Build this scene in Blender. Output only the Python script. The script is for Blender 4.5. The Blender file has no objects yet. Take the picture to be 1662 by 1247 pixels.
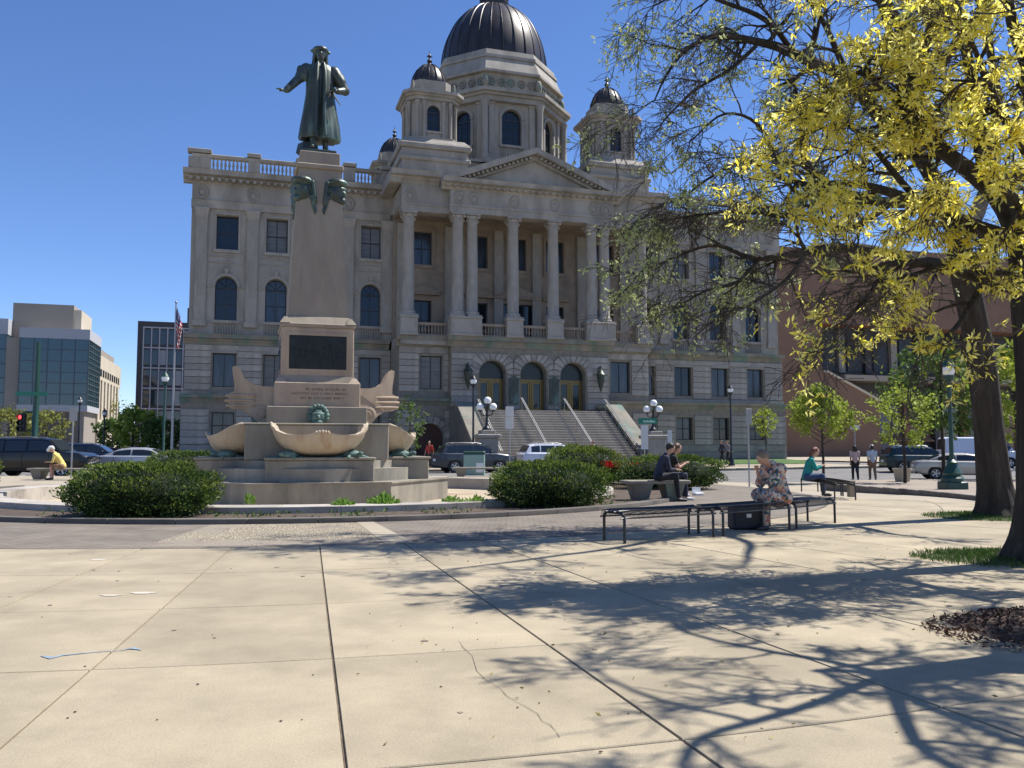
import bpy, math, random
import numpy as np
from mathutils import Vector, Matrix, noise as mnoise
R = math.radians
PI = math.pi
sc = bpy.context.scene
col = sc.collection
rnd = random.Random(7)

# ------------------------------------------------------------------ camera, world, sun
EYE = 1.35
PITCH = math.atan((726 - 623.5) / 1390.0)
cam_d = bpy.data.cameras.new('camera')
cam = bpy.data.objects.new('camera', cam_d)
col.objects.link(cam)
cam.location = (0, 0, EYE)
cam.rotation_euler = (PI / 2 + PITCH, 0, 0)
cam_d.sensor_width = 36.0
cam_d.lens = 1390 / 1662 * 36.0
cam_d.clip_start = 0.1
cam_d.clip_end = 3000
sc.camera = cam

SUN_AZ = R(24)      # from +X towards +Y
SUN_EL = R(57)
world = bpy.data.worlds.new('World')
sc.world = world
world.use_nodes = True
wn = world.node_tree
bg = wn.nodes['Background']
sky = wn.nodes.new('ShaderNodeTexSky')
sky.sky_type = 'NISHITA'
sky.sun_disc = False
sky.sun_elevation = SUN_EL
sky.sun_rotation = PI / 2 - SUN_AZ
sky.air_density = 1.1
sky.dust_density = 0.0
sky.ozone_density = 3.6
sky.altitude = 3000
hs = wn.nodes.new('ShaderNodeHueSaturation'); hs.inputs['Saturation'].default_value = 1.1
wb_ = wn.nodes.new('ShaderNodeMix'); wb_.data_type = 'RGBA'; wb_.blend_type = 'MULTIPLY'; wb_.inputs[0].default_value = 1
wb_.inputs[7].default_value = (1.06, 1.03, 1.16, 1)      # the camera's white balance, the same over the whole sky
wn.links.new(sky.outputs[0], hs.inputs['Color']); wn.links.new(hs.outputs[0], wb_.inputs[6]); wn.links.new(wb_.outputs[2], bg.inputs[0])
bg.inputs[1].default_value = 0.106
sun_d = bpy.data.lights.new('sun', 'SUN')
sun_d.energy = 5.0
sun_d.angle = R(0.45)
sun_d.color = (1.0, 0.965, 0.90)
sun = bpy.data.objects.new('sun', sun_d)
col.objects.link(sun)
sdir = Vector((math.cos(SUN_EL) * math.cos(SUN_AZ), math.cos(SUN_EL) * math.sin(SUN_AZ), math.sin(SUN_EL)))
sun.rotation_euler = sdir.to_track_quat('Z', 'Y').to_euler()
sun.location = (20, 10, 40)
sc.view_settings.view_transform = 'Standard'
sc.view_settings.look = 'None'
sc.view_settings.gamma = 1
sc.view_settings.exposure = 0.55
sc.view_settings.use_curve_mapping = False

# ------------------------------------------------------------------ measuring: a pixel of the photograph at a depth -> world point
def at(u, v, Y):
    x = (u - 831) / 1390; y = -(v - 623.5) / 1390
    cp, sp = math.cos(PITCH), math.sin(PITCH)
    d = (x, cp - y * sp, sp + y * cp)
    t = Y / d[1]
    return Vector((d[0] * t, Y, EYE + d[2] * t))

def smooth01(a, b, t):
    t = max(0.0, min(1.0, (t - a) / (b - a)))
    return t * t * (3 - 2 * t)

def gz(X, Y):       # the ground dips gently towards the right-hand street and rises again to the courthouse
    return -0.30 * smooth01(4, 11, X) * smooth01(22, 34, Y) * (1 - smooth01(50, 62, Y))

# ------------------------------------------------------------------ materials
MATS = {}
def mat(name, color, rough=0.8, metal=0.0, var=0.0, scale=1.0, stretch=None, bump=0.0, bscale=None, color2=None,
        c2scale=None, c2lo=0.45, c2hi=0.65, rand=0.0, emit=None, spec=0.5, coat=0.0, transl=0.0, fine=0.0, brick=None, dist=0.01):
    m = bpy.data.materials.new(name); m.use_nodes = True
    nt = m.node_tree; N = nt.nodes; L = nt.links
    b = N['Principled BSDF']
    b.inputs['Roughness'].default_value = rough
    b.inputs['Metallic'].default_value = metal
    b.inputs['Specular IOR Level'].default_value = spec
    if coat: b.inputs['Coat Weight'].default_value = coat; b.inputs['Coat Roughness'].default_value = 0.08
    rgb = N.new('ShaderNodeRGB'); rgb.outputs[0].default_value = (*color, 1)
    cur = rgb.outputs[0]
    tc = N.new('ShaderNodeTexCoord'); mp = N.new('ShaderNodeMapping')
    L.new(tc.outputs['Object'], mp.inputs[0])
    if stretch: mp.inputs['Scale'].default_value = stretch
    def noise(sc_, det=5, rough_=0.6, raw=False):
        n = N.new('ShaderNodeTexNoise'); n.inputs['Scale'].default_value = sc_; n.inputs['Detail'].default_value = det
        n.inputs['Roughness'].default_value = rough_
        L.new((tc.outputs['Object'] if raw else mp.outputs[0]), n.inputs['Vector'])
        return n.outputs['Fac']
    def ramp(inp, lo, hi, a=0.0, c=1.0):
        r = N.new('ShaderNodeMapRange'); r.inputs[1].default_value = lo; r.inputs[2].default_value = hi
        r.inputs[3].default_value = a; r.inputs[4].default_value = c; L.new(inp, r.inputs[0]); return r.outputs[0]
    def mix(fac, a, c, typ='MIX'):
        x = N.new('ShaderNodeMix'); x.data_type = 'RGBA'; x.blend_type = typ
        if isinstance(fac, float): x.inputs[0].default_value = fac
        else: L.new(fac, x.inputs[0])
        for i, s in ((6, a), (7, c)):
            if isinstance(s, tuple): x.inputs[i].default_value = (*s, 1)
            else: L.new(s, x.inputs[i])
        return x.outputs[2]
    if brick:
        bt = N.new('ShaderNodeTexBrick'); L.new(tc.outputs['Object'], bt.inputs['Vector'])
        c1, c2, mo, bs, bw, rh = brick
        if len(c1) == 3: pass
        bt.inputs['Color1'].default_value = (*c1, 1); bt.inputs['Color2'].default_value = (*c2, 1); bt.inputs['Mortar'].default_value = (*mo, 1)
        bt.inputs['Scale'].default_value = bs; bt.inputs['Brick Width'].default_value = bw; bt.inputs['Row Height'].default_value = rh
        bt.inputs['Mortar Size'].default_value = 0.012
        cur = bt.outputs['Color']
    if color2 is not None:
        cur = mix(ramp(noise(c2scale or scale * 0.6, 6, 0.65), c2lo, c2hi), cur, color2)
    if var:
        f = ramp(noise(scale), 0.3, 0.7, 1 - var, 1 + var)
        cv = N.new('ShaderNodeCombineColor'); [L.new(f, cv.inputs[i]) for i in range(3)]
        cur = mix(1.0, cur, cv.outputs[0], 'MULTIPLY')
    if fine:
        f = ramp(noise(90, 3, 0.7, True), 0.3, 0.7, 1 - fine, 1 + fine)
        cv = N.new('ShaderNodeCombineColor'); [L.new(f, cv.inputs[i]) for i in range(3)]
        cur = mix(1.0, cur, cv.outputs[0], 'MULTIPLY')
    if rand:
        oi = N.new('ShaderNodeObjectInfo'); f = ramp(oi.outputs['Random'], 0, 1, 1 - rand, 1 + rand)
        cv = N.new('ShaderNodeCombineColor'); [L.new(f, cv.inputs[i]) for i in range(3)]
        cur = mix(1.0, cur, cv.outputs[0], 'MULTIPLY')
    L.new(cur, b.inputs['Base Color'])
    if bump:
        bn = N.new('ShaderNodeBump'); bn.inputs['Strength'].default_value = bump; bn.inputs['Distance'].default_value = dist
        L.new(noise(bscale or scale * 6, 6, 0.65), bn.inputs['Height']); L.new(bn.outputs[0], b.inputs['Normal'])
    if emit:
        b.inputs['Emission Color'].default_value = (*emit[0], 1); b.inputs['Emission Strength'].default_value = emit[1]
    if transl:
        out = N['Material Output']; tr = N.new('ShaderNodeBsdfTranslucent'); L.new(cur, tr.inputs[0])
        ms = N.new('ShaderNodeMixShader'); ms.inputs[0].default_value = transl
        L.new(b.outputs[0], ms.inputs[1]); L.new(tr.outputs[0], ms.inputs[2]); L.new(ms.outputs[0], out.inputs[0])
    MATS[name] = m
    return m

def leafmat(name, c1, c2, transl=0.35, rough=0.6):
    m = bpy.data.materials.new(name); m.use_nodes = True
    nt = m.node_tree; N = nt.nodes; L = nt.links; b = N['Principled BSDF']
    b.inputs['Roughness'].default_value = rough; b.inputs['Specular IOR Level'].default_value = 0.3
    g = N.new('ShaderNodeNewGeometry'); mx = N.new('ShaderNodeMix'); mx.data_type = 'RGBA'
    L.new(g.outputs['Random Per Island'], mx.inputs[0])
    mx.inputs[6].default_value = (*c1, 1); mx.inputs[7].default_value = (*c2, 1)
    L.new(mx.outputs[2], b.inputs['Base Color'])
    tr = N.new('ShaderNodeBsdfTranslucent'); L.new(mx.outputs[2], tr.inputs[0])
    ms = N.new('ShaderNodeMixShader'); ms.inputs[0].default_value = transl
    L.new(b.outputs[0], ms.inputs[1]); L.new(tr.outputs[0], ms.inputs[2]); L.new(ms.outputs[0], N['Material Output'].inputs[0])
    return m

# ------------------------------------------------------------------ mesh builder
class MB:
    def __init__(s): s.v = []; s.f = []; s.mi = []; s.cur = 0
    def add(s, vs, fs):
        o = len(s.v); s.v.extend([tuple(p) for p in vs]); s.f.extend([tuple(i + o for i in f) for f in fs]); s.mi.extend([s.cur] * len(fs)); return s
    def box(s, x0, x1, y0, y1, z0, z1, M=None):
        vs = [Vector((x, y, z)) for z in (z0, z1) for (x, y) in ((x0, y0), (x1, y0), (x1, y1), (x0, y1))]
        if M: vs = [M @ p for p in vs]
        return s.add(vs, [(3, 2, 1, 0), (4, 5, 6, 7), (0, 1, 5, 4), (1, 2, 6, 5), (2, 3, 7, 6), (3, 0, 4, 7)])
    def cbox(s, x0, x1, y0, y1, z0, z1, c=0.02, M=None):     # box with a chamfered top edge and corners
        def ring(e, z, k):
            return [Vector(p) for p in ((x0 + e + k, y0 + e, z), (x1 - e - k, y0 + e, z), (x1 - e, y0 + e + k, z), (x1 - e, y1 - e - k, z), (x1 - e - k, y1 - e, z), (x0 + e + k, y1 - e, z), (x0 + e, y1 - e - k, z), (x0 + e, y0 + e + k, z))]
        rs = [ring(c, z0, c * .6), ring(0, z0 + c, c), ring(0, z1 - c, c), ring(c, z1, c * .6)]
        vs = [p for r in rs for p in r]
        if M: vs = [M @ p for p in vs]
        fs = [tuple(reversed(range(8))), tuple(range(24, 32))]
        for k in range(3):
            for i in range(8):
                j = (i + 1) % 8; fs.append((k * 8 + i, k * 8 + j, k * 8 + 8 + j, k * 8 + 8 + i))
        return s.add(vs, fs)
    def taper(s, b, t, z0, z1, M=None):    # b,t = (x0,x1,y0,y1)
        vs = [Vector((x, y, z0)) for x, y in ((b[0], b[2]), (b[1], b[2]), (b[1], b[3]), (b[0], b[3]))] + [Vector((x, y, z1)) for x, y in ((t[0], t[2]), (t[1], t[2]), (t[1], t[3]), (t[0], t[3]))]
        if M: vs = [M @ p for p in vs]
        return s.add(vs, [(3, 2, 1, 0), (4, 5, 6, 7), (0, 1, 5, 4), (1, 2, 6, 5), (2, 3, 7, 6), (3, 0, 4, 7)])
    def prism(s, poly, a0, a1, axis='z', M=None):   # poly of 2D points; axis 'z': (x,y); 'x': (y,z); 'y': (x,z)
        n = len(poly)
        def mk(p, a): return {'z': (p[0], p[1], a), 'x': (a, p[0], p[1]), 'y': (p[0], a, p[1])}[axis]
        vs = [Vector(mk(p, a0)) for p in poly] + [Vector(mk(p, a1)) for p in poly]
        if M: vs = [M @ p for p in vs]
        fs = [tuple(reversed(range(n))), tuple(range(n, 2 * n))] + [(i, (i + 1) % n, n + (i + 1) % n, n + i) for i in range(n)]
        if axis == 'y': fs = [tuple(reversed(f)) for f in fs]
        return s.add(vs, fs)
    def lathe(s, prof, n=16, c=(0, 0, 0), M=None, sx=1, sy=1, a0=0.0):   # prof [(r,z)]
        vs = []
        for r, z in prof:
            for i in range(n):
                a = a0 + 2 * PI * i / n
                vs.append(Vector((c[0] + r * math.cos(a) * sx, c[1] + r * math.sin(a) * sy, c[2] + z)))
        if M: vs = [M @ p for p in vs]
        fs = []
        for k in range(len(prof) - 1):
            for i in range(n):
                j = (i + 1) % n; fs.append((k * n + i, k * n + j, (k + 1) * n + j, (k + 1) * n + i))
        fs.append(tuple(reversed(range(n)))); fs.append(tuple(range((len(prof) - 1) * n, len(prof) * n)))
        return s.add(vs, fs)
    def tube(s, pts, rad, n=8, cap=True):
        pts = [Vector(p) for p in pts]; m = len(pts)
        if not isinstance(rad, (list, tuple)): rad = [rad] * m
        vs = []; up = None
        for i, p in enumerate(pts):
            d = (pts[min(i + 1, m - 1)] - pts[max(i - 1, 0)])
            if d.length < 1e-9: d = Vector((0, 0, 1))
            d.normalize()
            if up is None:
                up = Vector((0, 0, 1)) if abs(d.z) < 0.9 else Vector((1, 0, 0))
            a = d.cross(up)
            if a.length < 1e-4: a = d.cross(Vector((0, 1, 0.1)))
            a.normalize(); b = a.cross(d); up = b
            for k in range(n):
                t = 2 * PI * k / n
                vs.append(p + (a * math.cos(t) + b * math.sin(t)) * rad[i])
        fs = [(i * n + k, (i + 1) * n + k, (i + 1) * n + (k + 1) % n, i * n + (k + 1) % n) for i in range(m - 1) for k in range(n)]
        if cap: fs += [tuple(range(n)), tuple(reversed(range((m - 1) * n, m * n)))]
        return s.add(vs, fs)
    def ball(s, c, r, n=10, m=7, M=None):
        if not isinstance(r, (tuple, list)): r = (r, r, r)
        vs = [Vector((0, 0, -1))]
        for j in range(1, m):
            th = PI * j / m
            for i in range(n):
                a = 2 * PI * i / n; vs.append(Vector((math.sin(th) * math.cos(a), math.sin(th) * math.sin(a), -math.cos(th))))
        vs.append(Vector((0, 0, 1)))
        vs = [Vector((p.x * r[0], p.y * r[1], p.z * r[2])) for p in vs]
        if M: vs = [M @ p for p in vs]
        vs = [p + Vector(c) for p in vs]
        fs = [(0, 1 + (i + 1) % n, 1 + i) for i in range(n)]
        for j in range(m - 2):
            for i in range(n):
                a = 1 + j * n + i; b = 1 + j * n + (i + 1) % n; fs.append((a, b, b + n, a + n))
        e = len(vs) - 1; o = 1 + (m - 2) * n
        fs += [(e, o + i, o + (i + 1) % n) for i in range(n)]
        return s.add(vs, fs)
    def mesh(s, name, mats, smooth=None):
        me = bpy.data.meshes.new(name); me.from_pydata(s.v, [], s.f)
        if not isinstance(mats, (list, tuple)): mats = [mats]
        for m in mats: me.materials.append(m)
        if len(mats) > 1: me.polygons.foreach_set('material_index', s.mi)
        if smooth is not None:
            me.polygons.foreach_set('use_smooth', [True] * len(me.polygons))
            if smooth < 179: me.set_sharp_from_angle(angle=R(smooth))
        me.update()
        return me
    def build(s, name, mats, parent=None, smooth=None, loc=None, rz=0.0, **kw):
        return link(s.mesh(name, mats, smooth), name, parent, loc, rz, **kw)

def link(me, name, parent=None, loc=None, rz=0.0, label=None, cat=None, group=None, kind=None, scale=None, rot=None):
    o = bpy.data.objects.new(name, me); col.objects.link(o)
    if parent: o.parent = parent
    if loc is not None: o.location = loc
    o.rotation_euler = rot if rot is not None else (0, 0, rz)
    if scale is not None: o.scale = scale
    tag(o, label, cat, group, kind)
    return o
def tag(o, label=None, cat=None, group=None, kind=None):
    if label: o['label'] = label
    if cat: o['category'] = cat
    if group: o['group'] = group
    if kind: o['kind'] = kind
    return o
def empty(name, loc, rz=0.0, label=None, cat=None, group=None, kind=None):
    o = bpy.data.objects.new(name, None); col.objects.link(o); o.location = loc; o.rotation_euler = (0, 0, rz)
    o.empty_display_size = 0.2
    return tag(o, label, cat, group, kind)
def copy_tree(o, parent=None):
    c = o.copy(); col.objects.link(c)
    if parent: c.parent = parent
    for ch in list(o.children): copy_tree(ch, c)
    return c
def quads(name, P, mats, parent=None, **kw):     # P (N,4,3) numpy -> mesh of separate quads
    n = len(P); me = bpy.data.meshes.new(name)
    me.vertices.add(n * 4); me.vertices.foreach_set('co', P.astype(np.float32).ravel())
    me.loops.add(n * 4); me.loops.foreach_set('vertex_index', np.arange(n * 4, dtype=np.int32))
    me.polygons.add(n); me.polygons.foreach_set('loop_start', np.arange(0, n * 4, 4, dtype=np.int32))
    me.polygons.foreach_set('loop_total', np.full(n, 4, dtype=np.int32))
    me.materials.append(mats); me.update(calc_edges=True); me.validate()
    return link(me, name, parent, **kw)
nrg = np.random.default_rng(5)
def leaf_quads(C, size, aspect=0.5, D=None, spread=1.0, var=0.35):
    """pointed leaves at centres C (N,3); D preferred direction (N,3)"""
    n = len(C)
    d = nrg.normal(size=(n, 3))
    if D is not None: d = D + d * spread
    d /= np.linalg.norm(d, axis=1)[:, None] + 1e-9
    q = nrg.normal(size=(n, 3)); w = np.cross(d, q); w /= np.linalg.norm(w, axis=1)[:, None] + 1e-9
    s = (size * (1 + var * nrg.normal(size=n))).clip(size * .4, size * 2)[:, None]
    return np.stack([C - d * s * .5, C + w * s * aspect * .5, C + d * s * .5, C - w * s * aspect * .5], axis=1)

# ------------------------------------------------------------------ palette
stone = mat('limestone', (0.32, 0.29, 0.245), 0.85, var=0.24, scale=0.55, stretch=(1, 1, 0.35), bump=0.25, bscale=6, color2=(0.19, 0.17, 0.14), c2scale=0.8, c2lo=0.46, c2hi=0.76, fine=0.1)
stone_b = mat('rusticated_stone', (0.315, 0.288, 0.248), 0.9, var=0.24, scale=1.2, bump=0.35, bscale=9, color2=(0.2, 0.18, 0.145), c2scale=0.8, c2lo=0.5, c2hi=0.8, rand=0.16, fine=0.1)
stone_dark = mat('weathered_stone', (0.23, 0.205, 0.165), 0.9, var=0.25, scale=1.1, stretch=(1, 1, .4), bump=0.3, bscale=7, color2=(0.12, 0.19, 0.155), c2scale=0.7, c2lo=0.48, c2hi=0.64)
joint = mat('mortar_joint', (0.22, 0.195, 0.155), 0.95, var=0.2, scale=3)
glass_dk = mat('dark_window_glass', (0.012, 0.016, 0.022), 0.08, spec=0.55, var=0.5, scale=0.9)
glass_cur = mat('curtained_glass', (0.035, 0.045, 0.06), 0.12, spec=0.6, var=0.6, scale=1.6, stretch=(3, 1, .3))
glass_bl = mat('window_blind', (0.13, 0.125, 0.115), 0.3, spec=0.5, var=0.3, scale=2, stretch=(.3, 1, 3))
frame_m = mat('window_frame_paint', (0.022, 0.026, 0.03), 0.5)
metal_roof = mat('dome_metal', (0.055, 0.048, 0.046), 0.38, metal=0.55, var=0.35, scale=1.5, stretch=(1, 1, .2), bump=0.1, bscale=8)
copper = mat('verdigris', (0.09, 0.15, 0.125), 0.7, var=0.4, scale=3, color2=(0.17, 0.27, 0.22), c2scale=4, c2lo=0.5, c2hi=0.7, bump=0.2)
bronze = mat('dark_bronze', (0.060, 0.072, 0.058), 0.45, metal=0.45, var=0.35, scale=3, stretch=(1, 1, .3), color2=(0.14, 0.22, 0.18), c2scale=2.2, c2lo=0.5, c2hi=0.76, bump=0.15, bscale=14)
brass = mat('brass', (0.22, 0.15, 0.055), 0.4, metal=0.7, var=0.2, scale=4)
granite = mat('monument_granite', (0.30, 0.25, 0.185), 0.85, var=0.18, scale=1.5, stretch=(1, 1, .25), bump=0.2, bscale=25, color2=(0.23, 0.18, 0.15), c2scale=1.4, c2lo=.5, c2hi=.75, fine=0.12)
granite_p = mat('pink_granite', (0.39, 0.30, 0.215), 0.85, var=0.2, scale=1.5, stretch=(1, 1, .3), bump=0.2, bscale=25, color2=(0.26, 0.2, 0.165), c2scale=1.3, c2lo=.5, c2hi=.78, fine=0.12)
granite_o = mat('stained_basin_stone', (0.47, 0.385, 0.275), 0.75, var=0.12, scale=2, stretch=(1.5, 1.5, .2), bump=0.2, bscale=20, color2=(0.36, 0.23, 0.13), c2scale=2.5, c2lo=.5, c2hi=.72, fine=0.1)
granite_g = mat('grey_granite', (0.28, 0.25, 0.195), 0.85, var=0.28, scale=1.3, stretch=(1, 1, .3), bump=0.25, bscale=22, color2=(0.16, 0.15, 0.13), c2scale=1.1, c2lo=.48, c2hi=.75, fine=0.14)
concrete = mat('plaza_concrete', (0.352, 0.293, 0.200), 0.92, var=0.18, scale=1.1, bump=0.2, bscale=60, dist=.005, color2=(0.268, 0.224, 0.153), c2scale=0.9, c2lo=.46, c2hi=.72, rand=0.085, fine=0.17)
concrete_w = mat('pale_concrete', (0.36, 0.305, 0.225), 0.92, var=0.12, scale=.6, bump=0.1, bscale=30, color2=(0.28, 0.24, 0.18), c2scale=.5, c2lo=.5, c2hi=.7, fine=0.06)
concrete_j = mat('joint_dirt', (0.11, 0.085, 0.058), 0.95, var=0.4, scale=9)
asphalt = mat('asphalt', (0.17, 0.16, 0.15), 0.95, var=0.15, scale=.4, bump=0.2, bscale=40, fine=0.15)
soil = mat('bed_soil', (0.085, 0.06, 0.042), 0.95, var=0.4, scale=3, bump=0.6, bscale=25, dist=.03)
paver = mat('brown_pavers', (0.2, 0.16, 0.14), 0.9, var=0.22, scale=1.2, bump=0.2, brick=((0.17, 0.14, 0.11), (0.215, 0.18, 0.145), (0.13, 0.11, 0.085), 1.0, 0.2, 0.1))
paver_p = mat('pink_pavers', (0.3, 0.22, 0.18), 0.9, var=0.12, scale=.8, bump=0.1, brick=((0.27, 0.215, 0.165), (0.32, 0.26, 0.2), (0.24, 0.2, 0.155), 1.0, 0.2, 0.1))
black_m = mat('black_painted_steel', (0.02, 0.02, 0.022), 0.4, spec=.5, var=.3, scale=8)
green_m = mat('green_painted_steel', (0.012, 0.055, 0.04), 0.45)
grey_m = mat('galvanised_steel', (0.33, 0.33, 0.33), 0.45, metal=0.6)
white_p = mat('white_paint', (0.75, 0.75, 0.73), 0.5)
globe_m = mat('white_globe_glass', (0.85, 0.85, 0.82), 0.25)
rubber = mat('tyre_rubber', (0.018, 0.018, 0.018), 0.85)
rim_m = mat('alloy_rim', (0.45, 0.45, 0.46), 0.3, metal=0.9)
carglass = mat('car_glass', (0.015, 0.02, 0.024), 0.04, spec=0.8)
red_l = mat('red_lamp_plastic', (0.35, 0.01, 0.01), 0.25)
head_l = mat('headlight_plastic', (0.7, 0.72, 0.75), 0.15)
bark = mat('bark', (0.045, 0.035, 0.027), 0.95, var=0.35, scale=3, stretch=(2.5, 2.5, .35), bump=1.0, bscale=11, dist=.06, color2=(0.08, 0.068, 0.055), c2scale=5, c2lo=.5, c2hi=.7)
twig_m = mat('twig_bark', (0.075, 0.06, 0.048), 0.9, var=0.2, scale=2)
skin1 = mat('skin_light', (0.52, 0.30, 0.21), 0.55)
skin2 = mat('skin_brown', (0.16, 0.085, 0.055), 0.55)
# ================================================================== GROUND, PLAZA, STREETS
CX_, CY_ = -5.9, 26.0           # centre of the round plaza = centre of the monument
def pol(r, phi, z=0.0):         # phi measured at the centre from the direction towards the camera (-Y), to the right
    return (CX_ + r * math.sin(R(phi)), CY_ - r * math.cos(R(phi)), z)

def sheet(name, x0, x1, y0, y1, step, dz, m, frame=None, **kw):
    nx = max(1, int((x1 - x0) / step)); ny = max(1, int((y1 - y0) / step)); b = MB(); vs = []
    for j in range(ny + 1):
        for i in range(nx + 1):
            x = x0 + (x1 - x0) * i / nx; y = y0 + (y1 - y0) * j / ny
            if frame: p = frame @ Vector((x, y, 0))
            else: p = Vector((x, y, 0))
            hole = -.45 if name == 'plaza' and math.hypot(p.x - CX_, p.y - CY_) < 8.9 else 0
            vs.append((p.x, p.y, gz(p.x, p.y) + dz + hole))
    fs = [(j * (nx + 1) + i, j * (nx + 1) + i + 1, (j + 1) * (nx + 1) + i + 1, (j + 1) * (nx + 1) + i) for j in range(ny) for i in range(nx)]
    b.add(vs, fs)
    return b.build(name, m, smooth=180, kind='structure', **kw)
BF = Matrix.Translation((0.175, 67, 0)) @ Matrix.Rotation(R(17.1), 4, 'Z')       # courthouse frame

g_far = mat('far_ground', (0.2, 0.18, 0.15), 0.95, var=0.2, scale=.05)
b = MB(); b.box(-900, 900, -60, 1800, -1.2, -0.62); b.build('ground', g_far, kind='structure')
sheet('plaza', -70, 60, -12, 41, 1.0, -0.022, concrete_w)
sheet('road', -150, 150, -28, -13.2, 1.0, -0.13, asphalt, BF)
sheet('road', 25.5, 36, -13.2, 140, 2.0, -0.131, asphalt, BF)
sheet('road', -150, -29.5, -13.2, 60, 3.0, -0.132, asphalt, BF)
sheet('pavement', -29, 25.2, -13.0, 12, 1.0, -0.01, concrete_w, BF)
sheet('pavement', 36.3, 110, -13.0, 90, 2.0, -0.011, concrete_w, BF)
# kerbs of the street
kb = MB()
for (x0, x1, y) in ((-29, 25.2, -13.15), (36.3, 110, -13.15)):
    n = int((x1 - x0) / 1.5)
    for i in range(n):
        xa = x0 + (x1 - x0) * i / n; xb = x0 + (x1 - x0) * (i + 1) / n - .015
        pa = BF @ Vector(((xa + xb) / 2, y, 0)); z = gz(pa.x, pa.y)
        kb.box(xa, xb, y, y + .18, z - .15, z + .012, BF)
kb.build('kerb', granite_g, kind='structure')

# white stop / parking marks on the street
mk = MB()
for i in range(-9, 12):
    p = BF @ Vector((i * 6.2, -15.8, 0)); z = gz(p.x, p.y) - .125
    mk.box(i * 6.2, i * 6.2 + .1, -15.7, -13.6, z - .002, z + .001, BF)
for i in range(-30, 30):
    p = BF @ Vector((i * 3.0, -20.5, 0)); z = gz(p.x, p.y) - .125
    mk.box(i * 3.0, i * 3.0 + 1.6, -20.56, -20.44, z - .002, z + .001, BF)
mk.build('road_marking', mat('road_paint', (0.62, 0.6, 0.55), 0.8, var=.3, scale=4), kind='structure')

# concrete slabs: rings and rays round the monument, each slab its own piece with an open joint
slabs = empty('paving', (CX_, CY_, 0), kind='structure')
rings = [14.5, 16.88, 18.95, 20.95, 22.92, 24.95, 27.0, 29.2]
STEP = 4.15
def slab(r0, r1, a0, a1, z0, z1, nseg=3, gap=0.009, o0=None, o1=None):
    mb = MB(); ga = math.degrees(gap / r0); ge = math.degrees(gap / r1)
    o0 = a0 if o0 is None else o0; o1 = a1 if o1 is None else o1
    inner = [(( r0 + gap) * math.sin(R(a0 + ga + (a1 - a0 - 2 * ga) * i / nseg)), -(r0 + gap) * math.cos(R(a0 + ga + (a1 - a0 - 2 * ga) * i / nseg))) for i in range(nseg + 1)]
    outer = [(( r1 - gap) * math.sin(R(o0 + ge + (o1 - o0 - 2 * ge) * i / nseg)), -(r1 - gap) * math.cos(R(o0 + ge + (o1 - o0 - 2 * ge) * i / nseg))) for i in range(nseg + 1)]
    poly = outer[::-1] + inner
    # chamfered: bottom, shoulder, top
    cx = sum(p[0] for p in poly) / len(poly); cy = sum(p[1] for p in poly) / len(poly)
    def shrink(d):
        out = []
        for x, y in poly:
            l = math.hypot(x - cx, y - cy); out.append((x - (x - cx) / l * d, y - (y - cy) / l * d))
        return out
    n = len(poly); c = .006
    vs = [(x, y, z0) for x, y in poly] + [(x, y, z1 - c) for x, y in poly] + [(x, y, z1) for x, y in shrink(c)]
    # orientation: make sure it is counter-clockwise
    area = sum(poly[i][0] * poly[(i + 1) % n][1] - poly[(i + 1) % n][0] * poly[i][1] for i in range(n))
    rg = list(range(n)) if area > 0 else list(range(n))[::-1]
    fs = [tuple(2 * n + i for i in rg)]
    for k in (0, 1):
        for q in range(n):
            i, j = rg[q], rg[(q + 1) % n]; fs.append((k * n + i, k * n + j, (k + 1) * n + j, (k + 1) * n + i))
    mb.add(vs, fs); return mb
QX, QY = -8.7, 37.4             # the rays of the joints fan out from here
def ray_ring(th, r):            # angle at the round plaza's centre where the joint of angle th crosses the ring of radius r
    dx, dy = math.sin(R(th)), -math.cos(R(th)); ox, oy = QX - CX_, QY - CY_; b_ = ox * dx + oy * dy; c_ = ox * ox + oy * oy - r * r
    t = -b_ + math.sqrt(b_ * b_ - c_); return math.degrees(math.atan2(ox + dx * t, -(oy + dy * t)))
for k in range(len(rings) - 1):
    for j in range(-5, 15):
        th0, th1 = 13.36 + 2.53 * j, 13.36 + 2.53 * (j + 1)
        a0, a1 = ray_ring(th0, rings[k]), ray_ring(th1, rings[k]); b0, b1 = ray_ring(th0, rings[k + 1]), ray_ring(th1, rings[k + 1])
        x, y, _ = pol((rings[k] + rings[k + 1]) / 2, a0 + 2)
        if y < 1.5 or x > 13: continue
        zt = rnd.uniform(-.0015, .0025)
        wg = .0072
        slab(rings[k], rings[k + 1], a0, a1, -.06, zt, gap=wg, o0=b0, o1=b1).build('concrete_slab', concrete, slabs, smooth=30)
jb = MB()                                                          # the dirt floor of the joints
n = 40
for k in range(n):
    a0 = -14 + 90 * k / n; a1 = -14 + 90 * (k + 1) / n
    p = [pol(14.45, a0), pol(29.3, a0), pol(29.3, a1), pol(14.45, a1)]
    jb.add([(q[0], q[1], -0.012) for q in p], [(0, 1, 2, 3)])
jb.build('joint_bed', concrete_j, kind='structure')

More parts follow.
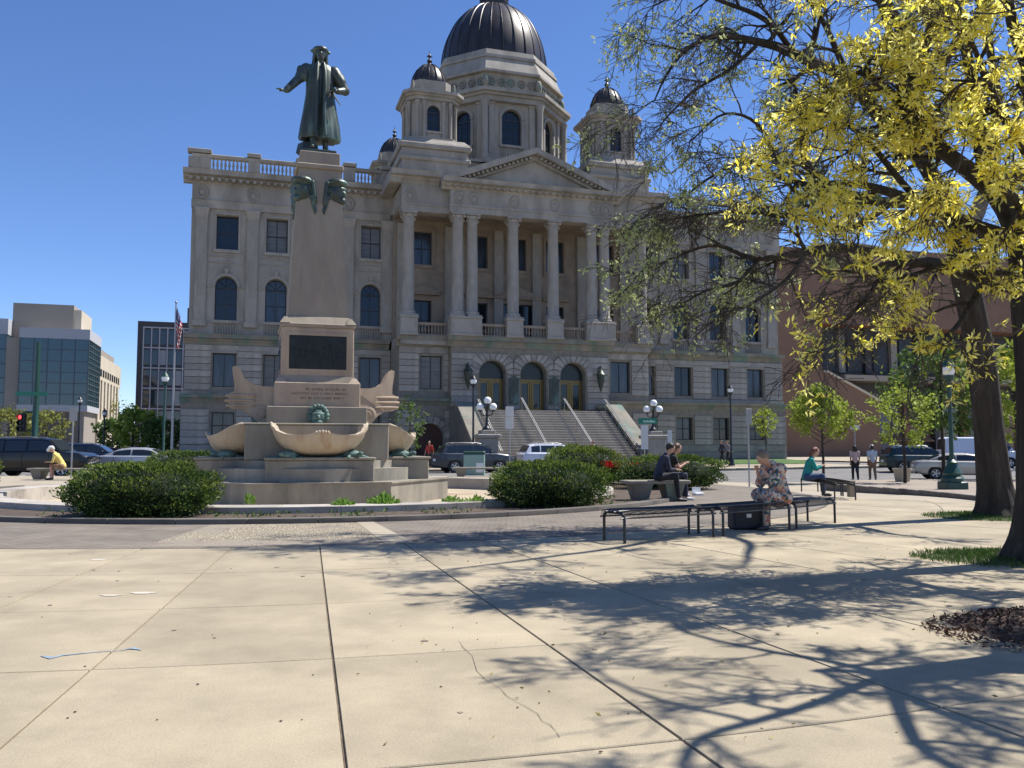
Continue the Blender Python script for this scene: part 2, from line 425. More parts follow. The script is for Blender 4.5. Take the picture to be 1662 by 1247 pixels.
# band between slabs and kerb: pavers, exposed aggregate, a pale wedge
def band(name, a0, a1, r0, r1, z, m, **kw):
    mb = MB(); n = max(2, int((a1 - a0) / 2))
    for k in range(n):
        b0 = a0 + (a1 - a0) * k / n; b1 = a0 + (a1 - a0) * (k + 1) / n
        mb.add([pol(r0, b0, z), pol(r1, b0, z), pol(r1, b1, z), pol(r0, b1, z)], [(0, 1, 2, 3)])
    return mb.build(name, m, kind='structure', **kw)
agg = mat('exposed_aggregate', (0.26, 0.22, 0.165), 0.9, var=0.35, scale=30, bump=0.6, bscale=55, color2=(0.20, 0.155, 0.125), c2scale=1.2, c2lo=.52, c2hi=.62)
band('paver_band', -60, 3.4, 10.85, 14.45, -0.004, paver)
band('aggregate_band', 3.4, 16.6, 10.85, 14.2, -0.004, agg)
band('paver_band', 3.4, 16.6, 14.2, 14.45, -0.004, paver)
band('paver_band', 18.2, 150, 10.85, 14.45, -0.004, paver)
band('concrete_strip', 16.6, 18.2, 10.85, 14.45, 0.0, concrete_w)
n = 9000                                                           # pebbles set in the aggregate
a = nrg.uniform(3.8, 16.5, n); r = nrg.uniform(11.0, 14.15, n)
keep = np.array([mnoise.noise(Vector((math.radians(q) * 13, w, 0)) * 0.9) > -0.35 + (0.5 if q < 6 else 0) for q, w in zip(a, r)])
a = a[keep]; r = r[keep]; n = len(a)
px = CX_ + r * np.sin(np.radians(a)); py = CY_ - r * np.cos(np.radians(a))
s = nrg.uniform(.008, .02, n); th = nrg.uniform(0, PI, n)
base = np.stack([px, py, np.full(n, -.004)], 1)
def off(dx, dy, dz): return base + np.stack([dx * s * np.cos(th) - dy * s * np.sin(th), dx * s * np.sin(th) + dy * s * np.cos(th), dz * s], 1)
A, B_, C_, D_, T = off(1.3, 0, 0), off(0, 1, 0), off(-1.3, 0, 0), off(0, -1, 0), off(0, 0, .8)
q = np.concatenate([np.stack([A, B_, T, T], 1)[:, :3], np.stack([B_, C_, T, T], 1)[:, :3], np.stack([C_, D_, T, T], 1)[:, :3], np.stack([D_, A, T, T], 1)[:, :3]])
me = bpy.data.meshes.new('pebbles'); me.from_pydata(q.reshape(-1, 3).tolist(), [], np.arange(len(q) * 3).reshape(-1, 3).tolist())
me.materials.append(leafmat('pebble_stone', (0.48, 0.42, 0.30), (0.24, 0.19, 0.14), 0.0, .8)); link(me, 'pebbles', kind='stuff', label='pale pebbles set in the ground beside the planting bed kerb')

# planting bed kerb, soil, pool rim and floor
kerb = empty('bed_kerb', (CX_, CY_, 0), kind='structure')
kst = mat('kerb_stone', (0.12, 0.105, 0.09), 0.9, var=.25, scale=2, bump=.3, rand=.15)
for k in range(-16, 30):
    a0 = 6.5 * k; slab(10.55, 10.85, a0, a0 + 6.5, -.05, .085, 3, .006).build('kerbstone', kst, kerb, smooth=30)
band('bed_soil', -110, 205, 8.9, 10.56, 0.03, soil)
cop_m = mat('coping_stone', (0.40, 0.36, 0.31), .85, var=.2, scale=1.3, bump=.25, rand=.12, color2=(.24, .2, .17), c2scale=1.2, c2lo=.52, c2hi=.72)
rim = empty('pool_rim', (CX_, CY_, 0), kind='structure')
for k in range(-25, 20):
    a0 = 8.0 * k
    slab(8.15, 8.9, a0, a0 + 8, -.3, .16, 4, .004).build('coping_stone', cop_m, rim, smooth=30)
band('pool_floor', 0, 360, 0.0, 8.2, -0.25, mat('pool_floor_stone', (0.42, 0.345, 0.235), .9, var=.16, scale=.8, color2=(.33, .2, .13), c2scale=.45, c2lo=.56, c2hi=.68, fine=.06))

# raised brick walk on the right with its kerb
bw = [(12.0, 17.0), (12.05, 21.3), (12.25, 27), (12.5, 31), (12.2, 33.5), (15, 37.5), (24, 39.5), (45, 40), (45, 17)]
mb = MB(); mb.prism([(x, y) for x, y in bw][::-1], -.3, .09); o = mb.build('brick_pavement', paver_p, kind='structure')
for v in o.data.vertices:
    v.co.z += gz(v.co.x, v.co.y) * .55
kk = MB()
for i in range(5):
    (xa, ya), (xb, yb) = bw[i], bw[i + 1]; n = max(1, int(math.hypot(xb - xa, yb - ya) / 1.2))
    for j in range(n):
        p = Vector((xa + (xb - xa) * j / n, ya + (yb - ya) * j / n, 0)); q_ = Vector((xa + (xb - xa) * (j + .985) / n, ya + (yb - ya) * (j + .985) / n, 0))
        d = (q_ - p).normalized(); nn = Vector((-d.y, d.x, 0)) * .15
        z = gz(p.x, p.y) * .55
        vs = [p, q_, q_ + nn, p + nn]
        kk.add([(w.x, w.y, z - .25) for w in vs] + [(w.x, w.y, z + .1) for w in vs], [(0, 1, 5, 4), (1, 2, 6, 5), (2, 3, 7, 6), (3, 0, 4, 7), (4, 5, 6, 7)])
kk.build('kerb', kst, kind='structure')

# chalk mark, crack, small stains and grit on the slabs
chalk = mat('blue_chalk', (0.24, 0.30, 0.35), .95, var=.3, scale=20)
def Gp(u, v): 
    x = (u - 831) / 1390; y = -(v - 623.5) / 1390; dz = math.sin(PITCH) + y * math.cos(PITCH); dy = math.cos(PITCH) - y * math.sin(PITCH)
    t = -EYE / dz; return (x * t, dy * t)
def ribbon(name, pts, w, m, z=.0055, label=None):
    mb = MB(); vs = []
    P = [Gp(*p) for p in pts]
    for i, p in enumerate(P):
        a = P[max(0, i - 1)]; c = P[min(len(P) - 1, i + 1)]; dx, dy = c[0] - a[0], c[1] - a[1]; l = math.hypot(dx, dy) or 1
        ww = w[i] if isinstance(w, list) else w
        vs += [(p[0] - dy / l * ww, p[1] + dx / l * ww, z), (p[0] + dy / l * ww, p[1] - dx / l * ww, z)]
    mb.add(vs, [(2 * i, 2 * i + 1, 2 * i + 3, 2 * i + 2) for i in range(len(P) - 1)])
    return mb.build(name, m, kind='structure', label=label)
ribbon('chalk_mark', [(66, 1066), (84, 1069), (100, 1065), (150, 1060), (200, 1056), (215, 1053), (230, 1056)], [.004, .032, .016, .007, .006, .024, .004], chalk)
cr = [(745, 1040), (752, 1052), (766, 1065), (775, 1090), (790, 1104), (812, 1118), (822, 1130), (838, 1140), (858, 1152), (872, 1160), (880, 1172), (893, 1178), (903, 1190), (910, 1198)]
ribbon('pavement_crack', [(x + rnd.uniform(-2, 2), y) for x, y in cr], [.0006 + .0013 * abs(math.sin(i * 1.3)) for i in range(len(cr))], concrete_j, .0052)
mb = MB()
for u, v, s_ in [(68, 1003, 1), (345, 1032, .8), (321, 1112, 1.4), (375, 924, 1.2), (122, 1157, 1.2), (110, 1167, 1), (456, 1172, 1.2), (490, 1170, .7), (600, 997, 1), (716, 1116, 1.2), (708, 1048, .9), (735, 1020, .8), (840, 1150, 1), (875, 1143, .8), (975, 1222, 1.5), (690, 900, .8), (508, 1097, .9), (138, 1083, 1.3), (1020, 1160, .8), (255, 1170, .8)]:
    x, y = Gp(u, v); mb.ball((x, y, .006), (.0075 * s_, .0055 * s_, .003), 6, 4)
mb.build('grit', mat('grit_brown', (0.09, 0.06, 0.04), .9), kind='stuff', label='small brown crumbs and buds scattered on the pale slabs')
gm = MB()
r8 = random.Random(4)
for k in range(70):
    x, y = r8.uniform(-6, 6), r8.uniform(3.2, 12); rr = r8.uniform(.006, .028)
    gm.prism([(x + rr * math.cos(t) * r8.uniform(.7, 1.2), y + rr * math.sin(t) * r8.uniform(.7, 1.2)) for t in [i * PI / 4 for i in range(8)]], .0028, .0042)
gm.build('gum_spots', mat('old_gum', (.21, .175, .125), .9, var=.4, scale=3), kind='stuff', label='small grey worn spots dotted over the pale slabs')
mb = MB()
for u, v, w, h_ in [(160, 909, .11, .03), (232, 963, .12, .03), (180, 967, .1, .02)]:
    x, y = Gp(u, v); mb.prism([(x + w * math.cos(t) * (1 + .3 * math.sin(3 * t)), y + h_ * 2 * math.sin(t)) for t in [i * PI / 6 for i in range(12)]], .003, .0045)
mb.build('pale_scrape', mat('scraped_concrete', (0.5, 0.45, 0.37), .9), kind='structure')
# ================================================================== COURTHOUSE
CH = empty('courthouse', (0.175, 67, 0), R(17.1), label='grey limestone courthouse with columned portico, ribbed dark dome and corner turrets behind the monument', cat='building')
XW = 24.05
wb = MB(); wb_b = MB(); pilm = MB()
def wall_open(mb, x0, x1, z0, z1, ops, y0, y1):
    """wall from x0..x1, z0..z1, front face y0, back y1, with openings (xa,xb,za,zb,arch radius or 0)"""
    xs = sorted(set([x0, x1] + [o[0] for o in ops] + [o[1] for o in ops]))
    for a, c in zip(xs, xs[1:]):
        here = sorted([o for o in ops if o[0] < (a + c) / 2 < o[1]], key=lambda o: o[2])
        z = z0
        for o in here:
            if o[2] > z + 1e-4: mb.box(a, c, y0, y1, z, o[2])
            z = o[3]
            if o[4]:
                r = (o[1] - o[0]) / 2; cx = (o[0] + o[1]) / 2; zs = o[3] - r; nn = 10
                for sgn in (-1, 1):
                    poly = [(cx + sgn * r * math.cos(t), zs + r * math.sin(t)) for t in [i * PI / 2 / nn for i in range(nn + 1)]] + [(cx + sgn * r, o[3])]
                    for i in range(nn):
                        p, q = poly[i], poly[i + 1]; tz = o[3]
                        pl = [p, (p[0], tz + .0), (q[0], tz + .0), q] if i else [p, (p[0], tz), (q[0], tz), q]
                        if sgn > 0: pl = pl[::-1]
                        mb.prism([(a_, b_) for a_, b_ in pl][::-1], y0, y1, 'y')
        if z < z1 - 1e-4: mb.box(a, c, y0, y1, z, z1)
WX = [21.6, 18.15, 14.7, 11.3]; wings = [-x for x in WX] + WX[::-1]
# window meshes ---------------------------------------------------
def win_rect(w, h, bars=(1, 1), y=0.0, t=.07):
    f = MB()
    f.box(-w / 2, -w / 2 + t, y, y + .09, 0, h); f.box(w / 2 - t, w / 2, y, y + .09, 0, h)
    f.box(-w / 2 + t, w / 2 - t, y + .001, y + .089, 0, t); f.box(-w / 2 + t, w / 2 - t, y + .001, y + .089, h - t, h)
    for i in range(bars[0]): x = -w / 2 + w * (i + 1) / (bars[0] + 1); f.box(x - .03, x + .03, y + .012, y + .08, t, h - t)
    for i in range(bars[1]): z = h * (i + 1) / (bars[1] + 1); f.box(-w / 2 + t, w / 2 - t, y + .006, y + .084, z - .04, z + .04)
    g = MB(); g.box(-w / 2 + .02, w / 2 - .02, y + .05, y + .06, .02, h - .02)
    return f.mesh('window', frame_m), g.mesh('pane', glass_dk)
def win_arch(w, h, y=0.0, t=.07, grid=False):
    f = MB(); r = w / 2; zs = h - r
    f.box(-r, -r + t, y, y + .09, 0, zs); f.box(r - t, r, y, y + .09, 0, zs); f.box(-r + t, r - t, y + .001, y + .089, 0, t)
    nn = 14
    for i in range(nn):
        t0, t1 = PI * i / nn, PI * (i + 1) / nn
        f.prism([(r * math.cos(t0), zs + r * math.sin(t0)), (r * math.cos(t1), zs + r * math.sin(t1)), ((r - t) * math.cos(t1), zs + (r - t) * math.sin(t1)), ((r - t) * math.cos(t0), zs + (r - t) * math.sin(t0))][::-1], y, y + .09, 'y')
    f.box(-r + t, r - t, y - .01, y + .095, zs - .09, zs + .03)
    if grid:
        for x in (-r / 3, r / 3): f.box(x - .03, x + .03, y + .01, y + .08, t, h - .2)
        for z in (zs * .33, zs * .66): f.box(-r + t, r - t, y + .008, y + .082, z - .03, z + .03)
    else:
        f.box(-.03, .03, y + .012, y + .08, t, zs); f.box(-r + t, r - t, y + .006, y + .084, zs * .5 - .035, zs * .5 + .035)
        for q in (45, 90, 135): f.tube([(0, y + .05, zs), (r * math.cos(R(q)), y + .05, zs + r * math.sin(R(q)))], .022, 4)
    g = MB(); g.prism(([(-r + .02, .02), (r - .02, .02)] + [((r - .02) * math.cos(PI * i / 12), zs + (r - .02) * math.sin(PI * i / 12)) for i in range(13)])[::-1], y + .05, y + .06, 'y')
    return f.mesh('window', frame_m), g.mesh('pane', glass_dk)
cur_pool = {}
def place_win(ms, x, y, z, parent=CH, cur=False, rz=0.0):
    o = link(ms[0], 'window', parent, (x, y, z), rz); 
    me = ms[1]
    if rnd.random() < .16 and parent is CH:
        k_ = me.name + '_b'
        if k_ not in cur_pool:
            c = me.copy(); c.materials.clear(); c.materials.append(glass_bl); cur_pool[k_] = c
        me = cur_pool[k_]
    elif cur:
        if me.name not in cur_pool:
            c = me.copy(); c.materials.clear(); c.materials.append(glass_cur); cur_pool[me.name] = c
        me = cur_pool[me.name]
    link(me, 'pane', o); return o
W_top = win_rect(1.5, 2.5, (1, 1)); W_gr = win_rect(1.55, 2.4, (1, 0)); W_bs = win_rect(1.5, 1.85, (1, 1)); W_ar = win_arch(1.5, 3.15)
# wing walls --------------------------------------------------------
for sgn in (-1, 1):
    xs = [x for x in wings if x * sgn > 0]
    xa, xb = (-XW, -9.6) if sgn < 0 else (9.6, XW)
    ops_u = [(x - .75, x + .75, 15.5, 18.0, 0) for x in xs] + [(x - .75, x + .75, 10.4, 13.55, 1) for x in xs]
    wall_open(wb, xa, xb, 9.3, 18.85, ops_u, 0, .6)
    for x in xs:
        place_win(W_top, x, .42, 15.5, cur=rnd.random() < .5)
        place_win(W_ar, x, .42, 10.4, cur=rnd.random() < .5)
        place_win(W_gr, x, .12, 5.6, cur=rnd.random() < .5)
        place_win(W_bs, x, .0, 1.95, cur=rnd.random() < .5)
    ops = [(x - .775, x + .775, 5.6, 8.0, 0) for x in xs]
    wall_open(wb_b, xa - .2 * (sgn < 0), xb + .2 * (sgn > 0), 5.0, 8.6, ops, -.14, .6)
    ops = [(x - .75, x + .75, 1.95, 3.8, 0) for x in xs]
    wall_open(wb_b, xa - .35 * (sgn < 0), xb + .35 * (sgn > 0), -.3, 4.45, ops, -.3, .6)
# side and back walls, flat roof
for sgn in (-1, 1):
    X = sgn * XW
    xi = X - sgn * .6
    wb.box(min(X, xi), max(X, xi), .6, 26, -.3, 20)
wb.box(-XW, XW, 26, 26.6, -.3, 20); wb.box(-XW + .5, XW - .5, .5, 26.2, 19.6, 20.3)
wb.box(-9.9, 9.9, -.6, 0, 18.85, 20.4)
wb.build('wall', stone, CH)
wb_b.build('basement_wall', joint, CH, kind='stuff')

# rusticated courses -------------------------------------------------
ncourse = [0]; shared = {}
def course(x0, x1, y, z, h, depth=.09):
    w = round(x1 - x0, 2); k = (w, round(h, 2), depth)
    if k not in shared:
        c = MB(); c.cbox(0, w, -depth, .05, 0, h - .032, .018); shared[k] = c.mesh('stone_course', stone_b)
    link(shared[k], 'stone_course', CH, (x0, y, z)); ncourse[0] += 1
def pier_rows(segs, y, z0, z1, n):
    h = (z1 - z0) / n
    for k in range(n):
        for a, c in segs: course(a, c, y, z0 + k * h + .025, h)
for sgn in (-1, 1):
    xs = sorted(x for x in wings if x * sgn > 0)
    a0, a1 = (-XW - .18, -9.8) if sgn < 0 else (9.8, XW + .18)
    seg = []; p = a0
    for x in xs: seg.append((p, x - .88)); p = x + .88
    seg.append((p, a1))
    pier_rows(seg, -.14, 5.35, 8.15, 6)
    course(a0, a1, -.14, 8.17, .42)
    e = .16
    seg = [(a - (e if i == 0 and sgn < 0 else 0), c + (e if i == 4 and sgn > 0 else 0)) for i, (a, c) in enumerate(seg)]
    pier_rows(seg, -.3, 1.55, 4.0, 5)
    pier_rows([(seg[0][0], seg[-1][1])], -.32, -.2, 1.5, 3)
# outer bays of the pavilion and its middle --------------------------
pv = MB()
wall_open(pv, -9.75, -6.1, 4.3, 8.6, [(-8.2, -6.6, 5.5, 7.9, 0)], -3.7, .3)
wall_open(pv, 6.1, 9.75, 4.3, 8.6, [(6.6, 8.2, 5.5, 7.9, 0)], -3.7, .3)
wall_open(pv, -9.9, -6.1, -.3, 4.3, [(-8.5, -6.5, -.3, 3.0, 1)], -3.9, .3)
wall_open(pv, 6.1, 9.9, -.3, 4.3, [(6.8, 8.2, .3, 3.0, 0)], -3.9, .3)
arx = [-3.02, .12, 3.24]
wall_open(pv, -6.1, 6.1, 3.9, 8.6, [(x - 1.0, x + 1.0, 3.9, 7.62, 1) for x in arx], -4.4, -3.4)
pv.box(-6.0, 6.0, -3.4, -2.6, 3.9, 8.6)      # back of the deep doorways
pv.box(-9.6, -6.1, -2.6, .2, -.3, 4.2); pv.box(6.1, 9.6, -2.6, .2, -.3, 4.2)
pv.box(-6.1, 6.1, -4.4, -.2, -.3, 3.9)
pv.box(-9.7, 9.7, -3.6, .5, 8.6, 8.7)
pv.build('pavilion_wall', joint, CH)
W_pv = win_rect(1.6, 2.4, (1, 0))
for x in (-7.4, 7.4): place_win(W_pv, x, -3.45, 5.5, cur=True)
bw_ = win_rect(1.4, 2.7, (1, 1)); place_win(bw_, 7.5, -3.6, .3)
for x0, x1 in ((-9.73, -8.32), (-6.48, -6.12), (6.12, 6.48), (8.32, 9.73)):
    pier_rows([(x0, x1)], -3.7, 5.3, 8.05, 6)
for a, c in ((-9.73, -6.12), (6.12, 9.73)): course(a, c, -3.7, 8.07, .5)
for x0, x1 in ((-9.88, -8.6), (-6.4, -6.12), (6.12, 6.7), (8.3, 9.88)): pier_rows([(x0, x1)], -3.9, .1, 3.95, 7)
# middle: courses beside the arches, fan of voussoirs above
for x0, x1 in ((-6.08, -4.12), (4.36, 6.08)): pier_rows([(x0, x1)], -4.4, 4.1, 8.1, 9)
for x0, x1 in ((-1.92, -.98), (1.22, 2.14)): pier_rows([(x0, x1)], -4.4, 4.1, 6.55, 5)
for ax in arx:
    zs = 6.62
    for i in range(11):
        t0 = PI * (i + .06) / 11; t1 = PI * (i + .94) / 11; r0 = 1.08; r1 = 1.62 + .3 * math.sin((t0 + t1) / 2)
        v = MB(); pl = [(r0 * math.cos(t0), r0 * math.sin(t0)), (r1 * math.cos(t0), r1 * math.sin(t0)), (r1 * math.cos(t1), r1 * math.sin(t1)), (r0 * math.cos(t1), r0 * math.sin(t1))]
        pl = [(max(-1.55, min(1.55, p[0])), min(p[1], 1.48)) for p in pl]
        v.prism(pl[::-1], -.12, .04, 'y')
        v.build('voussoir', stone_b, CH, loc=(ax, -4.4, zs))
for ax in (-7.5,):
    for i in range(9):
        t0 = PI * (i + .06) / 9; t1 = PI * (i + .94) / 9
        v = MB(); v.prism([(r_ * math.cos(t), r_ * math.sin(t)) for r_, t in ((1.05, t0), (1.55, t0), (1.55, t1), (1.05, t1))][::-1], -.12, .04, 'y')
        v.build('voussoir', stone_b, CH, loc=(ax, -3.9, 2.0))
    d = MB(); d.box(-1, 1, .35, .4, -.2, 3.0); d.build('side_door', mat('side_door_wood', (.07, .03, .02), .5, var=.3), CH, loc=(ax, -3.9, 0))
# doors in the arches
for ax in arx:
    d = MB(); d.box(-.98, .98, 0, .1, 2.25, 2.4); d.box(-.98, -.86, 0, .1, 0, 2.25); d.box(.86, .98, 0, .1, 0, 2.25); d.box(-.06, .06, .0, .1, 0, 2.25)
    dr = d.build('door', brass, CH, loc=(ax, -3.75, 3.95))
    l = MB()
    for s_ in (-1, 1):
        l.box(s_ * .1 if s_ > 0 else -.84, .84 if s_ > 0 else -.1, .02, .07, .05, .25); l.box(s_ * .1 if s_ > 0 else -.84, .84 if s_ > 0 else -.1, .02, .07, 2.1, 2.22)
        for q in (.1, .72): a_ = s_ * q; l.box(min(a_, a_ + s_ * .12), max(a_, a_ + s_ * .12), .018, .072, .25, 2.1)
    l.build('door_leaf', brass, dr)
    g = MB(); g.box(-.86, .86, .075, .085, 0, 2.25); g.build('pane', glass_dk, dr)
    t = MB(); t.prism(([(-.99, 0), (.99, 0)] + [(.99 * math.cos(PI * i / 14), .3 + .99 * math.sin(PI * i / 14)) for i in range(15)])[::-1], 0, .05, 'y')
    t.build('fanlight', mat('fanlight_glass' , (.012, .022, .022), .3), CH, loc=(ax, -3.72, 6.34))
for ax in (-1.45, 1.68):
    t = MB(); t.box(-.36, .36, -.2, -.1, 0, 1.75); t.box(-.42, .42, -.22, -.1, 1.75, 1.87); t.prism([(-.42, 1.87), (.42, 1.87), (0, 2.1)][::-1], -.2, -.1, 'y')
    t.build('bronze_tablet', bronze, CH, loc=(ax, -4.42, 4.45))
# stair ---------------------------------------------------------------
nst = 22; z0, z1 = -.05, 3.92; y0, y1 = -13.0, -6.6
step_m = mat('stair_stone', (.30, .265, .215), .85, var=.2, scale=1.5, bump=.2, rand=.08)
for i in range(nst):
    ya = y0 + (y1 - y0) * i / nst; za = z0 + (z1 - z0) * (i + 1) / nst
    s_ = MB(); s_.cbox(-4.95, 4.95, 0, (y1 - y0) / nst + .35, -.21, 0, .015); s_.build('step', step_m, CH, loc=(0, ya, za))
s_ = MB(); s_.cbox(-4.9, 4.9, -6.4, -4.3, 3.55, 3.935, .02); s_.build('landing', step_m, CH)
s_ = MB(); s_.prism([(y0 + .2, -.3), (y1, 3.5), (y1 + 2.3, 3.5), (y1 + 2.3, -.3)][::-1], -4.9, 4.9, 'x'); s_.build('stair_core', joint, CH)
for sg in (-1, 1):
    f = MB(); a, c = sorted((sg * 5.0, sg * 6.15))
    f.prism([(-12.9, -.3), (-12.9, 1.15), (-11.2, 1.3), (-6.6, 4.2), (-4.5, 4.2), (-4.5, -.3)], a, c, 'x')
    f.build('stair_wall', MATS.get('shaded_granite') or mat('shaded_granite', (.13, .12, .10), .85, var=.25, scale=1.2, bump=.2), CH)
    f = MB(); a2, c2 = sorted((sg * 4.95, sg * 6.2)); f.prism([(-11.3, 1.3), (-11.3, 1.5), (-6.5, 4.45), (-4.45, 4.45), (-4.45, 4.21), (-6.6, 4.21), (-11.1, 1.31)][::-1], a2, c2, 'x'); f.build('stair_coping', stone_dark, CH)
    f = MB(); f.cbox(-.72, .72, -.72, .72, -.3, .3, .03); f.cbox(-.6, .6, -.6, .6, .3, 1.9, .03); f.cbox(-.74, .74, -.74, .74, 1.9, 2.15, .05)
    f.cbox(-.45, .45, -.45, .45, 2.15, 2.4, .03)
    f.build('stair_pedestal', stone, CH, loc=(sg * 5.7, -12.6, 0))
for x in (-4.75, -1.55, 1.65, 4.8):
    r_ = MB(); zt = lambda y: z0 + (z1 - z0) * (y - y0) / (y1 - y0) + .2
    for dx in (-.05, .05): r_.tube([(x + dx, y0 + .3, zt(y0 + .3) + .75), (x + dx, y1 - .1, zt(y1 - .1) + .75)], .035, 6)
    for k in range(6): y = y0 + .4 + (y1 - y0 - .6) * k / 5; r_.tube([(x, y, zt(y) - .2), (x, y, zt(y) + .75)], .025, 5)
    r_.build('handrail', grey_m, CH, smooth=60)
# string courses and cornices -----------------------------------------
def run(name, prof, spans, m, parent=CH, axis_dir=1):
    for x0, x1 in spans:
        mb = MB(); mb.prism(prof, x0, x1, 'x'); mb.build(name, m, parent)
def prof_c(y, z, out, h):   # moulded cornice profile projecting out from plane y, (y,z) polygon ccw seen from +x
    return [(y + .25, z), (y - .05, z), (y - .12, z + h * .25), (y - out * .45, z + h * .42), (y - out * .5, z + h * .55), (y - out, z + h * .6), (y - out, z + h * .8), (y - out - .07, z + h), (y + .25, z + h)][::-1]
for sgn in (-1, 1):
    a, c = (-XW - .35, -9.8) if sgn < 0 else (9.8, XW + .35)
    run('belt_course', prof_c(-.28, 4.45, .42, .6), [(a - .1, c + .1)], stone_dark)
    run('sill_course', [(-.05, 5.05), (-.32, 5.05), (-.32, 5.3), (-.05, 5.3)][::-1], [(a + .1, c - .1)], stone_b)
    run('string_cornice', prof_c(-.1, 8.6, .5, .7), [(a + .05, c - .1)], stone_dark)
    run('main_cornice', prof_c(-.05, 20.15, .85, .85), [(a - .25, c + .1)], stone)
    run('architrave', [(.1, 18.4), (-.18, 18.4), (-.22, 18.85), (-.28, 18.95), (.1, 18.95)][::-1], [(a + .32, c - .1)], stone)
    run('frieze', [(.1, 18.95), (-.14, 18.95), (-.14, 20.15), (.1, 20.15)][::-1], [(a + .35, c - .1)], stone)
    run('parapet_base', [(.7, 21.0), (-.25, 21.0), (-.25, 21.25), (.7, 21.25)][::-1], [(a + .3, c)], stone)
    run('parapet_rail', [(.15, 22.05), (-.3, 22.05), (-.36, 22.25), (-.2, 22.33), (.15, 22.3)][::-1], [(a + .3, c)], stone)
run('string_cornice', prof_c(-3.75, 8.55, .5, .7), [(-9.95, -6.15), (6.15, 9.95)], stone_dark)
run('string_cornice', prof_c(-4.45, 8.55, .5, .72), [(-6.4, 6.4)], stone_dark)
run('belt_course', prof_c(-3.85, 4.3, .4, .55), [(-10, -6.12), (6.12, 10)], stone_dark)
# brackets under the cornice, joined (a few pixels each)
br = MB(); 
for sgn in (-1, 1):
    for k in range(30):
        x = sgn * (10.2 + k * .48); br.box(x - .1, x + .1, -.72, -.1, 20.28, 20.5)
br.build('cornice_brackets', stone, CH, kind='stuff')
# pilasters
pil_shared = None
PX = [23.35, 19.87, 16.42, 13.0]
pm = MB(); pm.box(-.39, .39, -.2, .02, 10.3, 17.75); pm.box(-.48, .48, -.28, .02, 9.9, 10.3); pm.box(-.44, .44, -.25, .02, 17.62, 17.72)
pm.taper((-.39, .39, -.2, .02), (-.5, .5, -.34, .02), 17.75, 18.25); pm.box(-.54, .54, -.36, .02, 18.25, 18.4)
pmesh = pm.mesh('pilaster', stone)
wr = MB()
nn = 14
for i in range(nn):
    pass
wr.tube([(.36 * math.cos(2 * PI * i / nn), 0, .42 * math.sin(2 * PI * i / nn)) for i in range(nn + 1)], .075, 6)
wr.ball((0, .02, 0), (.2, .1, .22), 8, 5); wr.ball((0, -.01, -.44), (.16, .1, .09), 6, 4)
wreath = wr.mesh('wreath', stone, 60)
for sgn in (-1, 1):
    for x in PX:
        link(pmesh, 'pilaster', CH, (sgn * x, 0, 0)); link(wreath, 'wreath', CH, (sgn * x, -.17, 19.55))
    link(pmesh, 'pilaster', CH, (sgn * 10.1, -.02, 0))
# aprons with little balusters below the arched windows, panels between floors
balus = MB()
for k in range(9): x = -.72 + k * .18; balus.lathe([(.05, 0), (.03, .12), (.065, .3), (.035, .6), (.05, .7)], 6, (x, 0, 0))
bal_m = balus.mesh('baluster_row', stone, 60)
for x in wings:
    link(bal_m, 'baluster_row', CH, (x, -.06, 9.45))
    s_ = MB(); s_.box(-.95, .95, -.2, .02, 10.17, 10.36); s_.build('window_sill', stone, CH, loc=(x, 0, 0))
    s_ = MB(); s_.box(-.95, .95, -.16, .02, 15.25, 15.48); s_.box(-.9, .9, -.1, .02, 18.03, 18.14)
    for sg in (-1, 1): s_.box(sg * .77 if sg > 0 else -.9, .9 if sg > 0 else -.77, -.07, .02, 15.48, 18.03)
    s_.build('window_surround', stone, CH, loc=(x, 0, 0))
    s_ = MB()
    for i in range(12):
        t0, t1 = PI * i / 12, PI * (i + 1) / 12
        s_.prism([(.78 * math.cos(t0), .78 * math.sin(t0)), (.78 * math.cos(t1), .78 * math.sin(t1)), (.98 * math.cos(t1), .98 * math.sin(t1)), (.98 * math.cos(t0), .98 * math.sin(t0))], -.1, .02, 'y')
    s_.box(-1.3, -.98, -.08, .02, -.12, .03); s_.box(.98, 1.3, -.08, .02, -.12, .03); s_.prism([(-.1, .98), (.1, .98), (.16, 1.3), (-.16, 1.3)], -.16, .02, 'y')
    s_.build('arch_moulding', stone, CH, loc=(x, 0, 12.8))
    s_ = MB(); s_.box(-1.2, 1.2, -.06, .02, 14.5, 14.58)
    s_.box(-1.2, 1.2, -.06, .02, 14.95, 15.03); s_.build('panel_moulding', stone, CH, loc=(x, 0, 0))
    lin = MB(); lin.box(-.87, .87, -.2, .0, 0, .24); lin.build('lintel', stone_b, CH, loc=(x, -.06, 8.0 - .0))
# roof balustrade: piers and balusters
for sgn in (-1, 1):
    for x in (23.6, 19.87, 16.42, 13.0, 10.2):
        p = MB(); w = .75 if x > 23 else .42; p.cbox(-w, w, -.3, .3, 21.25, 22.06, .02); p.cbox(-w - .07, w + .07, -.44, .36, 22.34, 22.62, .04); p.build('parapet_pier', stone, CH, loc=(sgn * x, 0, 0))
    bb = MB()
    edges = [(22.8, 20.35), (19.4, 16.9), (15.95, 13.5), (12.5, 10.65)]
    for a, c in edges:
        n = int((a - c) / .26)
        for k in range(n): bb.lathe([(.07, 21.25), (.05, 21.38), (.09, 21.6), (.045, 21.9), (.07, 22.05)], 6, (sgn * (c + (a - c) * (k + .5) / n), -.1, 0))
    bb.build('balusters', stone, CH, kind='stuff', smooth=60)
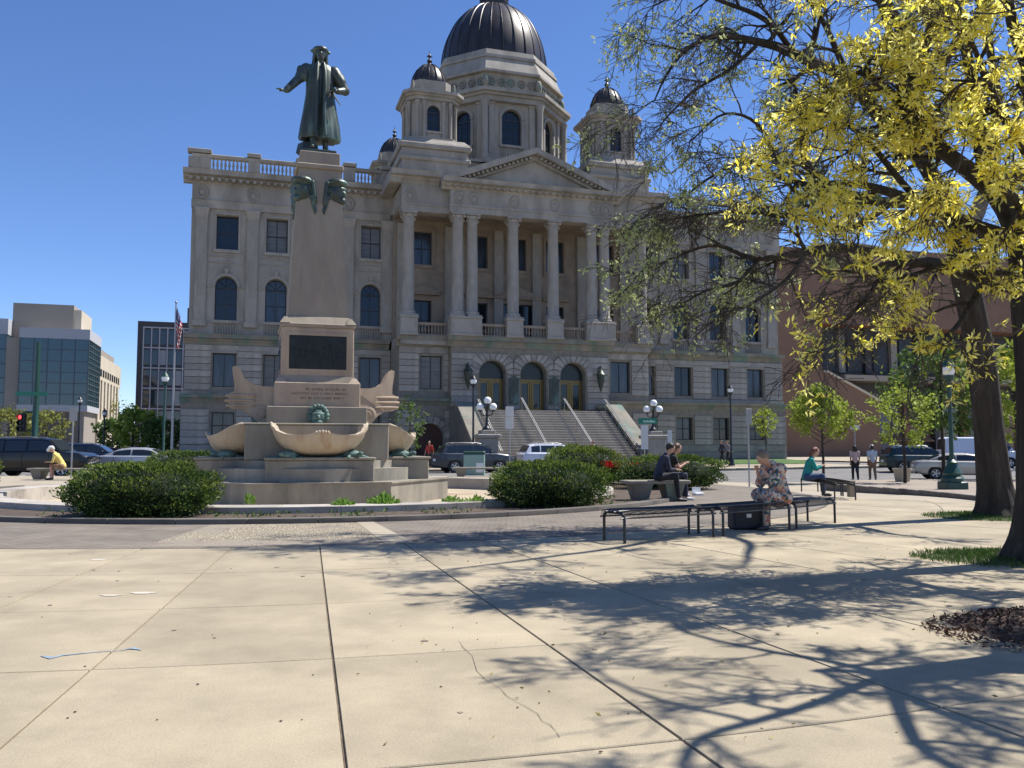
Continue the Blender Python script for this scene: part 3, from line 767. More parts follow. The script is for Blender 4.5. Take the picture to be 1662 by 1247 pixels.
# portico --------------------------------------------------------------
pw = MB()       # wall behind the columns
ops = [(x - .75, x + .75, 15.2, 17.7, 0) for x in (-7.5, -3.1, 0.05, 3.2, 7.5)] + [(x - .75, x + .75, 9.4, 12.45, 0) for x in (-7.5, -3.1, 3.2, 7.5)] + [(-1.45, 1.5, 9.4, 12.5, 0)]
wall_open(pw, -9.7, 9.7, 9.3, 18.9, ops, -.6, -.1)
stone_w = mat('warm_shaded_stone', (0.27, 0.215, 0.16), 0.85, var=.2, scale=.8, bump=.2, bscale=6, color2=(.17, .14, .105), c2scale=.6, c2lo=.5, c2hi=.75)  # colour darkened to put the portico's deep shade into the stone
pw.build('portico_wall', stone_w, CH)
W_in = win_rect(1.5, 3.05, (1, 1)); W_c = win_rect(2.95, 3.1, (3, 1))
for x in (-7.5, -3.1, 0.05, 3.2, 7.5): place_win(W_top, x, -.3, 15.2, cur=True)
for x in (-7.5, -3.1, 3.2, 7.5): place_win(W_in, x, -.3, 9.4)
place_win(W_c, .02, -.3, 9.4)
for x, w in ((-7.5, 1.3), (-3.1, 1.1), (3.2, 1.1), (7.5, 1.3), (.02, 2.0)):
    s_ = MB(); s_.box(-w, w, -.35, .0, 0, .2); s_.prism([(-w - .1, .2), (w + .1, .2), (0, .2 + w * .38)][::-1], -.4, 0, 'y'); s_.build('window_pediment', stone_w, CH, loc=(x, -.6, 12.85))
for x in (-7.5, -3.1, .05, 3.2, 7.5):
    s_ = MB(); s_.box(-.95, .95, -.12, .0, 14.9, 15.15); s_.box(-.95, -.77, -.08, 0, 15.15, 17.75); s_.box(.77, .95, -.08, 0, 15.15, 17.75); s_.box(-.95, .95, -.1, 0, 17.75, 17.95); s_.build('window_surround', stone_w, CH, loc=(x, -.6, 0))
for x in (-9.1, -5.4, -1.5, 1.62, 5.4, 9.1):
    s_ = MB(); s_.box(-.35, .35, -.25, 0, 9.4, 18.2); s_.build('pilaster', stone, CH, loc=(x, -.6, 0))
s_ = MB(); s_.box(-9.7, 9.7, -4.2, -.5, 18.55, 18.8); s_.build('portico_ceiling', stone_w, CH)
s_ = MB(); s_.box(-6.3, 6.3, -4.6, -4.2, 8.9, 9.32); s_.box(-9.72, 9.72, -4.2, -.1, 8.66, 9.318); s_.build('portico_floor', stone, CH)
shaft = MB(); n = 20; prof = [(.60, 10.78), (.60, 10.86), (.54, 10.92), (.56, 11.02), (.48, 11.08), (.435, 11.16), (.44, 12.5), (.43, 14.5), (.385, 17.45), (.41, 17.5), (.385, 17.56)]
shaft.lathe(prof, n); shaft.box(-.62, .62, -.62, .62, 10.68, 10.79)
shaft_m = shaft.mesh('column', stone, 50)
cp = MB(); cp.lathe([(.38, 17.5), (.42, 17.7), (.40, 17.8), (.47, 17.95), (.5, 18.05)], 16); cp.box(-.55, .55, -.55, .55, 18.08, 18.2)
for i in range(8):
    a = i * PI / 4 + PI / 8; cp.ball((.43 * math.cos(a), .43 * math.sin(a), 17.72), (.1, .1, .12), 5, 4)
for i in range(4):
    a = i * PI / 2 + PI / 4; cp.ball((.58 * math.cos(a), .58 * math.sin(a), 17.98), (.13, .13, .12), 6, 4)
cap_m = cp.mesh('capital', stone, 50)
cols = [(-9.15, -3.85), (-5.68, -4.5), (-4.62, -4.5), (-1.5, -4.5), (1.63, -4.5), (4.72, -4.5), (5.75, -4.5), (9.15, -3.85)]
for x, y in cols:
    c = link(shaft_m, 'column', CH, (x, y, 0)); link(cap_m, 'capital', c)
for (x, w, y) in ((-9.15, .62, -3.85), (-5.15, 1.15, -4.5), (-1.5, .62, -4.5), (1.63, .62, -4.5), (5.24, 1.15, -4.5), (9.15, .62, -3.85)):
    p = MB(); p.cbox(-w, w, -.62, .62, 9.28, 10.52, .02); p.cbox(-w - .06, w + .06, -.7, .68, 10.52, 10.68, .03); p.cbox(-w - .05, w + .05, -.69, .67, 9.27, 9.45, .02); p.build('column_pedestal', stone, CH, loc=(x, y, 0))
for a, c, y in ((-8.5, -6.35, -4.0), (-3.95, -2.15, -4.6), (-.85, .98, -4.6), (2.28, 4.05, -4.6), (6.45, 8.5, -4.0)):
    r_ = MB(); r_.box(a, c, y - .16, y + .16, 10.06, 10.25); r_.box(a, c, y - .17, y + .17, 9.3, 9.42); r_.build('balustrade_rail', stone_w, CH)
    r_ = MB(); n = int((c - a) / .22)
    for k in range(n): r_.lathe([(.06, 9.42), (.045, 9.52), (.085, 9.68), (.04, 9.95), (.06, 10.06)], 6, (a + (c - a) * (k + .5) / n, y, 0))
    r_.build('balusters', stone_w, CH, kind='stuff', smooth=60)
# entablature of the portico
en = MB()
en.box(-6.35, 6.4, -5.0, -3.95, 18.2, 18.62); en.box(-6.4, 6.45, -5.06, -3.9, 18.62, 18.8); en.box(-6.33, 6.38, -4.98, -3.9, 18.8, 19.86)
for sg in (-1, 1):
    a, c = sorted((sg * 6.33, sg * 9.75)); en.box(a, c, -4.4, -3.3, 18.2, 18.65); en.box(a, c + (.05 if sg > 0 else 0), -4.46, -3.3, 18.65, 18.8); en.box(a, c, -4.38, -.5, 18.8, 20.15)
en.build('portico_entablature', stone, CH)
run('main_cornice', prof_c(-4.9, 19.85, .75, .72), [(-7.0, 7.05)], stone)
run('main_cornice', prof_c(-4.3, 20.15, .75, .85), [(-10.6, -7.02), (7.07, 10.6)], stone)
for x in (-10.25, 10.25):
    s_ = MB(); s_.box(-.4, .4, -4.6, -.3, 20.18, 20.95); s_.build('cornice_return', stone, CH, loc=(x, 0, 0))
for x, y in [(c[0], c[1] - .48) for c in cols if abs(c[0]) < 6] + [(-9.15, -4.4), (9.15, -4.4)]: link(wreath, 'wreath', CH, (x, y, 19.32), scale=(.95, 1, .95))
# pediment
ap = 23.35; ex = 6.95; zb = 20.58
t = MB(); t.prism([(-ex + .7, zb), (ex - .7, zb), (0, ap - .75)][::-1], -4.85, -4.4, 'y'); t.build('tympanum', stone, CH)
sl = math.hypot(ex, ap - zb); ux, uz = ex / sl, (ap - zb) / sl
for sg in (-1, 1):
    pl = [(sg * ex, zb), (0, ap), (0, ap - .42), (sg * (ex - 1.1), zb)]
    m_ = MB(); m_.prism(pl if sg > 0 else pl[::-1], -5.72, -4.5, 'y'); m_.build('raking_cornice', stone, CH)
    pl = [(sg * (ex - 1.12), zb), (0, ap - .425), (0, ap - .8), (sg * (ex - 2.1), zb)]
    m_ = MB(); m_.prism(pl if sg > 0 else pl[::-1], -5.15, -4.5, 'y'); m_.build('raking_moulding', stone, CH)
    m_ = MB()
    for k in range(16):
        tt = (k + .7) / 17; x = sg * (ex - 1.35) * (1 - tt); z = zb + (ap - .58 - zb) * tt; m_.box(x - .1, x + .1, -5.5, -5.1, z - .09, z + .07)
    m_.build('pediment_brackets', stone, CH, kind='stuff')
m_ = MB()
for k in range(26): x = -6.6 + k * 13.2 / 25; m_.box(x - .1, x + .1, -5.4, -4.9, 20.0, 20.16)
m_.build('pediment_brackets', stone, CH, kind='stuff')
slate = mat('roof_slate', (.055, .06, .07), .7, var=.25, scale=3)
m_ = MB(); m_.prism([(-ex, zb + .02), (ex, zb + .02), (0, ap + .05)][::-1], -4.45, 3, 'y'); m_.build('gable_roof', slate, CH)
m_ = MB(); m_.box(-6.0, 6.0, .5, 12, 20.2, 23.9); m_.box(-5.0, 5.0, 0.2, 11.8, 23.9, 24.1); m_.build('dome_base', stone, CH)

# turrets --------------------------------------------------------------
W_t = win_arch(.98, 1.95)
def turret(x, y):
    t = empty('turret', (x, y, 0)); t.parent = CH; t.location = (x, y, 0)
    b = MB(); b.cbox(-2.45, 2.45, -2.45, 2.45, 20.3, 22.9, .04); b.cbox(-2.62, 2.62, -2.62, 2.62, 22.0, 22.35, .08); b.taper((-2.6, 2.6, -2.6, 2.6), (-2.2, 2.2, -2.2, 2.2), 23.32, 23.75); b.cbox(-2.68, 2.68, -2.68, 2.68, 22.9, 23.32, .1)
    b.build('turret_base', stone_dark if False else stone, t)
    b = MB()
    h0, h1 = 23.7, 27.1
    k = .62; a = 1.72
    # body with chamfered corners, windows cut as recesses on each face
    for q in range(4):
        M = Matrix.Rotation(q * PI / 2, 4, 'Z')
        tmp = MB(); wall_open(tmp, -a + k, a - k, h0, h1, [(-.49, .49, 24.55, 26.5, 1)], -a, -a + .3)
        b.add([M @ Vector(p) for p in tmp.v], tmp.f)
        b.prism([(a - k, -a), (a, -a + k), (a - .3, -a + k), (a - k, -a + .3)], h0, h1, 'z', M)
    b.build('turret_wall', stone, t)
    for q in range(4):
        M = Matrix.Rotation(q * PI / 2, 4, 'Z'); p = M @ Vector((0, -a + .2, 24.85)); place_win(W_t, p.x, p.y, p.z - .3, t, rz=q * PI / 2)
        s_ = MB(); s_.box(-.62, .62, -a - .1, -a + .02, 24.35, 24.53); s_.box(-.5, .5, -a - .05, -a + .02, 23.85, 24.25); s_.build('window_sill', stone, t, rz=q * PI / 2)
        c = MB()
        for sx in (-1, 1):
            c.lathe([(.17, 24.0), (.13, 24.15), (.12, 26.4), (.19, 26.65), (.19, 26.75)], 8, (sx * (a - .48), -a - .02, 0))
            c.lathe([(.17, 24.0), (.13, 24.15), (.12, 26.4), (.19, 26.65), (.19, 26.75)], 8, (sx * (a - 1.0), -a - .05, 0))
        c.build('turret_column', stone, t, smooth=50, rz=q * PI / 2)
    b = MB()
    def octp(a, k): return [(a - k, -a), (a, -a + k), (a, a - k), (a - k, a), (-a + k, a), (-a, a - k), (-a, -a + k), (-a + k, -a)]
    for (aa, kk, za, zb_) in ((1.98, .6, 23.72, 24.0), (1.95, .6, 26.8, 27.05), (2.1, .6, 27.05, 27.2), (2.28, .6, 27.2, 27.42), (1.6, .5, 27.42, 27.75), (1.45, .5, 27.75, 28.5)): b.prism(octp(aa, kk), za, zb_)
    b.build('turret_cornice', stone, t, kind='stuff')
    b = MB()
    for q in range(4):
        M = Matrix.Rotation(q * PI / 2 + PI / 4, 4, 'Z'); b.lathe([(.14, 27.42), (.2, 27.6), (.1, 27.8), (.17, 28.0), (.03, 28.3)], 6, (2.2, 0, 0), M)
    b.build('turret_urn', stone_dark, t, smooth=50)
    d = MB(); d.lathe([(1.34, 28.5), (1.38, 28.6), (1.34, 28.9), (1.2, 29.3), (.95, 29.75), (.6, 30.1), (.25, 30.28), (.12, 30.32)], 24); dm = d.build('turret_dome', metal_roof, t, smooth=50)
    r_ = MB()
    for i in range(14):
        a_ = 2 * PI * i / 14; r_.tube([(rr * math.cos(a_), rr * math.sin(a_), z) for rr, z in ((1.39, 28.6), (1.36, 28.9), (1.22, 29.32), (.97, 29.77), (.62, 30.12), (.27, 30.3))], .035, 4)
    r_.build('rib', metal_roof, dm, smooth=60)
    f = MB(); f.lathe([(.22, 30.28), (.12, 30.45), (.22, 30.6), (.1, 30.75), (.05, 30.85), (.16, 31.0), (.05, 31.15), (.015, 31.45)], 10); f.tube([(-.22, 0, 30.95), (.22, 0, 30.95)], .04, 5); f.build('finial', metal_roof, t, smooth=40)
for x, y in ((-7.3, -1.8), (7.3, -1.8), (-7.3, 14.5), (7.3, 14.5)): turret(x, y)
# drum and dome ----------------------------------------------------------
dm = empty('dome', (0, 6, 0)); dm.parent = CH; dm.location = (0, 6, 0)
def oct8(a):  c = a / math.cos(PI / 8); return [(c * math.cos(PI / 8 + i * PI / 4 - PI / 2), c * math.sin(PI / 8 + i * PI / 4 - PI / 2)) for i in range(8)]
W_d = win_arch(1.62, 2.95, grid=True)
b = MB(); A8 = 5.3; fw = A8 * math.tan(PI / 8)
for q in range(8):
    M = Matrix.Rotation(q * PI / 4, 4, 'Z'); tmp = MB(); wall_open(tmp, -fw, fw, 20.5, 29.4, [(-.81, .81, 25.7, 28.65, 1)], -A8, -A8 + .5); b.add([M @ Vector(p) for p in tmp.v], tmp.f)
b.prism(oct8(4.7), 20.5, 24.5)
b.build('drum_wall', stone, dm)
for q in range(8):
    a_ = q * PI / 4; M = Matrix.Rotation(a_, 4, 'Z'); p = M @ Vector((0, -A8 + .3, 25.7)); place_win(W_d, p.x, p.y, p.z, dm, rz=a_)
    s_ = MB()
    for sx in (-1, 1):
        s_.box(sx * 1.72 - .24, sx * 1.72 + .24, -A8 - .16, -A8 + .02, 24.5, 29.0); s_.box(sx * 1.72 - .3, sx * 1.72 + .3, -A8 - .22, -A8 + .02, 28.9, 29.35)
        s_.box(sx * 1.72 - .3, sx * 1.72 + .3, -A8 - .22, -A8 + .02, 24.2, 24.6)
        s_.box(min(sx * .84, sx * 1.05), max(sx * .84, sx * 1.05), -A8 - .07, -A8 + .02, 25.5, 27.8)
    for i in range(12):
        t0, t1 = PI * i / 12, PI * (i + 1) / 12
        s_.prism([(.84 * math.cos(t0), 27.84 + .84 * math.sin(t0)), (.84 * math.cos(t1), 27.84 + .84 * math.sin(t1)), (1.1 * math.cos(t1), 27.84 + 1.1 * math.sin(t1)), (1.1 * math.cos(t0), 27.84 + 1.1 * math.sin(t0))], -A8 - .09, -A8 + .02, 'y')
    s_.box(-1.05, 1.05, -A8 - .2, -A8 + .02, 25.45, 25.65); s_.box(-1.35, 1.35, -A8 - .1, -A8 + .02, 24.0, 24.15)
    s_.build('drum_pilaster', stone, dm, rz=a_)
    bb = MB()
    for k in range(9): bb.lathe([(.06, 24.6), (.04, 24.7), (.08, 24.9), (.04, 25.3), (.06, 25.45)], 6, (-.9 + .225 * k, -A8 - .05, 0))
    bb.build('balusters', stone, dm, rz=a_, kind='stuff', smooth=60)
    # corner columns carrying the broken-out cornice
    c8 = (A8 + .3) / math.cos(PI / 8); a2 = a_ + PI / 8 - PI / 2
    cc = MB(); cc.lathe([(.36, 24.3), (.36, 24.6), (.28, 24.75), (.26, 28.6), (.36, 28.95), (.38, 29.1)], 12, (c8 * math.cos(a2), c8 * math.sin(a2), 0)); cc.build('drum_column', stone, dm, smooth=50)
b = MB()
for (aa, za, zb_) in ((5.95, 23.9, 24.3), (5.75, 29.1, 29.5), (5.95, 29.5, 29.72), (6.2, 29.72, 30.0), (5.6, 30.0, 30.2)): b.prism(oct8(aa), za, zb_)
b.build('drum_cornice', stone, dm)
b = MB(); b.prism(oct8(5.25), 30.2, 31.55); b.build('drum_frieze', stone, dm)
g_ = MB()
for q in range(8):
    M = Matrix.Rotation(q * PI / 4, 4, 'Z')
    for k in range(5):
        x = -1.7 + k * .85; tmp = MB(); tmp.tube([(x + .28 * math.cos(2 * PI * i / 8), -5.3, 30.88 + .3 * math.sin(2 * PI * i / 8)) for i in range(9)], .07, 5); tmp.ball((x, -5.28, 30.88), (.13, .1, .13), 6, 4); g_.add([M @ Vector(p) for p in tmp.v], tmp.f)
    tmp = MB(); tmp.ball((5.45 / math.cos(PI / 8) * math.cos(PI / 8 - PI / 2), 5.45 / math.cos(PI / 8) * math.sin(PI / 8 - PI / 2), 30.75), (.3, .3, .55), 8, 6); g_.add([M @ Vector(p) for p in tmp.v], tmp.f)
g_.build('frieze_garland', stone_dark, dm, smooth=60, kind='stuff')
b = MB(); 
def oct_taper(a0, a1, z0, z1):
    p, q = oct8(a0), oct8(a1); n = 8
    b.add([(x, y, z0) for x, y in p] + [(x, y, z1) for x, y in q], [tuple(reversed(range(8))), tuple(range(8, 16))] + [(i, (i + 1) % 8, 8 + (i + 1) % 8, 8 + i) for i in range(8)])
oct_taper(5.62, 5.62, 31.55, 31.75); oct_taper(5.5, 5.0, 31.75, 33.0); oct_taper(5.12, 5.1, 33.0, 33.25); oct_taper(4.98, 4.85, 33.25, 33.75)
b.build('dome_step', stone, dm)
Rd, Hd, zd = 4.62, 6.15, 33.42
prof = [(Rd * 1.02, zd), (Rd * 1.02, zd + .25)] + [(Rd * math.cos(t) ** .94, zd + .3 + Hd * math.sin(t)) for t in [i * R(79) / 18 for i in range(19)]]
b = MB(); b.lathe(prof, 72); shell = b.build('dome_shell', metal_roof, dm, smooth=60)
for i in range(28):
    a_ = 2 * PI * (i + .5) / 28; r_ = MB(); r_.tube([((p[0] + .015) * math.cos(a_), (p[0] + .015) * math.sin(a_), p[1]) for p in prof[1:]], .05, 5); r_.build('rib', metal_roof, shell, smooth=60)
b = MB(); zt = zd + .3 + Hd * math.sin(R(79)); b.lathe([(1.1, zt - .3), (1.25, zt), (1.25, zt + .3), (1.3, zt + .35), (1.3, zt + .5), (.9, zt + .5), (.85, zt + 2.3), (1.15, zt + 2.4), (1.15, zt + 2.6), (.8, zt + 3.2), (.3, zt + 3.7), (.06, zt + 5)], 20)
for i in range(12): a_ = 2 * PI * i / 12; b.lathe([(.1, zt + .5), (.13, zt + .7), (.03, zt + .85)], 6, (1.2 * math.cos(a_), 1.2 * math.sin(a_), 0)); b.lathe([(.09, zt + .5), (.07, zt + 2.4)], 6, (1.02 * math.cos(a_), 1.02 * math.sin(a_), 0))
b.build('lantern', metal_roof, dm, smooth=40)
# wall lanterns beside the doors
for x in (-5.0, 5.2):
    l = MB(); l.tube([(0, 0, .6), (0, -.45, .75), (0, -.55, .55)], .05, 6); l.lathe([(.05, -1.15), (.12, -.9), (.2, -.6), (.28, -.35), (.32, .1), (.38, .15), (.2, .35), (.06, .6), (.02, .8)], 8, (0, -.55, 0)); l.tube([(0, 0, .5), (0, -.3, .1), (0, -.1, -.5)], .05, 6)
    wl = l.build('wall_lantern', bronze, CH, smooth=40, loc=(x, -4.5, 6.6)); g = MB(); g.lathe([(.25, -.3), (.29, .06)], 8, (0, -.55, 0)); 
# triple globe lamps on the stair pedestals
for sg in (-1, 1):
    t = empty('globe_lamp', (0, 0, 0), label=('three-globe black lamp on the stair pedestal behind the dark grey SUV' if sg < 0 else 'three-globe black lamp on the stair pedestal above the green street name sign'), cat='lamp', group='globe lamps on the courthouse stair')
    p = BF @ Vector((sg * 5.7, -12.6, 2.4)); t.location = p
    l = MB(); l.lathe([(.3, 0), (.3, .08), (.16, .2), (.09, .35), (.07, .9), (.1, .95), (.07, 1.05), (.06, 1.35), (.1, 1.4)], 10)
    G3 = [(-.42, 0, 1.45), (.4, -.1, 1.45), (.05, .0, 1.85)]
    for g in G3: l.tube([(0, 0, .9), (g[0] * .8, g[1], .95), (g[0], g[1], g[2] - .2)], .035, 6); l.lathe([(.12, g[2] - .28), (.14, g[2] - .2)], 8, (g[0], g[1], 0))
    l.build('lamp_stem', black_m, t, smooth=50)
    for g in G3: q = MB(); q.ball(g, .235, 16, 10); q.build('globe', globe_m, t, smooth=180)
# lawn in front of the right wing, low stone edge
mb = MB(); vs = []
for i in range(24):
    x = 7 + i * 17.2 / 23
    for y, z in ((-4.2, .02), (-3.9, .22), (-.3, .35)): p = BF @ Vector((x, y, 0)); vs.append((p.x, p.y, z))
mb.add(vs, [(3 * i + k, 3 * i + 3 + k, 3 * i + 4 + k, 3 * i + 1 + k) for i in range(23) for k in (0, 1)])
grass_m = leafmat('grass_blade', (0.05, 0.10, 0.02), (0.10, 0.17, 0.035), .25)
mb.build('lawn', mat('lawn_green', (.06, .12, .025), .9, var=.3, scale=3), kind='structure', smooth=180)
# ================================================================== bodies: capsules joined by a voxel remesh into one skin
def capsule(mb, p, q, r0, r1, n=12):
    p, q = Vector(p), Vector(q); d = q - p
    if d.length < 1e-5: mb.ball(p, r0); return
    dn = d.normalized(); pts = [p - dn * r0 * .95, p - dn * r0 * .7, p - dn * r0 * .3, p, q, q + dn * r1 * .3, q + dn * r1 * .7, q + dn * r1 * .95]
    mb.tube(pts, [r0 * .3, r0 * .72, r0 * .95, r0, r1, r1 * .95, r1 * .72, r1 * .3], n)
def remeshed(mb, name, mats, voxel, smooth=3, parent=None, keep=None, **kw):
    me = mb.mesh(name, mats); o = bpy.data.objects.new(name, me); col.objects.link(o)
    m = o.modifiers.new('r', 'REMESH'); m.mode = 'VOXEL'; m.voxel_size = voxel; m.use_smooth_shade = True
    if smooth: s = o.modifiers.new('s', 'SMOOTH'); s.iterations = smooth; s.factor = .6
    dg = bpy.context.evaluated_depsgraph_get(); ev = o.evaluated_get(dg)
    me2 = bpy.data.meshes.new_from_object(ev); bpy.data.objects.remove(o)
    me2.name = name; me2.materials.clear()
    me2.materials.append(mats)
    me2.polygons.foreach_set('use_smooth', [True] * len(me2.polygons))
    return link(me2, name, parent, **kw)

def hand(mb, wrist, elbow, palm_dir=None, s=1.0, curl=.3):
    """palm and five fingers continuing the forearm"""
    w = Vector(wrist); d = (w - Vector(elbow)).normalized() if palm_dir is None else Vector(palm_dir).normalized()
    side = d.cross(Vector((0, 0, 1)))
    if side.length < .2: side = d.cross(Vector((1, 0, 0)))
    side.normalize(); dn = side.cross(d).normalized()
    if dn.z > 0: dn = -dn
    for k in (-1, 0, 1): capsule(mb, w + d * .02 * s, w + d * .085 * s + side * .022 * k * s, .018 * s, .014 * s, 7)
    for k, L_ in ((-1.5, .062), (-.5, .075), (.5, .08), (1.5, .07)):
        a = w + d * .09 * s + side * .019 * k * s; m_ = a + (d * .95 + dn * curl) * L_ * .5 * s; e = m_ + (d * .7 + dn * curl * 2) * L_ * .5 * s
        mb.tube([a - d * .02 * s, a, m_, e], [.0085 * s, .009 * s, .008 * s, .006 * s], 6)
    t0 = w + d * .03 * s + side * .03 * s; mb.tube([t0, t0 + (side * .7 + d * .6) * .03 * s, t0 + (side * .45 + d + dn * .5) * .055 * s], [.012 * s, .011 * s, .008 * s], 6)

def person(name_label, loc, rz, pose, cols, group=None, cat='person', voxel=.016, hair='short', female=False, hat=None, sleeves=.5, legs='long', bulk=1.0):
    """pose: joints in metres, local frame: +x forward, +y left, +z up"""
    t = empty('person', loc, rz, name_label, cat, group)
    P = {k: Vector(v) for k, v in pose.items()}
    body = MB(); up = (P['head'] - P['neck']).normalized(); fw = P.get('face', Vector((1, 0, 0))); 
    if not isinstance(fw, Vector): fw = Vector(fw)
    fw = fw.normalized(); hd = P['head']; lat = up.cross(fw).normalized()
    fw = lat.cross(up).normalized()
    M = Matrix((fw, lat, up)).transposed()
    body.ball(hd + up * .02, (.098, .078, .112), 14, 10, M)
    body.ball(hd - up * .055 + fw * .03, (.062, .056, .068), 12, 8, M)          # jaw
    body.ball(hd + fw * .104 - up * .012, (.018, .012, .026), 8, 6, M)           # nose
    body.ball(hd + fw * .088 - up * .06, (.012, .026, .009), 8, 5, M)            # lips
    body.ball(hd + fw * .085 + up * .035, (.018, .05, .012), 8, 5, M)            # brow
    for s_ in (-1, 1): body.ball(hd + lat * .08 * s_ - up * .005, (.018, .01, .03), 8, 6, M)
    capsule(body, P['chest'] + (P['neck'] - P['chest']) * .55, hd - up * .06, .056, .052)
    wsh = .0 if not female else -.01
    def torso(mb, g):
        capsule(mb, P['pelvis'], P['waist'], .125 + g, .115 + g); capsule(mb, P['waist'], P['chest'], .115 + g, .125 + g)
        capsule(mb, P['shl'], P['shr'], .062 + g, .062 + g); capsule(mb, P['chest'] + Vector((0, .055, .0)), P['shl'], .10 + g, .058 + g); capsule(mb, P['chest'] + Vector((0, -.055, .0)), P['shr'], .10 + g, .058 + g)
        capsule(mb, P['hipl'], P['hipr'], .105 + g, .105 + g); capsule(mb, P['chest'], P['neck'], .09 + g, .06 + g * .6)
    torso(body, 0)
    for s_ in ('l', 'r'):
        capsule(body, P['sh' + s_], P['el' + s_], .05, .038); capsule(body, P['el' + s_], P['wr' + s_], .039, .026)
        capsule(body, P['hip' + s_], P['kn' + s_], .088, .056); capsule(body, P['kn' + s_], P['an' + s_], .056, .036)
        ft = P['to' + s_]; capsule(body, P['an' + s_] - Vector((0, 0, .03)), ft, .036, .03)
        hand(body, P['wr' + s_], P['el' + s_])
    remeshed(body, 'body', cols['skin'], voxel * .62, 1, t)
    top = MB(); torso(top, .016 + .09 * (bulk - 1))
    for s_ in ('l', 'r'):
        e = P['el' + s_]; a = P['sh' + s_]
        if bulk > 1.1: capsule(top, a, a + (e - a) * 1.0, .088, .085); capsule(top, P['pelvis'] + Vector((.05, 0, -.03)), P['kn' + s_] + Vector((0, 0, .01)), .17, .115)
        if sleeves <= .55: capsule(top, a, a + (e - a) * (sleeves * 1.6), .066, .06)
        else: capsule(top, a, e, .066, .054); capsule(top, e, e + (P['wr' + s_] - e) * min(.92, (sleeves - .5) * 1.9), .054, .042)
    remeshed(top, 'shirt', cols['top'], voxel, 2, t)
    tr = MB(); capsule(tr, P['pelvis'], P['pelvis'] + (P['waist'] - P['pelvis']) * .3, .136, .13); capsule(tr, P['hipl'], P['hipr'], .124, .124)
    for s_ in ('l', 'r'):
        capsule(tr, P['hip' + s_], P['kn' + s_], .103, .072)
        if legs == 'long': capsule(tr, P['kn' + s_], P['kn' + s_] + (P['an' + s_] - P['kn' + s_]) * .93, .072, .056)
        else: capsule(tr, P['kn' + s_] - (P['kn' + s_] - P['hip' + s_]) * .1, P['kn' + s_], .08, .074)
    remeshed(tr, 'trousers', cols['bottom'], voxel, 2, t)
    sh = MB()
    for s_ in ('l', 'r'):
        a = P['an' + s_]; f = P['to' + s_]; capsule(sh, a - Vector((0, 0, .045)), f + (f - a) * .15, .046, .04, 10)
    so = remeshed(sh, 'shoe', cols['shoe'], voxel * .8, 1, t)
    # hair
    hb = MB()
    hb.ball(hd + up * .036 - fw * .014, (.106, .09, .103), 14, 10, M)
    if hair in ('long', 'bob'):
        L_ = .26 if hair == 'long' else .14
        for s_ in (-1, 0, 1): capsule(hb, hd - fw * .05 + lat * .055 * s_ + up * .03, hd - fw * .075 + lat * .07 * s_ - up * L_, .055, .04)
    if hair == 'short': hb.ball(hd - fw * .045 - up * .02, (.065, .074, .075), 12, 8, M)
    hm = MB(); # face opening: shift backwards instead of cutting
    ho = remeshed(hb, 'hair', cols['hair'], voxel * .7, 1, t, loc=tuple(-fw * .022 + up * .006))
    if hat:
        h_ = MB(); h_.ball((0, 0, 0), (.108, .1, .075), 14, 7); h_.tube([(0, 0, -.012), (.17, 0, -.03)], [.09, .06], 10)
        Mh = Matrix.Translation(hd + up * .085) @ M.to_4x4()
        h_.v = [tuple(Mh @ Vector(v)) for v in h_.v]; h_.build('cap', hat, t, smooth=60)
    return t
def seated(lean=.15, seat=.45, arms='lap', head_fwd=.1, knee=.44, foot=.0, drop=0):
    b = Vector((0, 0, seat + .10)); lx = lean
    p = dict(pelvis=b, waist=b + Vector((lx * .35, 0, .17)), chest=b + Vector((lx * .9, 0, .37)), neck=b + Vector((lx * 1.25, 0, .53)))
    p['head'] = p['neck'] + Vector((head_fwd, 0, .16 - drop)); p['face'] = Vector((1, 0, -head_fwd * 3))
    for s_, k in (('l', 1), ('r', -1)):
        p['sh' + s_] = b + Vector((lx * 1.05, .175 * k, .46)); p['hip' + s_] = b + Vector((.02, .09 * k, -.01))
        p['kn' + s_] = b + Vector((knee, .11 * k, .02)); p['an' + s_] = Vector((b.x + knee + foot, .11 * k, .085)); p['to' + s_] = p['an' + s_] + Vector((.15, .015 * k, -.05))
        if arms == 'lap': p['el' + s_] = p['sh' + s_] + Vector((.06, .05 * k, -.29)); p['wr' + s_] = p['el' + s_] + Vector((.22, -.09 * k, -.0))
        elif arms == 'up': p['el' + s_] = p['sh' + s_] + Vector((.13, .0 * k, -.24)); p['wr' + s_] = p['el' + s_] + Vector((.13, -.09 * k, .20))
        elif arms == 'eat': p['el' + s_] = p['sh' + s_] + Vector((.12, .02 * k, -.25)); p['wr' + s_] = p['el' + s_] + Vector((.18, -.08 * k, .1))
    return p
def standing(stride=.2, h=1.0, arms=.1):
    p = dict(pelvis=(0, 0, .95), waist=(.0, 0, 1.12), chest=(.01, 0, 1.3), neck=(.01, 0, 1.47), head=(.02, 0, 1.62), face=(1, 0, 0))
    for s_, k in (('l', 1), ('r', -1)):
        p['sh' + s_] = (0, .18 * k, 1.41); p['hip' + s_] = (0, .09 * k, .92); p['kn' + s_] = (stride * .5 * k + .03, .095 * k, .5)
        p['an' + s_] = (stride * k * .9 - .03, .095 * k, .085 + (.03 if k < 0 and stride else 0)); p['to' + s_] = (stride * k * .9 + .12, .11 * k, .035)
        p['el' + s_] = (-arms * k - .02, .23 * k, 1.13); p['wr' + s_] = (-arms * 1.3 * k + .06, .23 * k, .9)
    return {k: tuple(c * h for c in v) if k != 'face' else v for k, v in p.items()}

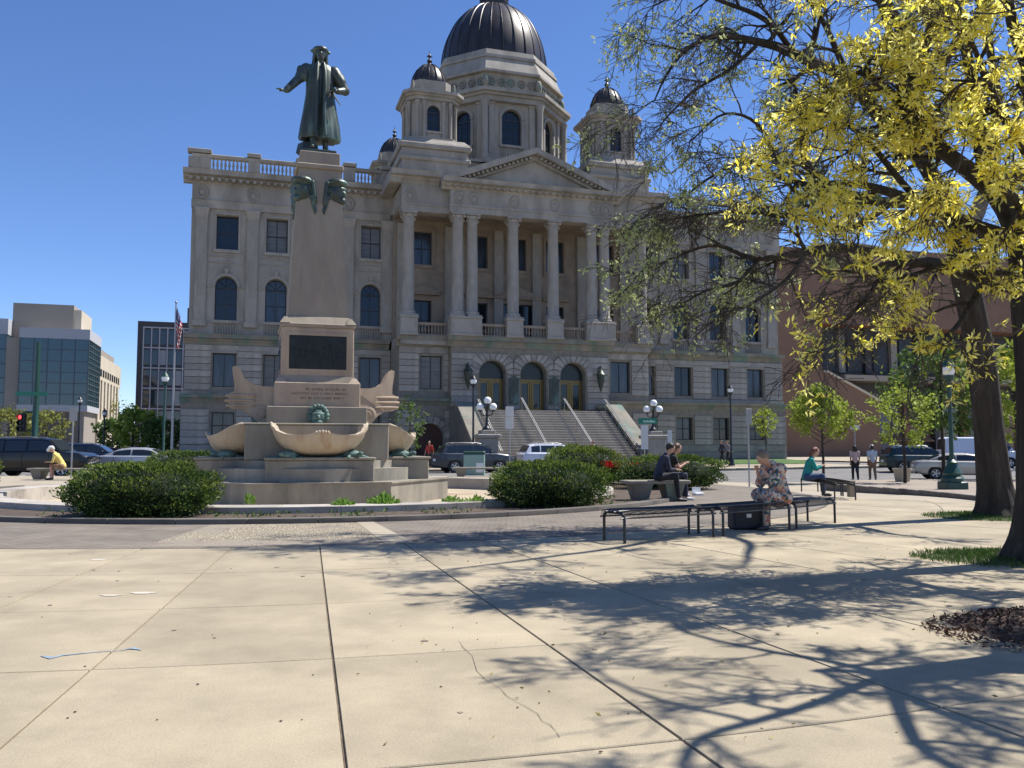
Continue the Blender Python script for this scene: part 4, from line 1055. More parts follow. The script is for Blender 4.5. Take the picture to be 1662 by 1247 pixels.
# ================================================================== MONUMENT
MO = empty('monument', (-6.0, 26.0, 0), R(17.1), label='tall granite fountain monument with ship prow arms, shell basins and bronze masks under the statue', cat='monument')
def mpart(name, mb, m, smooth=None, **kw): return mb.build(name, m, MO, smooth=smooth, **kw)
b = MB(); hexp = [(4.15, 0), (1.85, 3.16), (-1.85, 3.16), (-4.15, 0), (-1.85, -3.16), (1.85, -3.16)]
def scaled(poly, k): return [(x * k, y * k) for x, y in poly]
b.prism(hexp, -.27, .36); n = 6
mpart('base_slab', b, granite_g)
b = MB(); b.prism(scaled(hexp, 1.012), .36, .405); mpart('base_slab_top', b, granite_g)
b = MB(); b.prism([(2.95 * math.cos(t), 2.95 * math.sin(t)) for t in [2 * PI * i / 48 for i in range(48)]], .40, .76); mpart('round_step', b, granite_g, 40)
b = MB(); b.prism([(2.5 * math.cos(t), 2.5 * math.sin(t)) for t in [2 * PI * i / 48 for i in range(48)]], .76, .98); mpart('round_step', b, granite_g, 40)
for q, (w, d) in enumerate(((1.45, 2.75), (1.2, 3.3), (1.45, 2.75), (1.2, 3.3))):
    b = MB(); b.cbox(-w, w, -d, -1.0, .405, 1.0, .03); b.cbox(-w - .04, w + .04, -d - .05, -1.0, 1.0, 1.07, .02); mpart('basin_plinth', b, granite_g, rz=q * PI / 2)
b = MB(); b.cbox(-2.0, 2.0, -1.75, 1.75, .98, 1.98, .03); b.cbox(-2.03, 2.03, -1.78, 1.78, 1.98, 2.03, .02); mpart('lower_block', b, granite_g)
b = MB(); b.cbox(-1.42, 1.42, -1.35, 1.35, 2.03, 2.52, .02); mpart('spout_block', b, granite)
b = MB(); b.cbox(-1.22, 1.22, -1.25, 1.25, 2.50, 3.22, .02); mpart('inscription_block', b, granite_p)
# faint worn lines of carving, too weathered to read
b = MB(); r5 = random.Random(3)
for z, a, c in ((3.02, -.35, .8), (2.9, -.75, .85), (2.77, -.5, .75)):
    x = a
    while x < c:
        w = r5.uniform(.03, .055); b.box(x, x + w * .5, -1.257, -1.24, z - .03, z + .03); x += w
        if r5.random() < .15: x += .05
mpart('worn_carving', b, mat('worn_letters', (.19, .14, .11), .9, var=.5, scale=6), kind='stuff')
b = MB(); b.taper((-1.15, 1.15, -1.15, 1.15), (-1.07, 1.07, -1.07, 1.07), 3.22, 3.42); mpart('plinth_moulding', b, granite)
b = MB()
for sx in (-1, 1):
    for sy in (-1, 1): b.taper((sx * 1.05 - .17, sx * 1.05 + .17, sy * 1.05 - .17, sy * 1.05 + .17), (sx * 1.05 - .06, sx * 1.05 + .06, sy * 1.05 - .06, sy * 1.05 + .06), 3.22, 3.37)
mpart('corner_block', b, granite_p, kind='stuff')
b = MB(); b.cbox(-1.04, 1.04, -1.04, 1.04, 3.40, 4.86, .02); mpart('pedestal', b, granite_p)
for q in range(4):
    b = MB(); b.box(-.9, .9, -1.058, -1.03, 3.55, 3.62); b.box(-.9, .9, -1.058, -1.03, 4.62, 4.7); b.box(-.9, -.83, -1.057, -1.03, 3.62, 4.62); b.box(.83, .9, -1.057, -1.03, 3.62, 4.62); mpart('plaque_frame', b, granite_p, rz=q * PI / 2)
    b = MB(); b.box(-.82, .82, -1.052, -1.03, 3.63, 4.61)
    r6 = random.Random(q + 9)      # low relief figures
    for k in range(9):
        x = -.7 + k * .175; h_ = r6.uniform(.35, .62); b.ball((x, -1.045, 3.68 + h_ * .5), (.055, .03, h_ * .5), 8, 6); b.ball((x + .01, -1.05, 3.7 + h_ + .03), (.04, .035, .05), 8, 6)
    mpart('bronze_plaque', b, mat('plaque_bronze', (.02, .024, .024), .5, metal=.4, var=.3, scale=5) if q == 0 else MATS['plaque_bronze'], rz=q * PI / 2)
b = MB(); b.cbox(-1.08, 1.08, -1.08, 1.08, 4.86, 4.98, .03); b.taper((-1.04, 1.04, -1.04, 1.04), (-.9, .9, -.9, .9), 4.98, 5.2)
for sx in (-1, 1):
    for sy in (-1, 1): b.taper((sx * .95 - .15, sx * .95 + .15, sy * .95 - .15, sy * .95 + .15), (sx * .93 - .05, sx * .93 + .05, sy * .93 - .05, sy * .93 + .05), 4.97, 5.16)
mpart('pedestal_cornice', b, granite)
b = MB(); b.taper((-.87, .87, -.87, .87), (-.655, .655, -.655, .655), 5.2, 9.35); mpart('shaft', b, granite)
b = MB(); b.taper((-.66, .66, -.66, .66), (-.62, .62, -.62, .62), 9.35, 9.75); b.cbox(-.7, .7, -.7, .7, 9.75, 9.9, .03); b.cbox(-.6, .6, -.6, .6, 9.9, 10.3, .02); mpart('shaft_cap', b, granite)
b = MB(); b.cbox(-.5, .5, -.5, .5, 10.3, 10.42, .02); mpart('bronze_plinth', b, bronze)
# bronze heads with plumes at the four corners of the shaft
for q in range(4):
    b = MB(); b.ball((0, 0, 9.05), (.3, .3, .38), 14, 10); b.ball((0, -.02, 9.36), (.34, .34, .16), 14, 8); b.ball((.0, -.28, 9.0), (.07, .09, .1), 8, 6); b.ball((0, -.22, 8.8), (.13, .13, .12), 10, 8); b.ball((0, -.27, 9.17), (.17, .06, .05), 10, 6)
    for k in range(9):
        a_ = PI * (k / 8.0) ; x = .36 * math.cos(a_); y = .05 + .1 * math.sin(a_); capsule(b, (x, y, 9.3), (x * 1.25, y + .05, 8.6 + .12 * abs(math.cos(a_ * 2))), .07, .045, 6)
    for s_ in (-1, 1):
        for k in range(4): capsule(b, (s_ * .3, .05 + .05 * k, 8.9), (s_ * .42, .12 + .07 * k, 8.35 + .08 * k), .06, .035, 6)
    M = Matrix.Rotation(q * PI / 2 + PI / 4 + PI / 2, 4, 'Z') @ Matrix.Translation((0, -.72, 0)); b.v = [tuple(M @ Vector(v)) for v in b.v]
    remeshed(b, 'bronze_head', bronze, .03, 1, MO)
# prow arms left and right
prow = [(1.0, 2.05), (1.45, 1.95), (1.62, 2.05), (1.85, 2.3), (2.08, 2.44), (2.36, 2.47), (2.46, 2.52), (2.5, 2.72), (2.46, 2.93), (2.33, 2.98), (2.33, 3.2), (2.38, 3.5), (2.4, 3.7), (2.3, 3.74), (2.19, 3.66), (2.06, 3.38), (1.88, 3.22), (1.6, 3.12), (1.0, 3.1)]
for sg in (-1, 1):
    b = MB(); n = len(prow)
    def wid(x): return .62 * (1 - smooth01(1.3, 2.6, x)) + .16
    vs = [(sg * x, -wid(x), z) for x, z in prow] + [(sg * x, wid(x), z) for x, z in prow]
    tri = [tuple(range(n))[::-1] if sg < 0 else tuple(range(n)), tuple(range(n, 2 * n)) if sg < 0 else tuple(range(n, 2 * n))[::-1]] + [((i, n + i, n + (i + 1) % n, (i + 1) % n) if sg > 0 else ((i + 1) % n, n + (i + 1) % n, n + i, i)) for i in range(n)]
    b.add(vs, tri)
    mpart('prow', b, granite_p, 35)
    b = MB()
    for z, e in ((2.87, 2.52), (2.72, 2.55), (2.57, 2.52)):
        for sy in (-1, 1): b.tube([(sg * 1.75, sy * (wid(1.75) + .0), z - .02), (sg * 2.2, sy * (wid(2.2) + .02), z), (sg * e, sy * .12, z)], [.02, .045, .05], 8)
        b.ball((sg * e, 0, z), (.05, .15, .05), 8, 6)
    mpart('prow_moulding', b, granite_p, 60)
    for sy in (-1, 1):
        b = MB(); b.lathe([(.24, -.06), (.27, 0), (.2, .05), (.12, .04), (.1, .08), (.0001, .09)], 16, M=Matrix.Translation((sg * 1.52, sy * .62, 2.32)) @ Matrix.Rotation(sy * -PI / 2, 4, 'X'))
        mpart('scroll', b, granite_p, 50)
# shell basins with bronze turtles and spout heads
def basin_mb():
    b = MB(); nu, nv = 48, 12
    def P(t, a, th=0):
        c, s_ = math.cos(a), math.sin(a); A, Bq = 1.28 - th, .88 - th
        front = max(0, -s_); rim = 1.68 + .33 * (abs(c) ** 2.6 * smooth01(-1.0, -.05, s_) if s_ < 0 else max(abs(c) ** 2.6, s_)) + (.12 * math.exp(-((c) / .2) ** 2) if s_ < 0 else 0)
        rr = math.sin(t * PI / 2) ** .62 / (abs(c) ** 2.25 + abs(s_) ** 2.25) ** (1 / 2.25)
        flute = 1 + .014 * math.cos(a * 24) * t
        lip = 1.035 if (th == 0 and t > .86) else 1.0
        return (A * rr * c * flute * lip, Bq * rr * s_ * flute * lip, 1.1 + th + (rim - 1.1 - th) * (1 - math.cos(t * PI / 2)) ** .9)
    vs = []; fs = []
    for j in range(nv + 1):
        for i in range(nu): vs.append(P(j / nv, 2 * PI * i / nu))
    for j in range(nv + 1):
        for i in range(nu):
            p = P(1 - j / nv, 2 * PI * i / nu, .07); vs.append((p[0], p[1], p[2] if j else p[2] - .0 + .0))
    tot = 2 * (nv + 1)
    for j in range(tot - 1):
        for i in range(nu): fs.append((j * nu + i, j * nu + (i + 1) % nu, (j + 1) * nu + (i + 1) % nu, (j + 1) * nu + i))
    fs.append(tuple(reversed(range(nu)))); b.add(vs, fs)
    for s_ in (-1, 1): b.tube([(s_ * 1.27, .3, 1.99), (s_ * 1.31, .05, 2.0), (s_ * 1.29, -.15, 1.95)], [.03, .05, .03], 8)
    for k in range(5): b.ball((-.16 + k * .08, -.93 + .01 * abs(k - 2), 1.76 - .012 * abs(k - 2)), (.045, .04, .06), 6, 5)
    return b
bas_me = basin_mb().mesh('basin', granite_o, 60)
def turtle():
    b = MB(); b.ball((0, 0, .1), (.26, .33, .15), 14, 8)
    for s_ in (-1, 1):
        capsule(b, (s_ * .18, -.18, .06), (s_ * .32, -.32, .03), .06, .04, 8); capsule(b, (s_ * .18, .18, .06), (s_ * .3, .3, .03), .05, .04, 8)
    capsule(b, (0, -.28, .1), (0, -.46, .14), .055, .065, 8); b.tube([(0, .3, .06), (0, .42, .03)], [.03, .01], 6); return b
tur = turtle().mesh('bronze_turtle', copper, 50)
sp = MB(); sp.ball((0, 0, 0), (.23, .17, .27), 14, 10); sp.ball((0, -.16, -.02), (.06, .07, .08), 8, 6); sp.ball((0, -.14, -.16), (.12, .08, .07), 8, 6); sp.ball((0, -.13, .08), (.18, .05, .05), 10, 6)
for k in range(11): a_ = -.3 + PI * 1.2 * k / 10; sp.ball((.25 * math.cos(a_), -.02, .03 + .27 * math.sin(a_)), (.08, .1, .08), 7, 5)
for s_ in (-1, 1): sp.ball((s_ * .09, -.15, .03), (.045, .03, .03), 6, 5)
for k in range(5): capsule(sp, (-.1 + .05 * k, -.12, -.2), (-.08 + .04 * k, -.1, -.36), .035, .02, 6)
sp_me = sp.mesh('spout_head', copper, 50)
for q, d in enumerate((2.15, 2.15, 2.15, 2.15)):
    M = Matrix.Rotation(q * PI / 2, 4, 'Z'); p = M @ Vector((0, -d, 0))
    link(bas_me, 'basin', MO, (p.x, p.y, 0), q * PI / 2, scale=(1, 1, 1))
    for s_ in (-1, 1):
        p = M @ Vector((s_ * .84, -d - .32, 1.03)); link(tur, 'bronze_turtle', MO, tuple(p), q * PI / 2 + s_ * .5)
    p = M @ Vector((0, -(1.42 if q % 2 == 0 else 1.62), 2.22)); link(sp_me, 'spout_head', MO, tuple(p), q * PI / 2)

# ================================================================== STATUE on top
ST = empty('statue', tuple(Matrix.Translation((-6.0, 26.0, 10.42)) @ Matrix.Rotation(R(17.1), 4, 'Z') @ Vector((0, 0, 0))), R(17.1), label='dark bronze statue of a robed man with one arm held out, standing on the shaft', cat='statue')
def robe(prof, folds, amp, open_front=False, n=72, c=(0, 0)):
    b = MB(); vs = []; fs = []
    for k, (z, rx, ry, cx, cy) in enumerate(prof):
        for i in range(n):
            a = 2 * PI * i / n; f = 1 + amp * (1 - z / 2.9) * (math.sin(a * folds + z * .8) * .6 + .4 * math.sin(a * (folds * 1.7) + 2))
            if open_front:
                da = abs((a - 1.5 * PI + PI) % (2 * PI) - PI); f *= 1 - .22 * math.exp(-(da / .2) ** 2)
            vs.append((cx + rx * f * math.cos(a), cy + ry * f * math.sin(a), z))
    for k in range(len(prof) - 1):
        for i in range(n): fs.append((k * n + i, k * n + (i + 1) % n, (k + 1) * n + (i + 1) % n, (k + 1) * n + i))
    fs.append(tuple(reversed(range(n)))); fs.append(tuple(range((len(prof) - 1) * n, len(prof) * n)))
    b.add(vs, fs); return b
# body, head, legs and hands as one skin; 3.55 m tall, front is -y
b = MB(); hz = 3.18
b.ball((0, -.02, hz + .02), (.165, .19, .225), 16, 12); b.ball((0, -.08, hz - .12), (.115, .12, .13), 12, 8); b.ball((0, -.215, hz - .03), (.03, .045, .055), 8, 6); b.ball((0, -.18, hz - .12), (.055, .03, .018), 8, 5); b.ball((0, -.17, hz + .05), (.11, .04, .025), 8, 5)
capsule(b, (0, 0, 2.7), (0, -.01, hz - .12), .13, .11)
capsule(b, (0, 0, 1.6), (0, 0, 2.5), .26, .3); capsule(b, (-.3, 0, 2.68), (.3, 0, 2.68), .14, .14)
for x, y in ((-.2, -.22), (.2, .06)): capsule(b, (x, y * .3, 1.5), (x, y * .7, .8), .19, .13); capsule(b, (x, y * .7, .8), (x, y, .16), .13, .08); capsule(b, (x, y, .09), (x * 1.2, y - .28, .06), .085, .07)
AL = [(-.42, 0, 2.62), (-.72, -.1, 2.18), (-1.05, -.28, 1.78)]
AR = [(.42, 0, 2.62), (.78, .02, 2.12), (.45, -.3, 1.95)]
for A_ in (AL, AR):
    capsule(b, A_[0], A_[1], .15, .11); capsule(b, A_[1], A_[2], .11, .065)
hand(b, AL[2], AL[1], (-.95, -.3, .12), 1.9, .1); hand(b, AR[2], AR[1], (-.8, -.5, -.2), 1.9, .6)
remeshed(b, 'body', bronze, .026, 1, ST)
# long gown open at the front, flaring at the hem
prof = [(.42, .60, .40, .02, 0), (.5, .63, .42, .02, 0), (.9, .58, .39, .02, 0), (1.4, .50, .36, .01, 0), (1.9, .43, .33, 0, 0), (2.3, .43, .31, 0, 0), (2.6, .44, .27, 0, 0), (2.8, .36, .22, 0, 0), (2.88, .2, .16, 0, 0)]
g = robe(prof, 9, .10, True)
for s_ in (-1, 1): g.tube([(s_ * .09, -.17, 2.86), (s_ * .12, -.31, 2.5), (s_ * .13, -.35, 2.0), (s_ * .12, -.38, 1.4), (s_ * .13, -.42, .9), (s_ * .17, -.44, .46)], [.05, .07, .075, .06, .05, .04], 8)
g.build('gown', bronze, ST, smooth=50)
b = MB(); capsule(b, (-.42, 0, 2.66), (-.58, -.04, 2.4), .2, .19); capsule(b, (-.6, -.06, 2.36), (-1.0, -.25, 1.84), .15, .11)
for k in range(7): a_ = 2 * PI * k / 7; b.ball((-.52 + .12 * math.cos(a_), .12 * math.sin(a_), 2.5 + .1 * math.sin(a_ * 2)), (.1, .1, .17), 8, 6)
capsule(b, (.42, 0, 2.66), (.62, 0, 2.36), .2, .2); capsule(b, (.64, .0, 2.32), (.78, .02, 2.12), .17, .15); capsule(b, (.78, .02, 2.12), (.52, -.24, 1.98), .13, .1)
for k in range(7): a_ = 2 * PI * k / 7; b.ball((.56 + .12 * math.cos(a_), .12 * math.sin(a_), 2.46 + .1 * math.sin(a_ * 2)), (.1, .1, .17), 8, 6)
remeshed(b, 'sleeve', bronze, .03, 1, ST)
b = MB(); b.ball((0, .03, hz + .13), (.22, .23, .13), 16, 8); b.lathe([(.2, 0), (.25, .03), (.24, .11), (.17, .15)], 20, (0, .02, hz + .09))
for s_ in (-1, 1):
    for k in range(4): b.ball((s_ * (.17 + .01 * k), .02 + .02 * k, hz + .02 - k * .1), (.07, .1, .08), 8, 6)
    b.ball((s_ * .27, .0, hz + .1), (.06, .05, .045), 6, 5)
b.ball((0, .15, hz - .1), (.17, .1, .22), 10, 8)
remeshed(b, 'hair_and_cap', bronze, .03, 1, ST)
b = MB(); b.tube([(.34, -.34, 2.0), (.42, -.36, 1.75), (.62, -.32, 1.5)], [.035, .03, .012], 6); b.lathe([(.09, -.02), (.09, .02)], 10, (.36, -.35, 1.98)); b.build('dagger', bronze, ST, smooth=40)
b = MB(); b.lathe([(.36, 0), (.3, .3), (.16, .38)], 6, (-.33, .1, 0)); b.build('coiled_rope', bronze, ST, smooth=30)

# ================================================================== HEDGES AND BED PLANTS
yew_dark = leafmat('yew_needles', (0.028, 0.06, 0.014), (0.075, 0.125, 0.024), .25)
yew_tip = leafmat('yew_lit_new_growth', (0.11, 0.165, 0.025), (0.2, 0.24, 0.04), .35)
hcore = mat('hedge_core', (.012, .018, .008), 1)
def hedge(label, c, r, n, rz=0.0, size=.055, tipfrac=.5, z0=.0, group='clipped yew bushes round the pool'):
    t = empty('yew_bush', (c[0], c[1], z0), rz, label, 'bush', group)
    rx, ry, h_ = r
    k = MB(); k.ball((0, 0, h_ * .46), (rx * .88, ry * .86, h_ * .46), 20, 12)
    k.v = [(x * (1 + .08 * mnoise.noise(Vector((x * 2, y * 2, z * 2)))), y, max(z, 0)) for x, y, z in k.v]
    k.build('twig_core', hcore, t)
    d = nrg.normal(size=(n, 3)); d /= np.linalg.norm(d, axis=1)[:, None]
    d[:, 2] = np.where(d[:, 2] < -.75, -d[:, 2], d[:, 2])
    pw = 3.4; f = (np.abs(d) ** pw).sum(1) ** (-1 / pw)
    nz = np.array([mnoise.noise(Vector((q[0] * 2.6 + c[0], q[1] * 2.6, q[2] * 2.6))) for q in d]) * .2 + np.array([mnoise.noise(Vector((q[0] * 8, q[1] * 8 + c[1], q[2] * 8))) for q in d]) * .13
    rad = f * (1 + nz) * nrg.uniform(.86, 1.03, n)
    P = d * rad[:, None] * np.array([rx, ry, h_ * .5]); P[:, 2] += h_ * .5; 
    under = P[:, 2] < .25; P[under, :2] *= (.82 + .18 * P[under, 2:3] / .25)
    P[:, 2] = P[:, 2].clip(.02)
    tip = (rad / f > .97) & (nrg.random(n) < tipfrac * (.35 + .65 * (d[:, 2] > .1)))  # pale new growth gathers on the upper side, painting the lit top
    D = d * .9 + np.array([0, 0, .5])
    quads('needles', leaf_quads(P[~tip], size, .42, D[~tip], .55), yew_dark, t, kind='stuff')
    if tip.sum() > 3: quads('lit_new_shoots', leaf_quads(P[tip] + d[tip] * .02, size * 1.1, .38, D[tip], .45), yew_tip, t, kind='stuff')
    return t
hedge('large rounded yew bush in front of the left side of the monument', (-7.15, 16.75), (1.27, 1.1, 1.0), 26000, .06)
hedge('rounded dark yew bush right of the monument base, in front of the tulips', (.83, 19.6), (1.22, 1.05, .98), 20000, .15)
hedge('yew bush behind the seated couple on the granite bench', (5.15, 27.9), (1.62, 1.2, 1.05), 15000, .3, .065)
hedge('yew bush in front of the courthouse stairs, behind the nearer dark bush', (2.45, 30.2), (1.3, 1.1, 1.3), 13000, .2, .07, .8)
hedge('low yew bush seen above the left bush, beside the silver sedan', (-13.8, 36.6), (1.6, 1.1, 1.15), 9000, 0, .08, .6)
hedge('small yew bush cut by the left edge of the picture', (-18.5, 29.0), (1.0, .9, 1.05), 6000, 0, .08)
wl = leafmat('weed_leaf', (.11, .22, .03), (.2, .34, .06), .45)
def weed(label, p, r, h_, n, group='weeds along the bed kerb'):
    a = nrg.uniform(0, 2 * PI, n); q = nrg.uniform(0, 1, n) ** .6; zz = nrg.uniform(.1, 1, n) * h_ * (1 - .5 * q)
    C = np.stack([p[0] + np.cos(a) * q * r, p[1] + np.sin(a) * q * r, .03 + zz], 1); D = np.stack([np.cos(a) * .6, np.sin(a) * .6, np.full(n, .9)], 1)
    quads('weed', leaf_quads(C, .1, .3, D, .3), wl, None, label=label, cat='plant', group=group)
for lb, u, v, r_, h_, n in (('bright green weed tuft left of two below the monument', 558, 832, .24, .3, 420), ('larger bright green weed tuft below the monument', 622, 829, .36, .36, 750), ('weed tuft beside the kerb just left of the right bush', 735, 826, .25, .3, 300), ('weed tuft touching the left end of the right bush', 772, 825, .3, .28, 300)):
    x, y = Gp(u, v); weed(lb, (x, y), r_, h_, n)
x, y = Gp(405, 822); weed('thin weed sprig standing beside the large left bush', (x, y), .12, .36, 90)
n = 1500; a = nrg.uniform(-30, 60, n); r = nrg.uniform(8.95, 10.5, n)
keep = np.array([mnoise.noise(Vector((q * .16, w * .8, 0))) > .02 for q, w in zip(a, r)]); a = a[keep]; r = r[keep]
C = np.stack([CX_ + r * np.sin(np.radians(a)), CY_ - r * np.cos(np.radians(a)), nrg.uniform(.035, .10, len(a))], 1)
quads('ground_cover', leaf_quads(C, .07, .4), leafmat('creeper_leaf', (.05, .09, .02), (.12, .18, .05), .3), None, kind='stuff', label='low scattered green creepers on the bed soil in front of the monument')
# tulips
tr_m = mat('tulip_red', (.65, .03, .015), .5, transl=.3); ty_m = mat('tulip_yellow', (.7, .45, .05), .5, transl=.3)
tl = MB(); tl.tube([(0, 0, 0), (.01, 0, .25), (0, 0, .42)], .008, 4)
for k in range(3): a_ = k * 2.1; tl.add([(0, 0, 0), (.07 * math.cos(a_), .07 * math.sin(a_), .12), (.12 * math.cos(a_), .12 * math.sin(a_), .3), (.05 * math.cos(a_ + .5), .05 * math.sin(a_ + .5), .15)], [(0, 1, 2, 3)])
tl_me = tl.mesh('stem', wl); hd_ = MB(); hd_.lathe([(.02, .4), (.05, .44), (.055, .5), (.035, .56), (.05, .58)], 6); th = [hd_.mesh('tulip_head', tr_m, 60), hd_.mesh('tulip_head', ty_m, 60)]
for k in range(34):
    p = Vector((3.75 + rnd.uniform(-.75, .75), 29.6 + rnd.uniform(-.5, .5), .12)); yel = k % 6 == 5
    o = link(tl_me, 'tulip', None, tuple(p), rnd.uniform(0, 6), scale=(1.3,) * 3, label='yellow tulip among the red ones in the bed between the two right bushes' if yel else 'red tulip in the bed between the two right bushes', cat='tulip', group='yellow tulips in the bed' if yel else 'red tulips in the bed')
    link(th[1 if yel else 0], 'tulip_head', o)
# ================================================================== TREES
def grow(twigs, limbs, p, d, r, depth, L_, rg, droop=0.0, sink=None, wild=.5):
    """one side branch: a crooked polyline that forks; fills lists"""
    pts = [p.copy()]; rad = [r]; n = 5 if depth > 0 else 4
    seg = L_ / n; dd = d.copy()
    for i in range(n):
        dd = (dd + Vector((rg.uniform(-1, 1), rg.uniform(-1, 1), rg.uniform(-1, 1))) * wild * .55 + Vector((0, 0, -droop * (i + 1) / n + .04))).normalized()
        pts.append(pts[-1] + dd * seg); rad.append(r * (1 - .8 * (i + 1) / n))
    (limbs if r > .018 else twigs).append((pts, rad))
    if depth <= 0:
        sink.append((pts[-1], dd)); sink.append((pts[-2], dd)); sink.append((pts[-3], dd)); return
    k = 3 if depth > 1 else 4
    for i in range(1, n + 1):
        if i == n or rg.random() < (.85 if depth > 1 else .95):
            for _ in range(1 if rg.random() < .6 else 2):
                a = Vector((rg.uniform(-1, 1), rg.uniform(-1, 1), rg.uniform(-.8, .8)))
                nd = (dd * .75 + a * wild * 1.3).normalized()
                grow(twigs, limbs, pts[i], nd, rad[i] * .75 + .001, depth - 1, L_ * rg.uniform(.45, .72), rg, droop * 1.1, sink, wild)
def spline(ctrl, n=5):
    P = [Vector(c[0]) for c in ctrl]; Rr = [c[1] for c in ctrl]; out = []; rr = []
    for i in range(len(P) - 1):
        p0 = P[max(i - 1, 0)]; p1 = P[i]; p2 = P[i + 1]; p3 = P[min(i + 2, len(P) - 1)]
        for j in range(n):
            t = j / n; out.append(.5 * ((2 * p1) + (-p0 + p2) * t + (2 * p0 - 5 * p1 + 4 * p2 - p3) * t * t + (-p0 + 3 * p1 - 3 * p2 + p3) * t ** 3)); rr.append(Rr[i] + (Rr[i + 1] - Rr[i]) * t)
    out.append(P[-1]); rr.append(Rr[-1]); return out, rr
def big_tree(label, trunk, limbs_c, seed, depth, side_L, leafspec, rate=.55, droop=.12, keep=None, wild=.5, tw_min=.0045):
    rg = random.Random(seed); limbs = []; twigs = []; sink = []
    tp, tr_ = spline(trunk, 10)
    for c in limbs_c:
        pts, rad = spline(c, 5)
        # crook the limb a little
        pts = [p + Vector((mnoise.noise(p * .9), mnoise.noise(p * .9 + Vector((7, 1, 3))), mnoise.noise(p * .9 + Vector((1, 9, 5))))) * .10 if 0 < i < len(pts) - 1 else p for i, p in enumerate(pts)]
        limbs.append((pts, rad))
        for i in range(2, len(pts)):
            if rg.random() < rate or i == len(pts) - 1:
                d = (pts[i] - pts[i - 1]).normalized()
                for _ in range(1 if i < len(pts) - 1 else 3):
                    a = Vector((rg.uniform(-1, 1), rg.uniform(-1, 1), rg.uniform(-.9, .9)))
                    nd = (d * .6 + a).normalized(); r0 = min(rad[i] * .55, .05) + .004
                    grow(twigs, limbs, pts[i], nd, r0, depth, side_L * rg.uniform(.6, 1.25), rg, droop, sink, wild)
    t = empty('honey_locust_tree', tuple(tp[0]), 0, label, 'tree', 'honey locust trees on the right'); o = tp[0]
    b = MB()
    nt_ = 40
    b.tube([p - o for p in tp], tr_, nt_)
    for k in range(len(tp)):
        c = tp[k] - o
        for i in range(nt_):
            v = Vector(b.v[k * nt_ + i]); a_ = 2 * PI * i / nt_; f = 1 + .045 * math.sin(a_ * 13 + 2.2 * mnoise.noise(Vector((a_, c.z * .9, seed)))) + .07 * mnoise.noise(Vector((math.cos(a_) * 1.5, math.sin(a_) * 1.5, c.z * .8 + seed)))
            b.v[k * nt_ + i] = tuple(c + (v - c) * f)
    b.v = [tuple(Vector(v) * 1.0 + Vector((v[0] - 0, v[1] - 0, 0)) * (.55 * math.exp(-max(v[2], 0) / .22)) * (1 + .5 * math.sin(math.atan2(v[1], v[0]) * 5))) if v[2] < 1.2 else v for v in b.v]
    tk = b.build('trunk', bark, t, smooth=180)
    b = MB()
    for pts, rad in limbs: b.tube([p - o for p in pts], [max(r * 1.1, .009) for r in rad], 7 if rad[0] > .03 else 5, cap=False)
    b.build('limb', bark, t, smooth=180, kind='stuff')
    b = MB()
    for pts, rad in twigs: b.tube([p - o for p in pts], [max(r * 1.1, tw_min) for r in rad], 3, cap=False)
    b.build('twigs', twig_m, t, kind='stuff')
    S = np.array([tuple(p - o) for p, d in sink]); Dn = np.array([tuple(d) for p, d in sink])
    n_all = len(S)
    for (nm, m, frac, per, spread, size, asp, cond) in leafspec:
        sel = nrg.random(n_all) < frac
        if cond is not None: sel &= cond(S + np.array(tuple(o)))
        Q = S[sel]; DD = Dn[sel]
        if len(Q) == 0: continue
        # a spray: narrow leaves fanning out from the twig end
        C = np.repeat(Q, per, 0); D = nrg.normal(size=C.shape) + np.repeat(DD, per, 0) * .5; D[:, 2] -= .15; D /= np.linalg.norm(D, axis=1)[:, None]
        L_ = size * nrg.uniform(.6, 1.3, len(C)); 
        C = C + nrg.normal(size=C.shape) * spread + D * (L_ * .5)[:, None]
        w = np.cross(D, nrg.normal(size=C.shape)); w /= np.linalg.norm(w, axis=1)[:, None]
        h_ = (L_ * .5)[:, None]; quads(nm, np.stack([C - D * h_, C + w * h_ * asp + D * h_ * .1, C + D * h_, C - w * h_ * asp + D * h_ * .1], 1), m, t, kind='stuff')
    return t, n_all
def clump(P, s_, th, k=0): return np.array([mnoise.noise(Vector((q[0] * s_ + k, q[1] * s_, q[2] * s_))) for q in P]) > th
def some(P): return clump(P, 1.3, -.05, 9)
yellow = leafmat('golden_leaflets', (0.90, 0.78, 0.06), (0.99, 0.93, 0.36), .75)
yellow_s = leafmat('greenish_gold_leaflets', (0.34, 0.40, 0.06), (0.60, 0.60, 0.10), .5)
bud = leafmat('opening_buds', (0.34, 0.40, 0.14), (0.58, 0.62, 0.30), .45)
A = at
def lb(*c): return [(Vector(p), r) for p, r in c]
